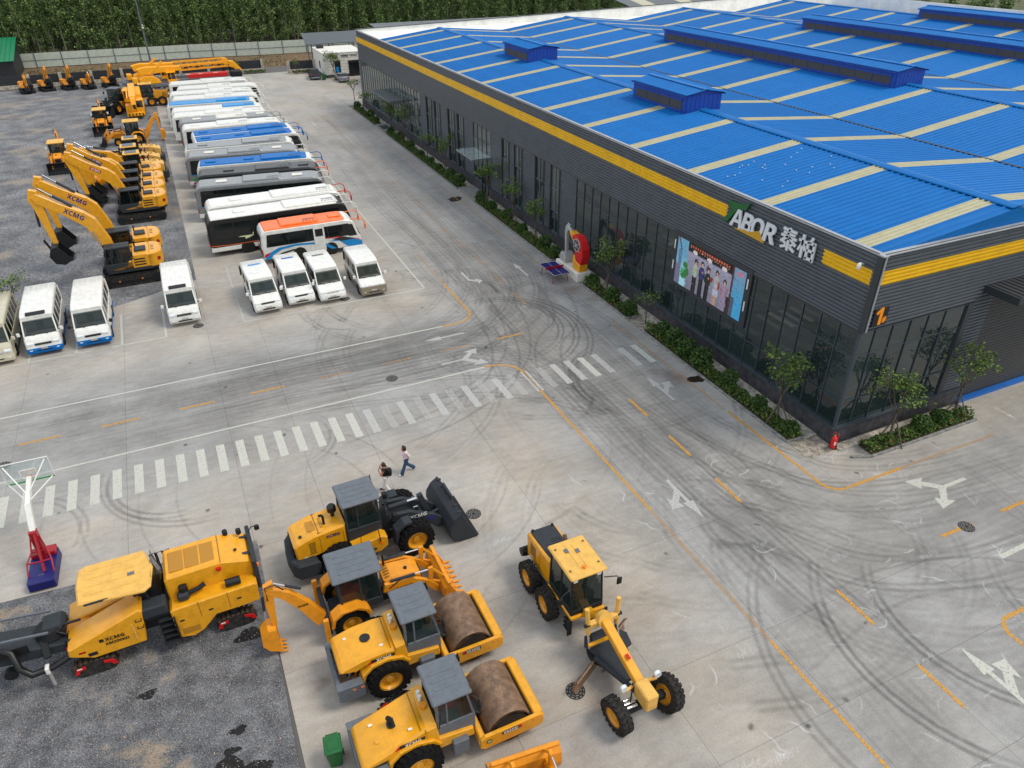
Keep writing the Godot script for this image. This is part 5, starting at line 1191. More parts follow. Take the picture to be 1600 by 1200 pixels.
# --- milling machine: engine at +x, conveyor to -x ------------------------
func milling_machine(label, at, yaw):
	var t = thing("milling_machine", label, "milling machine", at, yaw)
	for q in [[-2.7, 1], [-2.7, -1], [2.3, 1], [2.3, -1]]:
		var z = q[1] * 0.98
		var k = pr(t, "track", "rubber_dusty", [-0.75, 0.3, -0.6, 0.62, -0.3, 0.7, 0.3, 0.7, 0.6, 0.62, 0.75, 0.3, 0.6, 0.06, 0.3, 0.0, -0.3, 0.0, -0.6, 0.06], z - 0.18, z + 0.18, 0.03); k.position = V(q[0], 0, 0)
		for i in 8:
			var x = -0.62 + 0.177 * i
			bx(k, "track_pad", "soil", [x, 0.72 - 0.1 * pow(absf(x) / 0.62, 4), z], [0.13, 0.07, 0.4], 0.015)
		for s in [-1, 1]:
			pr(k, "end_cover", "red", [s * 0.72, 0.3, s * 0.62, 0.56, s * 0.3, 0.62, s * 0.3, 0.5, s * 0.52, 0.44, s * 0.56, 0.3], z + q[1] * 0.19, z + q[1] * 0.235, 0.005)
		bx(k, "cover_mark", "white", [-0.5, 0.57, z + q[1] * 0.24], [0.16, 0.05, 0.01], 0.0)
		cy(k, "leg_column", "dark", [0, 0.6, z], [0, 1.3, z], 0.16)
	bx(t, "chassis", "dark", [-0.2, 0.95, 0], [6.6, 0.5, 1.3], 0.05)
	# engine end
	var e = pr(t, "engine_cover", "yellow", [0.22, 1.2, 0.25, 2.75, 0.35, 2.85, 2.25, 2.9, 3.25, 2.6, 3.35, 2.5, 3.35, 1.2], -1.05, 0.62, 0.05)
	pr(e, "side_cover", "yellow", [0.22, 0.35, 0.2, 1.75, 0.3, 1.85, 3.25, 1.95, 3.35, 1.85, 3.3, 1.0, 2.6, 0.95, 1.7, 0.95, 1.15, 0.38, 0.75, 0.2], 0.3, 1.24, 0.05); pr(e, "side_cover", "yellow", [0.22, 0.6, 0.2, 1.75, 0.3, 1.85, 3.25, 1.95, 3.35, 1.85, 3.3, 1.0, 1.2, 0.9], -1.24, -0.7, 0.05)
	for k in 3: bx(e, "top_grille", "vent_gold", [0.72 + 0.56 * k, 2.885 + 0.0 * k, -0.2], [0.5, 0.03, 1.1], 0.01)
	bx(e, "seam", "brown_strip", [2.27, 2.9, -0.2], [0.025, 0.03, 1.6], 0.0)
	for k in 2: bx(e, "panel_seam", "brown_strip", [1.18 + 1.05 * k, 1.5, 1.243], [0.02, 0.8, 0.01], 0.0)
	for k in 3: bx(e, "latch", "black", [0.5 + 1.05 * k, 1.2 + 0.12 * k, 1.246], [0.16, 0.08, 0.02], 0.01)
	bx(e, "side_grille", "vent_gold", [0.72, 0.62, 1.243], [0.62, 0.3, 0.015], 0.0)
	bx(e, "rear_guard", "charcoal", [3.42, 2.0, -0.2], [0.16, 1.5, 2.2], 0.05)
	for k in 2: bx(e, "hinge", "charcoal", [3.2, 2.62, -0.75 + 0.95 * k], [0.3, 0.08, 0.14], 0.02)
	bx(e, "intake_filter", "charcoal", [0.75, 2.05, 0.85], [0.42, 0.36, 0.34], 0.08); cy(e, "filter_cap", "black", [0.8, 2.2, 0.75], [0.8, 2.42, 0.75], 0.16); tb(e, "intake_hose", "dark", [[0.95, 2.1, 0.85], [1.3, 2.15, 0.82], [1.55, 2.2, 0.72]], 0.09, 8); cy(e, "tank", "black", [2.25, 2.1, 0.95], [2.8, 2.1, 0.95], 0.16)
	cy(e, "beacon", "red", [2.15, 2.6, 0.66], [2.15, 2.72, 0.66], 0.09); cy(e, "knob", "black", [2.85, 2.75, 0.0], [2.85, 2.8, 0.0], 0.06); cy(e, "lamp", "amber", [3.5, 2.0, 0.4], [3.5, 2.12, 0.4], 0.07)
	for s in [[2.6, -1.0], [3.1, -0.85]]: cy(e, "exhaust_pipe", "dark", [s[0], 2.8, s[1]], [s[0], 3.0, s[1]], 0.1)
	tb(e, "mirror_arm", "black", [[3.4, 2.7, -0.8], [3.6, 2.9, -0.9], [3.75, 2.9, -0.9]], 0.022); bx(e, "mirror", "dark", [3.8, 2.8, -0.9], [0.2, 0.26, 0.14], 0.05)
	# operator platform, canopy
	bx(t, "platform", "dark", [-0.5, 1.65, 0], [1.5, 0.16, 2.2], 0.02); bx(t, "control_box", "charcoal", [-0.35, 1.95, 0.85], [1.0, 0.5, 0.6], 0.06); bx(t, "console", "dark", [-0.7, 2.2, -0.2], [0.4, 0.9, 1.3], 0.05)
	for k in 5: bx(t, "stair", "dark", [0.0 - 0.0 * k, 1.45 - 0.25 * k, 1.12 + 0.045 * k], [0.55, 0.05, 0.26], 0.01)
	bx(t, "stair_side", "dark", [0.28, 0.9, 1.2], [0.04, 1.3, 0.4], 0.01)
	var w = MB.new(); w.quad(V(0.08, 1.8, -1.0), V(0.08, 1.8, 0.7), V(-0.1, 3.2, 0.6), V(-0.1, 3.2, -0.95), V(1, 0, 0)); part(t, "windscreen", w, "glass_tint")
	for s in [-1.0, 0.65]: bm(t, "canopy_post", "dark", [-0.3, 1.7, s], [-0.5, 3.25, s], 0.07, 0.09)
	bm(t, "canopy_post", "dark", [-2.2, 1.6, -0.9], [-2.25, 3.25, -0.9], 0.07, 0.09)
	var cn = plan(t, "canopy", "yellow_pale", [-2.55, 0.85, -2.6, 0.0, -2.5, -0.95, -0.35, -1.2, -0.12, -1.0, -0.02, 0.0, -0.3, 1.0, -2.3, 1.0], 3.22, 3.4, 0.06)
	for k in 4: bx(cn, "rib", "yellow_pale", [-1.35, 3.405, -0.7 + 0.42 * k], [1.9, 0.03, 0.16], 0.012)
	bx(cn, "skylight", "slate", [-0.75, 3.42, 0.15], [0.24, 0.03, 0.16], 0.01); bx(cn, "gutter", "charcoal", [-1.4, 3.33, 1.02], [1.8, 0.1, 0.05], 0.02)
	for k in 3: tb(t, "guard_rail", "black", [[-0.2 + 0.25 * k, 1.75, -1.1], [-0.2 + 0.25 * k, 2.75, -1.12], [0.0 + 0.25 * k, 2.8, -1.1], [0.0 + 0.25 * k, 1.75, -1.05]], 0.028)
	# front hull
	var f = pr(t, "front_hull", "yellow", [-3.35, 1.05, -3.3, 1.4, -0.75, 2.35, -0.65, 2.2, -0.85, 0.7, -2.6, 0.65], 0.1, 1.2, 0.06)
	pr(f, "front_hull_far", "yellow", [-3.35, 1.05, -3.3, 1.45, -1.0, 2.0, -0.85, 0.7, -2.6, 0.65], -1.2, -0.2, 0.06)
	words(f, "lettering", "XCMG", 0.17, "black", on_side(-1.75, 1.42, 1.215, 1), true, 0.006); words(f, "lettering", "XM200KII", 0.13, "black", on_side(-1.72, 1.2, 1.215, 1), true, 0.006)
	bx(f, "badge", "black", [-2.2, 1.42, 1.208], [0.14, 0.14, 0.012], 0.0); bx(f, "lamp", "dark", [-2.6, 0.92, 1.208], [0.3, 0.16, 0.02], 0.01); bx(f, "warning_label", "tail_red", [-2.9, 1.12, 1.206], [0.22, 0.08, 0.01], 0.0); bx(f, "pale_strip", "yellow_pale", [-1.1, 1.35, 1.21], [0.06, 0.8, 0.02], 0.0)
	for k in 2: tb(f, "hand_grip", "black", [[-0.95, 1.55 + 0.35 * k, 1.2], [-0.95, 1.55 + 0.35 * k, 1.32], [-0.75, 1.55 + 0.35 * k, 1.32], [-0.75, 1.55 + 0.35 * k, 1.2]], 0.02)
	tb(f, "nose_hose", "black", [[-3.3, 1.3, 0.3], [-3.6, 1.7, 0.35], [-3.3, 1.9, 0.3], [-2.8, 1.8, 0.2]], 0.05, 8); bx(f, "nose_lamp", "tail_red", [-3.35, 1.15, 0.9], [0.08, 0.3, 0.12], 0.02)
	bx(f, "nose_frame", "yellow_orange", [-3.0, 1.25, -0.1], [0.9, 0.4, 0.5], 0.06)
	# conveyor
	var cv = pr(t, "conveyor", "charcoal", [-3.2, 0.85, -3.2, 1.25, -5.2, 1.55, -10.5, 2.5, -10.5, 2.0, -5.2, 1.0], -0.62, 0.62, 0.03)
	bx(cv, "swivel", "charcoal", [-3.75, 1.55, -0.2], [0.8, 0.5, 0.9], 0.12); cy(cv, "turntable", "dark", [-3.9, 1.4, 0], [-3.9, 1.75, 0], 0.5, 0.42, 20)
	for s in [-0.35, 0.75]: bm(cv, "strut", "slate", [-3.8, 1.9, s - 0.25], [-9.0, 2.6, s - 0.25], 0.07, 0.09)
	bm(cv, "cross_beam", "dark", [-4.2, 1.72, -0.2], [-4.0, 1.15, 0.95], 0.24, 0.12, 0.02); bx(cv, "side_skirt", "black", [-7.0, 1.6, 0.66], [5.0, 0.4, 0.04], 0.01); 
	words(cv, "lettering", "XCMG", 0.3, "white", Transform3D(Basis(V(0, 0, 1), -0.18) , V(-6.2, 1.62, 0.7)), true, 0.008)
	tb(t, "suction_hose", "hose", [[-5.3, 1.75, 0.55], [-5.0, 1.7, 0.75], [-4.9, 1.1, 1.0], [-4.6, 0.75, 1.12], [-3.9, 0.8, 1.1], [-3.4, 0.95, 1.0], [-3.25, 1.2, 0.8], [-3.3, 1.4, 0.6]], 0.12, 10)
	bx(t, "hose_clamp", "white", [-4.1, 0.8, 1.12], [0.14, 0.3, 0.28], 0.03); cy(t, "hose_stand", "steel", [-4.1, 0.0, 1.15], [-4.1, 0.7, 1.13], 0.06)
	for o in t.get_children():
		if not (str(o.name).begins_with("track") or str(o.name).begins_with("canopy")): o.position.y += 0.2
	cy(t, "roller_drum", "dark", [-5.3, 0.9, 0.55], [-5.3, 0.9, 0.8], 0.22); cy(t, "milling_box", "dark", [0.4, 0.55, -1.0], [0.4, 0.55, 0.3], 0.5, -1, 18)
	return t

# --- crawler excavator ----------------------------------------------------
func excavator(label, at, yaw, c, group := ""):
	var t = thing(c.get("called", "excavator"), label, "excavator", at, yaw, group)
	var L = c.get("L", 2.15); var ym = c.get("body", "yellow"); var sl = c.get("small", false)
	for s in [-1, 1]:
		var z = s * 1.25
		var k = pr(t, "track", "rubber_dusty", [-L, 0.45, -L + 0.12, 0.78, -L + 0.42, 0.9, L - 0.42, 0.9, L - 0.12, 0.78, L, 0.45, L - 0.14, 0.12, L - 0.45, 0.0, -L + 0.45, 0.0, -L + 0.14, 0.12], z - 0.3, z + 0.3, 0.02)
		bx(k, "track_frame", "dark", [0, 0.42, z + s * 0.25], [L * 1.6, 0.3, 0.14], 0.03)
		for e in [-1, 1]: cy(k, "sprocket", "dark", [e * (L - 0.42), 0.45, z + s * 0.2], [e * (L - 0.42), 0.45, z + s * 0.33], 0.3, -1, 14)
		if not sl:
			for i in 22: bx(k, "track_shoe", "rubber", [-L + 0.4 + i * (2 * L - 0.8) / 21.0, 0.92, z], [0.1, 0.06, 0.6], 0.0)
			for e in [-0.7, 0.9]: bx(k, "tie_eye", "amber", [e, 0.5, z + s * 0.33], [0.1, 0.1, 0.04], 0.01)
	bx(t, "car_body", "dark", [0, 0.7, 0], [1.6, 0.5, 2.0], 0.05); cy(t, "slew_ring", "dark", [0, 0.95, 0], [0, 1.1, 0], 0.7, -1, 20)
	# upper works: cab at -z (left)
	var up = plan(t, "revolving_frame", "charcoal", [1.5, 1.35, 1.5, -1.35, -1.6, -1.38, -2.35, -0.9, -2.42, 0.0, -2.35, 0.9, -1.6, 1.38], 1.08, 1.32, 0.03)
	var cw = plan(up, "counterweight", ym, [-1.55, 1.4, -2.0, 1.32, -2.42, 0.9, -2.52, 0.0, -2.42, -0.9, -2.0, -1.32, -1.55, -1.4], 1.2, 2.35, 0.1, 1)
	pr(up, "engine_hood", ym, [-1.6, 1.3, -1.6, 2.25, -1.45, 2.35, -0.45, 2.35, -0.4, 1.3], -1.36, 1.36, 0.06)
	pr(up, "side_cover", ym, [-0.45, 1.3, -0.45, 1.98, -0.1, 1.95, 0.12, 1.6, 1.15, 1.45, 1.15, 1.3], -1.37, -0.42, 0.04); pr(up, "tank_cover", ym, [-0.45, 1.3, -0.45, 2.05, 0.7, 2.0, 1.35, 1.6, 1.4, 1.3], 0.42, 1.36, 0.04)
	bx(up, "hood_grille", "charcoal", [-1.0, 2.42, -0.25], [0.82, 0.16, 0.95], 0.05)
	for k in 4: bx(up, "hood_slot", "black", [-1.3 + 0.2 * k, 2.505, -0.25], [0.05, 0.012, 0.7], 0.0)
	for k in 3: bx(cw, "lifting_slot", "dark", [-1.85, 2.355, -0.55 + 0.42 * k], [0.24, 0.012, 0.12], 0.0)
	tb(up, "exhaust_pipe", "dark", [[-0.62, 2.3, 0.6], [-0.62, 2.66, 0.6], [-0.7, 2.74, 0.6]], 0.06); cy(up, "filler_cap", "black", [-0.15, 2.0, -0.75], [-0.15, 2.14, -0.75], 0.14)
	for k in 3: bx(up, "side_louvre", "black", [-0.85, 1.55 + 0.22 * k, -1.37], [0.8, 0.1, 0.012], 0.0)
	words(up, "lettering", c.get("name", "XE335C"), 0.14, "black", on_side(-0.05, 1.42, -1.385, -1), true, 0.006); cy(cw, "badge", "tail_red", [-2.2, 1.8, -1.16], [-2.22, 1.8, -1.2], 0.14)
	for e in [0.3, 0.9]: tb(up, "handrail", "black", [[e - 0.3, 2.0, 1.3], [e - 0.25, 2.45, 1.3], [e + 0.15, 2.45, 1.3], [e + 0.2, 1.9, 1.3]], 0.022)
	cab(up, -0.35, 1.6, 1.3, 1.85, 3.0, 1.02, c.get("frame", "charcoal"), c.get("roof", "charcoal"), {"zc": -0.86, "lean": 0.3, "over": 0.05, "glass": "glass_tint", "mid": 0.45, "ribs": 1})
	# boom, stick, bucket from the pose: points in the (forward, up) plane
	var P = c.pose; var bw = c.get("bw", 0.3)
	var bo = pr(t, "boom", ym, P.boom, 0.0 - bw, bw, 0.03)
	for s in [-1, 1]:
		var d = P.text; var T = on_side(d[0], d[1], s * (bw + 0.012), s)
		var turn = Basis(V(0, 0, 1), d[2] * s)
		words(bo, "lettering", "XCMG", d[3], c.get("ink", "purple"), Transform3D(T.basis * turn, T.origin), true, 0.006)
		if c.has("band"):
			var b = MB.new(); b.xf = Transform3D(T.basis * turn, V(d[0], d[1], s * (bw + 0.001))); b.box(V(0, 0, 0), V(d[3] * 4.6, d[3] * 1.4, 0.012)); part(bo, "decal", b, c.band)
		ram(t, [0.95, 1.5, s * (bw + 0.12)], P.rams[0] + [s * (bw + 0.1)], 0.1)
	ram(bo, P.rams[1] + [0.0], P.rams[2] + [0.0], 0.1); tb(bo, "hose", "hose", [P.rams[1] + [0.14], P.rams[2] + [0.14]], 0.03); tb(bo, "hose", "hose", [P.rams[1] + [-0.14], P.rams[2] + [-0.14]], 0.03)
	var sk = pr(t, "stick", ym, P.stick, -bw * 0.75, bw * 0.75, 0.03); ram(sk, P.rams[3] + [0.0], P.rams[4] + [0.0], 0.085); bm(sk, "link", "dark", P.rams[4] + [0.0], P.rams[5] + [0.0], 0.3, 0.1)
	var bk = bucket_shell(t, c.get("bucket", "dark"), P.bucket, 0.04, c.get("bwid", 1.2))
	var q = P.tooth
	for k in 5:
		var z = -c.get("bwid", 1.2) / 2 + 0.06 + (c.get("bwid", 1.2) - 0.12) * k / 4.0
		pr(bk, "tooth", "dark", [q[0], q[1], q[2], q[3], q[0] + 0.06, q[1] - 0.08], z - 0.05, z + 0.05, 0.0)
	if sl: bx(t, "dozer_blade", "dark", [L + 0.45, 0.35, 0], [0.1, 0.6, 2.9], 0.03); bx(t, "blade_arm", "dark", [L, 0.35, 0], [1.0, 0.14, 0.9], 0.02)
	return t
# --- coach: x forward -----------------------------------------------------
func coach(label, at, yaw, c := {}, group := ""):
	var t = thing("coach", label, "coach", at, yaw, group)
	var L = c.get("L", 12.0) / 2.0; var H = c.get("H", 3.3); var W = c.get("W", 2.5) / 2.0; var bm_ = c.get("body", "white"); var rm = c.get("roof", bm_)
	var prof = [-L, 0.4, -L - 0.03, 1.4, -L + 0.02, H - 0.75, -L + 0.1, H - 0.3, -L + 0.28, H - 0.06, -L + 0.5, H, L - 1.25, H, L - 0.8, H - 0.07, L - 0.5, H - 0.28, L - 0.16, H - 1.3, L, 1.25, L + 0.02, 0.7, L - 0.03, 0.4]
	var bo = pr(t, "body", bm_, prof, -W, W, 0.1, 2)
	pr(bo, "roof_panel", rm, [-L + 0.28, H - 0.1, -L + 0.45, H + 0.03, -L + 1.0, H + 0.05, L - 1.9, H + 0.05, L - 1.3, H + 0.03, L - 0.95, H - 0.08], -W + 0.05, W - 0.05, 0.07)
	if c.has("lower"): pr(bo, "lower_panel", c.lower, [-L - 0.025, 0.42, -L - 0.04, 0.9, L + 0.022, 0.9, L + 0.035, 0.7, L - 0.02, 0.42], -W - 0.005, W + 0.005, 0.08)
	var wt = H - 0.42; var wb = c.get("belt", 1.55)
	var n = c.get("n", 7)
	for s in [-1, 1]:
		var z = s * (W + 0.004)
		pr(bo, "window_band", c.get("band", "black"), [-L + 0.35, wb - 0.05, -L + 0.5, wt + 0.05, L - 0.95, wt + 0.05, L - 0.6, wb - 0.05], z - 0.006, z + 0.006, 0.0)
		for k in n:
			var x0 = lerpf(-L + 0.55, L - 1.05, float(k) / n); var x1 = lerpf(-L + 0.55, L - 1.05, float(k + 1) / n) - 0.07
			bx(t, "window", c.get("glass", "glass_dark"), [(x0 + x1) / 2, (wb + wt) / 2, z + s * 0.008], [x1 - x0, wt - wb, 0.012], 0.0)
			if c.get("curtain", false):
				for e in [0.12, 0.88]: bx(t, "curtain", "seat_grey", [lerpf(x0, x1, e), (wb + wt) / 2, z + s * 0.0155], [0.12, wt - wb - 0.06, 0.004], 0.0)
		pr(bo, "driver_window", c.get("glass", "glass_dark"), [L - 1.0, wb - 0.12, L - 1.02, wt, L - 0.62, wt - 0.05, L - 0.3, wb - 0.12], z + s * 0.004 - 0.006, z + s * 0.004 + 0.006, 0.0)
		for x in [-L + 2.9, L - 2.6]:
			cy(bo, "wheel_arch", "black", [x, 0.52, z - s * 0.05], [x, 0.52, z + s * 0.006], 0.56, -1, 20); wheel(t, [x, 0.5, s * (W - 0.15)], 0.5, 0.28, false, "steel", s)
		tb(t, "mirror_arm", c.get("mirror", bm_), [[L - 0.75, H - 0.12, s * (W - 0.2)], [L + 0.1, H - 0.1, s * (W - 0.05)], [L + 0.4, H - 0.3, s * (W - 0.02)], [L + 0.46, H - 0.6, s * (W - 0.04)]], 0.04); bx(t, "mirror", c.get("mirror", bm_), [L + 0.46, H - 0.8, s * (W - 0.05)], [0.12, 0.46, 0.24], 0.04)
		bx(t, "head_lamp", "lamp", [L - 0.0, 0.85, s * (W - 0.35)], [0.1, 0.2, 0.4], 0.04); bx(t, "tail_lamp", "tail_red", [-L - 0.02, 1.0, s * (W - 0.12)], [0.06, 0.55, 0.16], 0.02)
	var b = MB.new(); b.beam(V(L - 0.0, 1.3, 0), V(L - 0.53, H - 0.32, 0), W * 2 - 0.24, 0.05, 0.02); part(bo, "windscreen", b, "glass_dark")
	bx(bo, "rear_window", "glass_dark", [-L - 0.0, H - 1.0, 0], [0.06, 0.9, W * 1.5], 0.02); bx(bo, "rear_grille", "black", [-L - 0.025, 0.95, 0], [0.05, 0.5, W * 1.2], 0.01)
	var p = c.get("pod", [0.2, 3.4]); var pm = c.get("pod_mat", rm)
	pr(bo, "air_conditioner", pm, [p[0], H, p[0] + 0.15, H + 0.2, p[1] - 0.3, H + 0.2, p[1], H], -W + 0.3, W - 0.3, 0.07)
	for k in 9: bx(bo, "vent_slot", "charcoal" if not c.get("dark_vent") else "black", [p[1] - 1.3 + 0.11 * k, H + 0.205, 0.28], [0.05, 0.012, 0.4], 0.0)
	for k in 4: bx(bo, "fan_slot", "charcoal", [p[1] - 1.35 + 0.28 * k, H + 0.206, 0.72 * W - 0.12], [0.18, 0.012, 0.09], 0.0)
	for x in c.get("hatch", [-3.6, 4.0]): bx(bo, "roof_hatch", c.get("hatch_mat", pm), [x, H + 0.09, 0], [1.0, 0.1, 0.7], 0.04)
	for q in c.get("stripes", []):
		for s in [-1, 1]: pr(bo, "livery_stripe", q[0], q[1], s * (W + 0.008 + 0.001 * q[2]) - 0.005, s * (W + 0.008 + 0.001 * q[2]) + 0.005, 0.0)
	return t

# --- minibus and van: glass all round, seats inside -----------------------
func minibus(called, label, cat, at, yaw, c := {}, group := ""):
	var t = thing(called, label, cat, at, yaw, group)
	var L = c.get("L", 6.2) / 2.0; var H = c.get("H", 2.6); var W = c.get("W", 2.02) / 2.0; var bt = c.get("belt", 1.35); var bm_ = c.get("body", "white"); var van = c.get("van", false)
	var sx = L - (0.95 if van else 0.42); var tx = L - (1.75 if van else 0.95)   # foot and head of the windscreen
	var prof = [-L, 0.32, -L - 0.02, 0.8, -L + 0.02, bt, sx, bt, L - (0.3 if van else 0.16), bt - (0.28 if van else 0.22), L - 0.05, 0.8, L, 0.55, L - 0.03, 0.3]
	var bo = pr(t, "body", bm_, prof, -W, W, 0.08, 2)
	if c.has("lower"): pr(bo, "lower_panel", c.lower, [-L - 0.015, 0.28, -L - 0.03, c.get("ly", 0.62), L - 0.0, c.get("ly", 0.62), L + 0.035, 0.5, L + 0.01, 0.27], -W - 0.012, W + 0.012, 0.06)
	var b = MB.new(); var ring = []
	var xs = [[-L + 0.02, 0.16, 0.02], [-L + 0.14, 0.05, 0.0], [-L * 0.4, 0.0, 0.0], [tx - 0.8, 0.0, 0.0], [tx - 0.1, 0.06, 0.02], [tx + 0.06, 0.16, 0.05]]
	for e in xs: ring.append(rr(e[0], H - 0.22 - e[1] * 0.5, 0, 0.22 - e[1] * 0.4, W - 0.05 - e[2], 0.13, 3))
	b.loft(ring, 3); var rf = part(t, "roof", b, c.get("roof", bm_))
	for k in 5: bx(rf, "roof_rib", c.get("roof", bm_), [(-L + tx) / 2 - 0.1, H + 0.002, (k - 2) * W * 0.3], [L * (1.25 if not van else 0.9), 0.02, 0.06], 0.008)
	var wt = H - 0.34
	bx(t, "cabin_floor", "charcoal", [-0.2, bt - 0.05, 0], [2 * L - 1.6, 0.12, 2 * W - 0.3], 0.0)
	var n = c.get("n", 4)
	var st = MB.new()
	for k in (6 if not van else 4):
		for s in [-1, 1]:
			var x = lerpf(sx - 0.95, -L + 0.5, k / (5.0 if not van else 3.0)); st.box(V(x, bt + 0.22, s * W * 0.5), V(0.14, 0.66, W * 0.62), 0.05); st.box(V(x, bt + 0.62, s * W * 0.5), V(0.1, 0.2, W * 0.3), 0.04)
	part(t, "seat_rows", st, "seat_grey")
	part(t, "dashboard", mbox(V(sx - 0.25, bt + 0.03, 0), V(0.4, 0.12, 2 * W - 0.3), 0.03), "seat_grey")
	for s in [-1, 1]:
		var z = s * (W - 0.03)
		for k in n + 1:
			var x = lerpf(-L + 0.08, tx - 0.55, float(k) / n); bm(t, "pillar", c.get("pillar", bm_), [x, bt - 0.02, z], [x + 0.02, wt + 0.02, z - s * 0.03], 0.05, 0.05 if k else 0.14, 0.01)
			if k < n:
				var x1 = lerpf(-L + 0.08, tx - 0.55, float(k + 1) / n); var g = MB.new(); g.quad(V(x + 0.04, bt, z), V(x1 - 0.03, bt, z), V(x1 - 0.01, wt, z - s * 0.03), V(x + 0.06, wt, z - s * 0.03), V(0, 0, s)); part(t, "window", g, "glass_tint")
		var g = MB.new(); g.quad(V(tx - 0.5, bt - 0.04, z), V(sx - 0.06, bt, z), V(tx + 0.02, wt, z - s * 0.04), V(tx - 0.48, wt, z - s * 0.04), V(0, 0, s)); part(t, "window", g, "glass_tint")
		bm(t, "windscreen_pillar", bm_, [sx + 0.02, bt - 0.03, s * (W - 0.06)], [tx + 0.02, wt + 0.05, s * (W - 0.13)], 0.09, 0.07, 0.02)
		for x in [-L * 0.52, L * (0.58 if not van else 0.56)]:
			cy(bo, "wheel_arch", "black", [x, 0.36, s * (W - 0.04)], [x, 0.36, s * (W + 0.014)], 0.42, -1, 18); wheel(t, [x, 0.35, s * (W - 0.08)], 0.35, 0.22, false, "steel", s)
		tb(t, "mirror_arm", "black", [[sx - 0.1, bt + 0.1, s * W], [sx - 0.02, bt + 0.14, s * (W + 0.16)]], 0.025); bx(t, "mirror", c.get("mirror", bm_), [sx - 0.02, bt + 0.18, s * (W + 0.22)], [0.1, 0.26, 0.2], 0.04)
		bx(t, "head_lamp", "lamp", [L - (0.16 if van else 0.08), 0.9 if not van else 0.88, s * (W - 0.27)], [0.14, 0.2, 0.42], 0.05); bx(t, "tail_lamp", "tail_red", [-L - 0.01, 0.9, s * (W - 0.12)], [0.05, 0.4, 0.14], 0.02); bx(t, "fog_lamp", "lamp", [L + 0.01, 0.5, s * (W - 0.25)], [0.05, 0.09, 0.2], 0.02)
	var e = [[V(sx, bt - 0.01, W - 0.09), V(sx, bt - 0.01, -W + 0.09)], [V(tx + 0.02, wt + 0.02, W - 0.16), V(tx + 0.02, wt + 0.02, -W + 0.16)]]
	b = MB.new(); b.quad(e[0][0], e[0][1], e[1][1], e[1][0], V(1, 0.6, 0)); part(t, "windscreen", b, "glass")
	b = MB.new(); b.quad(V(-L + 0.01, bt, W - 0.12), V(-L + 0.01, bt, -W + 0.12), V(-L + 0.05, wt, -W + 0.14), V(-L + 0.05, wt, W - 0.14), V(-1, 0, 0)); part(t, "rear_window", b, "glass_tint")
	bx(t, "grille", c.get("grille", "silver_dark"), [L - (0.1 if van else 0.05), 0.86, 0], [0.1, 0.14, W * 0.95], 0.03); bx(t, "bumper_slot", "black", [L + 0.015, 0.46, 0], [0.05, 0.1, W * 0.9], 0.02)
	bx(t, "number_plate", "steel", [L + 0.03, 0.58, 0], [0.03, 0.13, 0.4], 0.01)
	bx(t, "windscreen_card", "tail_red", [sx - 0.3, bt + 0.12, W * 0.55], [0.03, 0.09, 0.26], 0.0)
	for s in [-0.4, 0.35]: bm(t, "wiper", "black", [sx + 0.03, bt, s], [sx - 0.1, bt + 0.12, s + 0.45], 0.025, 0.025, 0.0)
	if c.get("brow", false): pr(t, "sun_brow", "black", [tx - 0.3, H - 0.02, tx - 0.2, H + 0.06, tx - 0.06, H + 0.03, tx + 0.05, H - 0.09], -W * 0.55, W * 0.55, 0.02)
	if c.has("patch"): bx(rf, "roof_lettering", c.patch, [-L * 0.55, H + 0.012, 0.0], [0.22, 0.012, W * 0.9], 0.0)
	return t

func car(label, at, yaw, paint, suv := false):
	var t = thing("parked_car", label, "car", at, yaw); var h = 1.72 if suv else 1.46
	pr(t, "body", paint, [-2.3, 0.35, -2.34, 0.8, -2.2, 1.02 if suv else 0.98, 0.85, 1.0, 1.95, 0.9, 2.3, 0.72, 2.32, 0.35], -0.9, 0.9, 0.1, 2)
	pr(t, "window_band", "glass_dark", [-2.05 if suv else -1.75, 0.98, -1.8 if suv else -1.1, h - 0.08, 0.0, h - 0.05, 0.75, 0.98], -0.78, 0.78, 0.1)
	pr(t, "roof", paint, [-1.82 if suv else -1.12, h - 0.12, -1.6 if suv else -0.9, h, -0.1, h, 0.1, h - 0.1], -0.72, 0.72, 0.05)
	for s in [-1, 1]:
		for x in [-1.4, 1.4]: wheel(t, [x, 0.33, s * 0.8], 0.33, 0.22, false, "steel", s)
		bx(t, "tail_lamp", "tail_red", [-2.3, 0.86, s * 0.68], [0.08, 0.16, 0.34], 0.03); bx(t, "head_lamp", "lamp", [2.2, 0.74, s * 0.66], [0.16, 0.14, 0.36], 0.04); bx(t, "mirror", paint, [0.55, 1.02, s * 0.98], [0.14, 0.14, 0.2], 0.04)
	bx(t, "number_plate", "bus_blue", [-2.34, 0.62, 0], [0.02, 0.12, 0.42], 0.0); bx(t, "bumper", "silver" if suv else paint, [-2.33, 0.45, 0], [0.1, 0.2, 1.6], 0.04)
	return t

func truss(p, called, m, a: Vector3, c: Vector3, w: float, h: float, n: int):
	var x = (c - a).normalized(); var z = x.cross(Vector3.UP).normalized(); var y = z.cross(x); var b = MB.new()
	for s in [[-1, -1], [-1, 1], [1, -1], [1, 1]]: b.beam(a + y * s[0] * h / 2 + z * s[1] * w / 2, c + y * s[0] * h / 2 + z * s[1] * w / 2, 0.13, 0.13)
	for k in n:
		var q0 = a.lerp(c, float(k) / n); var q1 = a.lerp(c, float(k + 1) / n); var f = 1 if k % 2 else -1
		for s in [-1, 1]:
			b.beam(q0 + y * f * h / 2 + z * s * w / 2, q1 - y * f * h / 2 + z * s * w / 2, 0.07, 0.07); b.beam(q0 + y * s * h / 2 + z * f * w / 2, q1 + y * s * h / 2 - z * f * w / 2, 0.07, 0.07)
	return part(p, called, b, m)

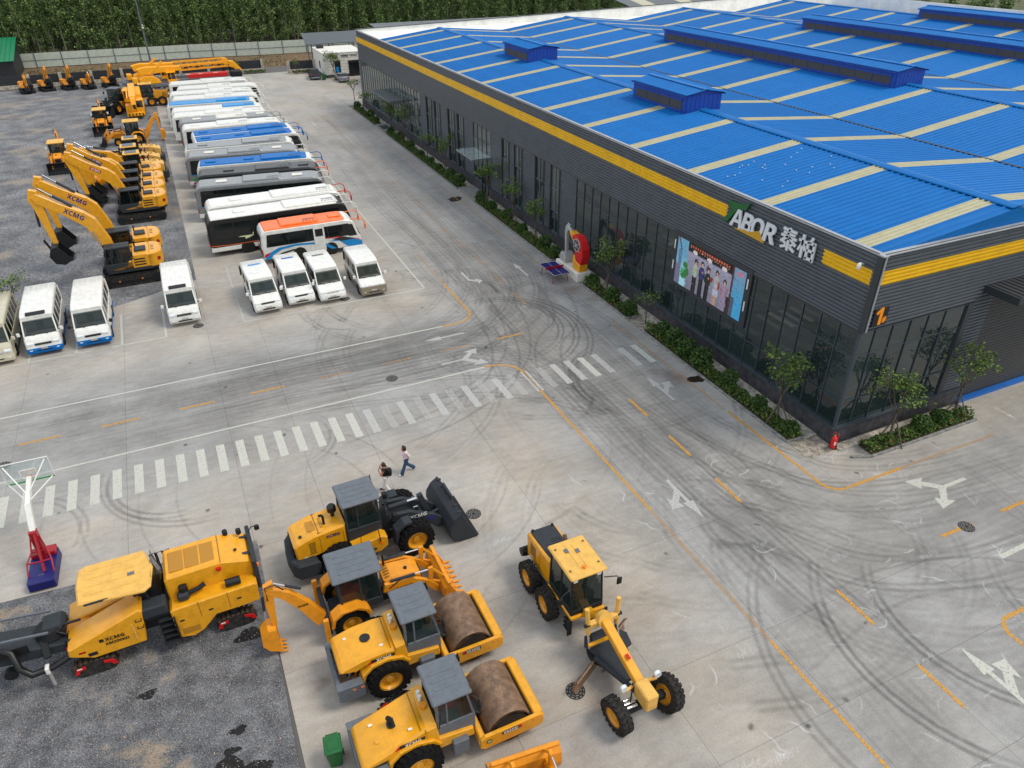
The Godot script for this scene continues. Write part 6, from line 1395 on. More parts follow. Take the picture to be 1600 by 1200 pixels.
func lattice_crane(label, at, yaw, group):
	var t = thing("lattice_boom_crane", label, "crane", at, yaw, group); var m = "crane_yellow"
	bx(t, "carrier", "slate", [-7.0, 1.1, 0], [8.5, 0.5, 2.4], 0.05)
	for k in 4:
		for s in [-1, 1]: wheel(t, [-10.2 + 2.0 * k, 0.55, s * 1.0], 0.55, 0.36, false, "steel", s)
	pr(t, "upper_works", m, [-9.3, 1.4, -9.3, 2.2, -8.4, 2.6, -7.2, 2.6, -6.2, 1.9, -6.0, 1.4], -0.9, 0.9, 0.06)
	bx(t, "counterweight", m, [-9.9, 2.0, 0], [0.8, 0.9, 1.9], 0.08); cab(t, -5.0, -3.6, 1.4, 1.9, 2.9, 1.1, m, m, {"zc": 0.7, "ribs": 0})
	pr(t, "boom_foot", m, [-9.0, 2.8, -9.3, 3.7, -8.0, 3.95, -2.5, 3.75, -2.5, 3.05], -0.5, 0.5, 0.06)
	truss(t, "lattice_boom", m, V(-2.6, 3.4, 0), V(5.5, 3.5, 0), 1.0, 0.75, 9); var h = pr(t, "boom_head", m, [5.4, 3.0, 5.4, 3.95, 6.2, 3.85, 6.8, 3.2, 7.4, 2.4, 7.2, 2.2, 6.5, 2.6], -0.5, 0.5, 0.05); cy(h, "sheave", m, [6.5, 2.95, -0.55], [6.5, 2.95, 0.55], 0.4)
	bm(t, "hoist_strut", m, [-7.6, 2.8, 0.5], [-5.2, 4.6, 0.4], 0.2, 0.2); bm(t, "hoist_strut", m, [-7.6, 2.8, -0.5], [-5.2, 4.6, -0.4], 0.2, 0.2); bm(t, "support_frame", "slate", [-3.0, 1.4, 0], [6.5, 1.4, 0], 0.8, 0.3); bm(t, "boom_rest", "dark", [5.5, 0, 0], [5.5, 3.3, 0], 0.5, 0.4)
	return t

func truck_crane(label, at, yaw):
	var t = thing("truck_crane", label, "crane", at, yaw); var m = "crane_yellow"
	bx(t, "carrier", m, [0, 1.0, 0], [10.5, 0.6, 2.4], 0.06)
	for k in 4:
		for s in [-1, 1]: wheel(t, [-4.2 + 2.4 * k, 0.55, s * 1.0], 0.55, 0.36, false, "steel", s)
	cab(t, 3.8, 5.4, 0.8, 1.6, 2.5, 1.0, m, m, {"zc": -0.7, "ribs": 0, "glass": "glass_dark"}); bx(t, "deck", m, [4.5, 1.6, 0.5], [1.7, 0.8, 1.3], 0.06); bx(t, "bumper", m, [5.5, 0.75, 0], [0.3, 0.5, 2.4], 0.06)
	for k in 5: bx(t, "bumper_chevron", "black", [5.66, 0.75, -0.9 + 0.45 * k], [0.02, 0.34, 0.14], 0.0)
	pr(t, "turntable_housing", m, [-4.2, 1.4, -4.2, 2.8, -2.4, 3.2, -0.6, 2.4, -0.4, 1.4], -1.1, 1.1, 0.06); cab(t, -1.6, 0.0, 1.5, 2.0, 3.0, 0.9, m, m, {"zc": 0.8, "ribs": 0})
	var b = pr(t, "telescopic_boom", m, [-3.8, 2.7, -3.8, 3.5, 5.6, 3.2, 5.6, 2.55], -0.45, 0.45, 0.06); pr(b, "inner_boom", m, [5.5, 2.62, 5.5, 3.1, 6.6, 3.05, 6.9, 2.3, 6.5, 2.2], -0.32, 0.32, 0.05)
	words(b, "lettering", "XCMG", 0.4, "black", on_side(3.0, 2.9, 0.46, 1), true, 0.01); bx(b, "hook_block", "dark", [6.4, 1.9, 0], [0.4, 0.6, 0.3], 0.08); cy(b, "jib_pipe", m, [-2.5, 3.0, 0.7], [5.0, 2.8, 0.7], 0.14)
	return t

# --- placing everything ---------------------------------------------------
func vehicles():
	var yd = "machines parked in the foreground"
	wheel_loader("wheel loader with black arms and bucket beside the two walkers", V(4.22, 0, -24.25), 0.03, {}, yd)
	var bq = backhoe_loader("orange backhoe loader with grey roof and red seats between wheel loader and roller", V(3.0, 0, -20.9), 0.0, {}, yd)
	var r1 = road_roller("yellow drum roller with rounded hood, beside the backhoe loader", V(4.2, 0, -17.85), 0.0, {"round": true, "name": "XS203J"}, yd)
	road_roller("yellow drum roller with sloping hood, nearest to the green bin", V(4.15, 0, -14.4), 0.0, {"name": "XS223J", "seat": "seat_red", "flip": true}, yd)
	r1.set_meta("group", yd)
	motor_grader("yellow motor grader standing alone on the concrete, pointing at the camera", V(10.5, 0, -15.55), -PI / 2)
	milling_machine("long yellow road milling machine with pale canopy on the gravel bed", V(-4.1, 0, -23.3), 0.0)
	dup(bq, "yellow loader mostly below the picture edge, bucket showing beside the roller", V(5.6, 0, -8.85), PI / 2 - 0.1, yd)
	# excavators
	var big = {"boom": [0.55, 1.7, 1.1, 1.75, 2.1, 4.6, 3.2, 5.6, 4.75, 6.75, 4.95, 7.2, 4.6, 7.45, 3.4, 6.6, 2.0, 5.75, 1.35, 5.1, 0.75, 3.4], "text": [2.6, 5.66, 0.62, 0.36], "rams": [[1.75, 4.3], [2.6, 6.2], [4.4, 7.75], [4.95, 6.4], [5.1, 4.0], [4.75, 3.0]], "stick": [4.45, 7.6, 4.95, 7.75, 5.2, 7.1, 5.0, 6.4, 4.55, 3.7, 4.25, 3.65, 4.35, 6.4], "bucket": [4.25, 3.55, 4.75, 3.45, 4.95, 2.9, 4.7, 2.35, 4.15, 2.2, 3.55, 2.5], "tooth": [3.62, 2.4, 3.3, 2.55]}
	var med = {"boom": [0.55, 1.7, 1.1, 1.75, 1.9, 3.6, 3.0, 4.6, 4.6, 5.75, 4.8, 6.2, 4.4, 6.5, 3.2, 5.65, 1.8, 4.9, 1.25, 4.4, 0.75, 3.0], "text": [2.75, 4.95, 0.6, 0.2], "rams": [[1.6, 3.4], [2.2, 5.25], [4.2, 6.8], [4.8, 5.5], [4.75, 3.3], [4.4, 2.3]], "stick": [4.25, 6.6, 4.75, 6.75, 5.0, 6.1, 4.8, 5.4, 4.1, 2.9, 3.8, 2.85, 4.1, 5.4], "bucket": [3.8, 2.75, 4.3, 2.65, 4.4, 2.1, 4.1, 1.6, 3.6, 1.5, 3.05, 1.75], "tooth": [3.12, 1.62, 2.8, 1.75]}
	var g = "excavators lined up on the gravel"
	var e1 = excavator("large excavator with purple boom lettering, nearest to the minibuses", V(-4.95, 0, -61.0), PI, {"pose": big, "bwid": 1.5}, g)
	dup(e1, "large excavator with purple boom lettering, behind the nearest one", V(-4.9, 0, -64.8), PI + 0.03, g)
	var e2 = excavator("excavator with red boom label, second type, nearest of four", V(-3.9, 0, -76.1), PI, {"pose": med, "ink": "white", "band": "tail_red", "name": "XE215C"}, g)
	for q in [[-3.85, -79.3, "excavator with red boom label, second nearest of the four"]]: dup(e2, q[2], V(q[0], 0, q[1]), PI, g)
	var mini = {"boom": [0.55, 1.7, 1.1, 1.75, 1.9, 3.4, 2.4, 4.6, 3.2, 5.6, 2.9, 5.9, 1.9, 4.9, 1.25, 4.0, 0.75, 3.0], "text": [1.6, 3.6, 1.1, 0.25], "rams": [[1.6, 3.2], [1.7, 4.3], [2.9, 6.1], [3.4, 5.2], [3.5, 3.3], [3.3, 2.9]], "stick": [2.8, 5.9, 3.2, 6.1, 3.4, 5.5, 3.3, 3.2, 3.0, 3.2, 2.95, 5.2], "bucket": [2.95, 3.1, 3.4, 3.0, 3.4, 2.5, 3.1, 2.1, 2.6, 2.1, 2.3, 2.4], "tooth": [2.3, 2.25, 2.05, 2.4]}
	var curl = {"boom": [0.55, 1.7, 1.1, 1.75, 1.6, 2.9, 2.3, 3.6, 3.1, 3.8, 3.0, 4.2, 2.0, 4.0, 1.2, 3.4, 0.75, 2.6], "text": [1.7, 3.3, 0.7, 0.2], "rams": [[1.5, 2.7], [1.6, 3.6], [2.8, 4.4], [3.3, 3.5], [3.4, 1.9], [3.2, 1.4]], "stick": [2.8, 4.1, 3.2, 4.3, 3.4, 3.7, 3.25, 1.5, 2.95, 1.5, 2.9, 3.5], "bucket": [2.9, 1.4, 3.4, 1.3, 3.45, 0.8, 3.1, 0.3, 2.6, 0.3, 2.3, 0.7], "tooth": [2.3, 0.55, 2.05, 0.7]}
	var low = med.duplicate(true); low.merge({"boom": [0.55, 1.7, 1.1, 1.75, 2.0, 3.1, 3.0, 3.7, 4.4, 4.0, 4.5, 4.5, 4.2, 4.7, 3.1, 4.5, 1.8, 4.2, 1.25, 3.7, 0.75, 2.8], "text": [2.7, 4.1, 0.35, 0.26], "rams": [[1.7, 2.9], [2.2, 4.5], [4.0, 5.0], [4.5, 3.8], [4.45, 1.9], [4.15, 1.3]], "stick": [4.0, 4.8, 4.45, 4.95, 4.7, 4.3, 4.6, 3.7, 4.2, 1.4, 3.9, 1.4, 3.95, 3.7], "bucket": [3.9, 1.3, 4.4, 1.2, 4.5, 0.7, 4.2, 0.2, 3.7, 0.1, 3.15, 0.4], "tooth": [3.2, 0.3, 2.9, 0.5]}, true)
	var e3 = excavator("excavator with lowered plain boom, third of the four", V(-3.8, 0, -82.5), PI - 0.04, {"pose": low, "ink": "black", "name": "XE215C"}, "excavators lined up on the gravel")
	dup(e3, "excavator with lowered plain boom, beside the tan roofed wheel loaders", V(-3.85, 0, -85.8), PI + 0.06, "excavators lined up on the gravel")
	g = "small excavators along the dark wall"
	var m1 = excavator("small excavator with raised boom, second along the dark wall", V(-16.9, 0, -153.2), -PI / 2 + 0.35, {"called": "small_excavator", "pose": mini, "small": true, "frame": "dark", "ink": "black", "body": "yellow_orange"}, g); m1.scale = Vector3.ONE * 0.66
	for q in [[-13.5, -152.9, "small excavator with raised boom in the middle of the row of five"], [-7.1, -151.9, "small excavator with raised boom, next to the pale wall post"]]: dup(m1, q[2], V(q[0], 0, q[1]), -PI / 2 + 0.35, g).scale = Vector3.ONE * 0.66
	m1 = excavator("small excavator with lowered boom beside the dark shed", V(-19.8, 0, -152.6), -PI / 2 + 0.2, {"called": "small_excavator", "pose": curl, "small": true, "frame": "dark", "ink": "black", "body": "yellow_orange"}, g); m1.scale = Vector3.ONE * 0.7
	dup(m1, "small excavator with folded boom, fourth along the dark wall", V(-10.5, 0, -152.2), -PI / 2 + 0.3, g).scale = Vector3.ONE * 0.62
	# loaders and others behind
	g = "machines parked on the far gravel"
	var lo = {"hood": "yellow_pale", "arm": "yellow", "cab": "dark", "roof": "yellow_pale", "roof_panel": "slate", "bucket": "yellow_orange"}
	var wl = wheel_loader("wheel loader with tan roof, nearest of three, beside the excavators", V(-4.4, 0, -88.2), PI, lo, g)
	dup(wl, "wheel loader with tan roof, middle one of three", V(-4.65, 0, -91.5), PI, g); dup(wl, "wheel loader with tan roof, farthest of three, beside a backhoe loader", V(-4.45, 0, -95.3), PI, g)
	wheel_loader("wheel loader with black arms between the truck crane and the backhoe loader", V(-6.0, 0, -129.0), -PI / 2 - 0.5, {"cab": "dark", "roof": "slate", "arm": "dark", "bucket": "dark"}, g)
	var bl = {"body": "yellow_orange", "frame": "dark", "roof": "yellow_pale", "seat": "black", "lamp": 1, "bucket": "dark", "z": 0.0}
	var bh = backhoe_loader("backhoe loader seen from the side with its boom beside the coaches", V(-4.2, 0, -107.6), PI, bl, g)
	dup(bh, "backhoe loader facing the camera with black bucket, left of the excavator booms", V(-11.9, 0, -99.4), -PI / 2, g); dup(bh, "backhoe loader facing the camera with black bucket, below the wheel loader", V(-7.7, 0, -116.9), -PI / 2, g)
	truck_crane("yellow truck crane with its boom over the cab", V(-3.4, 0, -127.6), -PI / 2)
	motor_grader("yellow grader with twin rear wheels beside the coaches", V(-3.1, 0, -132.2), PI)
	lattice_crane("yellow lattice boom crane, nearer one, before the dark wall", V(7.0, 0, -144.4), 0.09, "lattice boom cranes")
	lattice_crane("yellow lattice boom crane, farther one, before the dark wall", V(6.2, 0, -148.6), 0.07, "lattice boom cranes")
	var rt = thing("red_truck", "red truck body behind the last white coach", "truck", V(8.0, 0, -142.6), 0.0)
	bx(rt, "box_body", "red", [0.5, 2.25, 0], [6.4, 0.6, 1.5], 0.05); bx(rt, "chassis", "dark", [0.6, 0.8, 0], [10.4, 0.4, 1.6], 0.03); bx(rt, "driver_cab", "dark", [5.1, 1.7, 0], [1.8, 1.9, 2.1], 0.12)
	for q in [-2.6, -0.6, 1.8]: bx(rt, "white_mark", "white", [q, 2.56, 0.3], [0.7, 0.02, 0.3], 0.0)
	for k in 3:
		for s in [-1, 1]: wheel(rt, [-3.2 + 3.6 * k, 0.5, s * 0.9], 0.5, 0.3, false, "steel", s)
	coaches()
	# minibuses and vans
	g = "minibuses in the marked bays"
	var cw = {"lower": "bus_blue", "brow": true, "n": 4}
	minibus("minibus", "white and blue minibus next to the cream one", "minibus", V(-10.35, 0, -53.1), -PI / 2 + 0.02, cw, g)
	minibus("minibus", "white and blue minibus beside the empty bay", "minibus", V(-7.4, 0, -52.95), -PI / 2 - 0.0, {"lower": "bus_blue", "n": 3, "mirror": "black", "grille": "black"}, g)
	minibus("minibus", "cream minibus cut off by the left picture edge", "minibus", V(-13.05, 0, -52.8), -PI / 2 + 0.02, {"body": "cream", "roof": "cream", "n": 5, "lower": "cream", "grille": "chrome"}, g)
	minibus("minibus", "all white minibus standing alone by the excavators", "minibus", V(-1.75, 0, -53.6), -PI / 2 + 0.0, {"brow": true, "n": 4}, g)
	g = "white vans parked before the coaches"; var vn = {"L": 5.3, "H": 2.28, "W": 1.92, "belt": 1.22, "van": true, "n": 2, "pillar": "black"}
	for q in [[3.7, -52.55, 0.04, {"patch": "sky_blue"}, "white van with faint blue roof print, leftmost of four"], [6.15, -52.8, 0.02, {"patch": "bus_blue"}, "white van with dark blue roof print, second from the left"], [8.35, -52.4, 0.02, {"patch": "seat_grey", "grille": "chrome"}, "white van with chrome grille beside the manhole cover"], [11.4, -52.2, 0.0, {"lower": "champagne", "ly": 0.86, "grille": "chrome"}, "white van with champagne lower body, parked apart"]]:
		var o = vn.duplicate(); o.merge(q[3]); minibus("van", q[4], "van", V(q[0], 0, q[1]), -PI / 2 + q[2], o, g)
	car("black car parked by the white gatehouse", V(26.8, 0, -145.0), PI / 2 - 0.1, "black", true)
	car("silver car parked before the white gatehouse", V(30.7, 0, -140.2), PI / 2, "silver")
	yard_things()
	people()

func coaches():
	var g = "coaches parked in a row"
	var green = [["green", [-5.6, 1.05, -4.9, 1.35, -3.3, 0.95, -3.5, 0.62, -5.4, 0.75], 0], ["magenta", [-5.6, 0.7, -3.6, 0.6, -3.4, 0.5, -5.6, 0.5], 1], ["sky_blue", [-5.9, 1.48, -4.0, 1.48, -3.4, 1.3, -4.6, 1.25, -5.2, 1.35], 2]]
	var sil = {"body": "silver", "roof": "silver", "lower": "white", "stripes": green, "pod": [-1.8, 1.9], "hatch": [-3.6, 3.3], "hatch_mat": "white_matt", "mirror": "white"}
	coach("short white coach with orange roof and blue swooshes behind the vans", V(8.95, 0, -60.45), 0.0, {"L": 8.1, "H": 2.85, "W": 2.4, "roof": "orange", "mirror": "orange", "n": 4, "belt": 1.5, "pod": [-2.4, 0.9], "hatch": [2.2], "pod_mat": "orange", "stripes": [["sky_blue", [-4.0, 0.45, -3.7, 0.9, -2.8, 1.3, -1.4, 1.42, 0.2, 1.3, 1.2, 1.0, 1.9, 0.5, 1.5, 0.5, 0.9, 0.9, 0.0, 1.15, -1.4, 1.25, -2.6, 1.1, -3.3, 0.75, -3.5, 0.45], 0], ["sky_blue", [1.3, 1.2, 2.6, 1.3, 4.1, 0.9, 4.12, 0.45, 2.9, 0.5, 2.2, 1.1], 1], ["red", [0.6, 1.45, 2.0, 1.42, 3.9, 0.95, 3.9, 1.02, 2.2, 1.5, 1.6, 1.6], 2], ["silver_dark", [1.6, 1.35, 2.6, 1.42, 3.6, 1.1, 2.4, 1.05], 3], ["red", [-4.05, 0.6, -3.9, 0.9, -3.4, 1.02, -3.75, 0.7], 4], ["silver_dark", [-3.1, 0.5, -2.6, 0.85, -1.6, 1.0, -0.8, 0.9, -1.6, 0.88, -2.5, 0.72, -2.95, 0.45], 5], ["white", [0.15, 0.5, 0.15, 2.5, 1.05, 2.5, 1.05, 0.5], 10], ["black", [0.28, 1.75, 0.28, 2.38, 0.92, 2.38, 0.92, 1.75], 13]]}, g)
	var bw = coach("white coach with black flanks, pale bird emblem and orange line", V(7.2, 0, -63.95), 0.01, {"H": 3.2, "body": "black", "roof": "white", "lower": "white", "pod_mat": "white", "mirror": "white", "pod": [0.3, 5.0], "hatch": [-3.2], "stripes": [["orange", [-5.95, 1.02, -4.5, 0.94, -1.5, 0.96, -1.5, 0.92, -4.5, 0.9, -5.95, 0.97], 0], ["bird", [-3.75, 1.5, -3.3, 1.6, -3.1, 1.85, -3.0, 1.9, -2.9, 1.6, -2.6, 1.66, -2.45, 1.8, -2.5, 1.5, -2.8, 1.35, -3.2, 1.25, -3.2, 1.42], 1]]}, g)
	words(bw, "lettering", "Sharjou", 0.2, "white", on_side(-1.7, 1.55, 1.262, 1), true, 0.006)
	coach("white coach with red mirrors beside the black and white one", V(7.5, 0, -67.0), 0.0, {"mirror": "red", "pod": [-0.5, 4.9], "hatch": [-3.4], "stripes": [["tail_red", [-5.6, 1.7, -5.6, 2.7, -5.45, 2.7, -5.45, 1.7], 0]]}, g)
	coach("silver coach with curtains and green tail stripe, nearer of two", V(7.15, 0, -72.7), -0.12, sil, g)
	coach("dark grey coach with orange mirrors", V(7.6, 0, -76.3), -0.14, {"body": "silver_dark", "roof": "silver_dark", "mirror": "orange", "lower": "silver_dark", "pod": [-0.6, 3.0], "hatch": [-3.0, 4.1]}, g)
	var blue = {"roof": "bus_blue", "mirror": "bus_blue", "pod": [0.2, 4.4], "hatch": [-4.6, -0.9], "dark_vent": true}
	coach("blue roofed white coach between the dark grey and silver coaches", V(7.9, 0, -80.1), -0.12, blue, g)
	coach("silver coach with curtains and green tail stripe, farther of two", V(7.1, 0, -84.0), -0.13, sil, g)
	coach("pale silver coach with white flanks behind two blue roofed coaches", V(7.2, 0, -87.8), -0.08, {"roof": "silver", "pod": [0.0, 4.4], "hatch": [-4.0], "mirror": "black"}, g)
	coach("blue roofed coach, nearer of the adjoining pair", V(8.4, 0, -91.3), 0.0, blue, g)
	coach("blue roofed coach, farther of the adjoining pair", V(8.4, 0, -94.3), 0.0, blue, g)
	coach("white coach with large dark rear side window by the blue pair", V(7.6, 0, -98.3), -0.02, {"pod": [-2.0, 2.0], "hatch": [-4.4, 4.4]}, g)
	coach("grey coach with white roof box between white coaches", V(7.5, 0, -101.8), 0.0, {"roof": "silver", "body": "silver", "pod": [-1.6, 2.2], "pod_mat": "white_matt", "hatch": [-3.8, 3.8], "hatch_mat": "white_matt"}, g)
	coach("plain white coach behind the sky blue striped one", V(6.9, 0, -105.3), -0.08, {"pod": [-2.0, 3.0], "hatch": [4.4]}, g)
	coach("white coach with sky blue front roof half", V(7.0, 0, -108.8), -0.06, {"pod": [0.4, 4.6], "pod_mat": "sky_blue", "mirror": "white", "hatch": [], "stripes": [["sky_blue", [-5.4, 2.9, -5.4, 3.1, 0.6, 3.1, 0.6, 2.9], 0]], "band": "silver_dark"}, g)
	coach("coach with whole sky blue roof", V(6.7, 0, -113.2), -0.08, {"roof": "sky_blue", "pod": [0.4, 4.6], "hatch": [], "mirror": "white"}, g)
	coach("white coach with black window band beyond the sky blue roof", V(7.5, 0, -116.9), -0.08, {"pod": [-1.6, 2.4], "hatch": []}, g)
	coach("white coach with blue window edge, third from the far end", V(7.4, 0, -121.0), -0.07, {"pod": [-0.6, 3.0], "band": "purple", "hatch": [4.5]}, g)
	coach("white coach mostly hidden, second from the far end", V(8.6, 0, -124.9), -0.1, {"pod": [-1.6, 2.0], "hatch": []}, g)
	coach("white coach at the far end of the row", V(7.8, 0, -130.0), 0.0, {"pod": [-1.4, 3.6], "hatch": [4.6]}, g)
func surroundings():
	# boundary fence of pale boards behind a strip of bare earth
	var fe = thing("boundary_fence", "long pale board fence with grey posts in front of the poplars", "fence")
	var P = [Vector2(-44, -181.2), Vector2(8, -180.6), Vector2(22, -178.6), Vector2(62, -176)]
	for i in 3:
		var n = int((P[i + 1] - P[i]).length() / 4.7)
		for k in n:
			var a = P[i].lerp(P[i + 1], float(k) / n); var c = P[i].lerp(P[i + 1], float(k + 1) / n); var m = (a + c) / 2; var r = Basis(Vector3.UP, -(c - a).angle())
			for e in [0.72, 2.02]:
				var b = MB.new(); b.box(V(m.x, e, m.y), V((c - a).length() - 0.1, 1.28, 0.06), 0.0, r); part(fe, "panel", b, "fence_panel")
			var q = MB.new(); q.box(V(m.x, 1.37, m.y + 0.06), V((c - a).length(), 0.07, 0.06), 0.0, r); part(fe, "rail", q, "fence_post")
			part(fe, "post", mbox(V(a.x, 1.36, a.y + 0.08), V(0.12, 2.75, 0.12)), "fence_post")
	# dark infill wall with pale piers
	for q in [[-44.0, 19.4, -156.8, "low dark panelled wall with pale piers behind the small excavators"], [23.6, 28.4, -152.5, "short dark panelled wall with pale frame beside the gatehouse"]]:
		var w = thing("panel_wall", q[3], "wall"); var n = max(1, int(round((q[1] - q[0]) / 4.85)))
		part(w, "base", mbox(V((q[0] + q[1]) / 2, 0.32, q[2]), V(q[1] - q[0], 0.64, 0.5), 0.02), "render_pale")
		for k in n + 1:
			var x = lerpf(q[0], q[1], float(k) / n); part(w, "pier", mbox(V(x, 1.08, q[2]), V(0.5, 2.16, 0.52), 0.03), "render_pale")
			if k < n: part(w, "panel", mbox(V(x + (q[1] - q[0]) / n / 2, 1.35, q[2]), V((q[1] - q[0]) / n - 0.5, 1.42, 0.14)), "wall_dark")
	# dark shed with green roof
	var s = thing("shed", "dark shed with green metal roof at the left edge", "shed")
	var b = MB.new(); b.xf = Transform3D(Basis(V(0, 0, -1), V(0, 1, 0), V(1, 0, 0)), V(0, 0, 0)); b.prism(pts2([168.5, 0.0, 168.5, 3.1, 180.2, 5.5, 180.2, 0.0]), -42.0, -22.6); part(s, "wall", b, "wall_dark")
	for k in 26:
		b = MB.new(); var x0 = -42.2 + k * 0.765
		b.xf = Transform3D(Basis(V(0, 0, -1), V(0, 1, 0), V(1, 0, 0)), V(0, 0, 0)); b.prism(pts2([167.9, 3.02, 167.9, 3.1, 180.7, 5.72, 180.7, 5.6]), x0, x0 + 0.72, 0.015); part(s, "roof_sheet", b, "green_roof")
	# lamp mast
	var l = thing("light_mast", "tall thin grey mast behind the dark wall", "mast", V(0.2, 0, -173.6))
	cy(l, "pole", "slate", [0, 0, 0], [0, 15.5, 0], 0.19, 0.09); bx(l, "camera_box", "white", [0.1, 6.9, 0.2], [0.4, 0.3, 0.4], 0.05); bx(l, "floodlight", "slate", [0, 15.4, 0.3], [1.6, 0.3, 0.5], 0.05); cy(l, "antenna", "lamp", [0.1, 7.2, 0.2], [0.1, 7.5, 0.2], 0.12)
	# gatehouse
	var gh = thing("gatehouse", "small white gatehouse with dark door and black lettering by the gate", "building", V(28.6, 0, -144.2))
	bx(gh, "wall", "white_matt", [3.7, 2.1, -4.4], [7.4, 4.0, 8.8], 0.02); bx(gh, "plinth", "plinth", [3.7, 0.25, -4.4], [7.5, 0.5, 8.9], 0.02)
	for k in 7: bx(gh, "cladding_seam", "seat_grey", [3.7, 0.75 + 0.5 * k, 0.012], [7.36, 0.02, 0.012], 0.0)
	var w = bx(gh, "window", "glass_dark", [2.5, 1.75, 0.03], [1.05, 1.95, 0.08], 0.0); bx(w, "frame", "dark", [2.5, 2.75, 0.06], [1.2, 0.1, 0.1], 0.0); bx(w, "poster", "sky_blue", [2.4, 1.3, 0.08], [0.5, 0.9, 0.01], 0.0)
	var d = bx(gh, "door", "glass_dark", [5.6, 1.4, 0.03], [2.2, 2.5, 0.08], 0.0)
	for k in 4: bx(d, "frame", "black", [4.55 + 0.7 * k, 1.4, 0.08], [0.09, 2.5, 0.06], 0.0)
	bx(d, "head", "black", [5.6, 2.5, 0.09], [2.3, 0.4, 0.1], 0.0); bx(gh, "side_window", "glass_dark", [-0.02, 1.9, -3.5], [0.05, 1.2, 0.8], 0.0); bx(gh, "parapet", "white_matt", [3.7, 4.12, -4.4], [7.5, 0.12, 8.9], 0.02)
	bx(gh, "roof_plant_box", "wall_dark", [1.0, 4.4, -6.8], [1.2, 0.7, 1.0], 0.05)
	for k in 4:
		var q = MB.new(); q.xf = Transform3D(Basis(), V(3.25 + 0.36 * k, 3.42, -0.08))
		bars(q, [[[0.1, 0.9, 0.9, 0.9, 0.12], [0.5, 1.0, 0.5, 0.0, 0.12], [0.1, 0.5, 0.9, 0.5, 0.12], [0.45, 0.5, 0.1, 0.05, 0.1], [0.55, 0.5, 0.9, 0.05, 0.1]], [[0.1, 0.95, 0.1, 0.05, 0.12], [0.1, 0.95, 0.9, 0.95, 0.12], [0.9, 0.95, 0.9, 0.05, 0.12], [0.1, 0.5, 0.9, 0.5, 0.1], [0.1, 0.05, 0.9, 0.05, 0.1]]][k % 2], Vector2.ZERO, 0.3); part(gh, "character", q, "black")
	words(gh, "lettering", "SERVICE", 0.26, "black", Transform3D(Basis(), V(5.55, 3.56, 0.03)), true, 0.02)
	# carport and further grey roofs
	var cp = thing("carport", "long grey sloping carport roof on posts behind the gatehouse", "carport", V(29, 0, -160))
	b = MB.new(); b.xf = Transform3D(Basis(V(0, 0, -1), V(0, 1, 0), V(1, 0, 0)), Vector3.ZERO); b.prism(pts2([-2.5, 4.0, -2.5, 4.12, 2.6, 5.6, 2.6, 5.48]), -0.6, 14, 0.01); part(cp, "roof", b, "grey_roof")
	for k in 4: cy(cp, "post", "fence_post", [0.4 + 4.2 * k, 0, 1.8], [0.4 + 4.2 * k, 4.2, 1.8], 0.09); cy(cp, "post", "fence_post", [0.4 + 4.2 * k, 0, -2.0], [0.4 + 4.2 * k, 5.3, -2.0], 0.09)
	for q in [["grey_shed", "grey roofed shed just beyond the white parapet", 36.0, 66.0, -124.0, 8.3, 9.1], ["grey_shed", "grey roofed shed with pale roof lights behind the blue roof", 84.0, 130.0, -124.0, 9.6, 11.6]]:
		var sh = thing(q[0], q[1], "shed")
		bx(sh, "wall", "wall_dark", [(q[2] + q[3]) / 2, 4.2, q[4] - 7], [q[3] - q[2] - 1, 8.4, 12], 0.0)
		var n = int((q[3] - q[2]) / 2.9)
		for k in n:
			b = MB.new(); b.xf = Transform3D(Basis(V(0, 0, -1), V(0, 1, 0), V(1, 0, 0)), Vector3.ZERO); var x0 = lerpf(q[2], q[3], float(k) / n); b.prism(pts2([-q[4] - 0.5, q[5], -q[4] - 0.5, q[5] + 0.12, -q[4] + 14, q[6] + 0.12, -q[4] + 14, q[6]]), x0 + 0.02, x0 + (q[3] - q[2]) / n - 0.02, 0.02)
			part(sh, "roof_light" if k % 3 == 1 and q[3] > 100 else "roof_sheet", b, "skylight" if k % 3 == 1 and q[3] > 100 else "grey_roof")

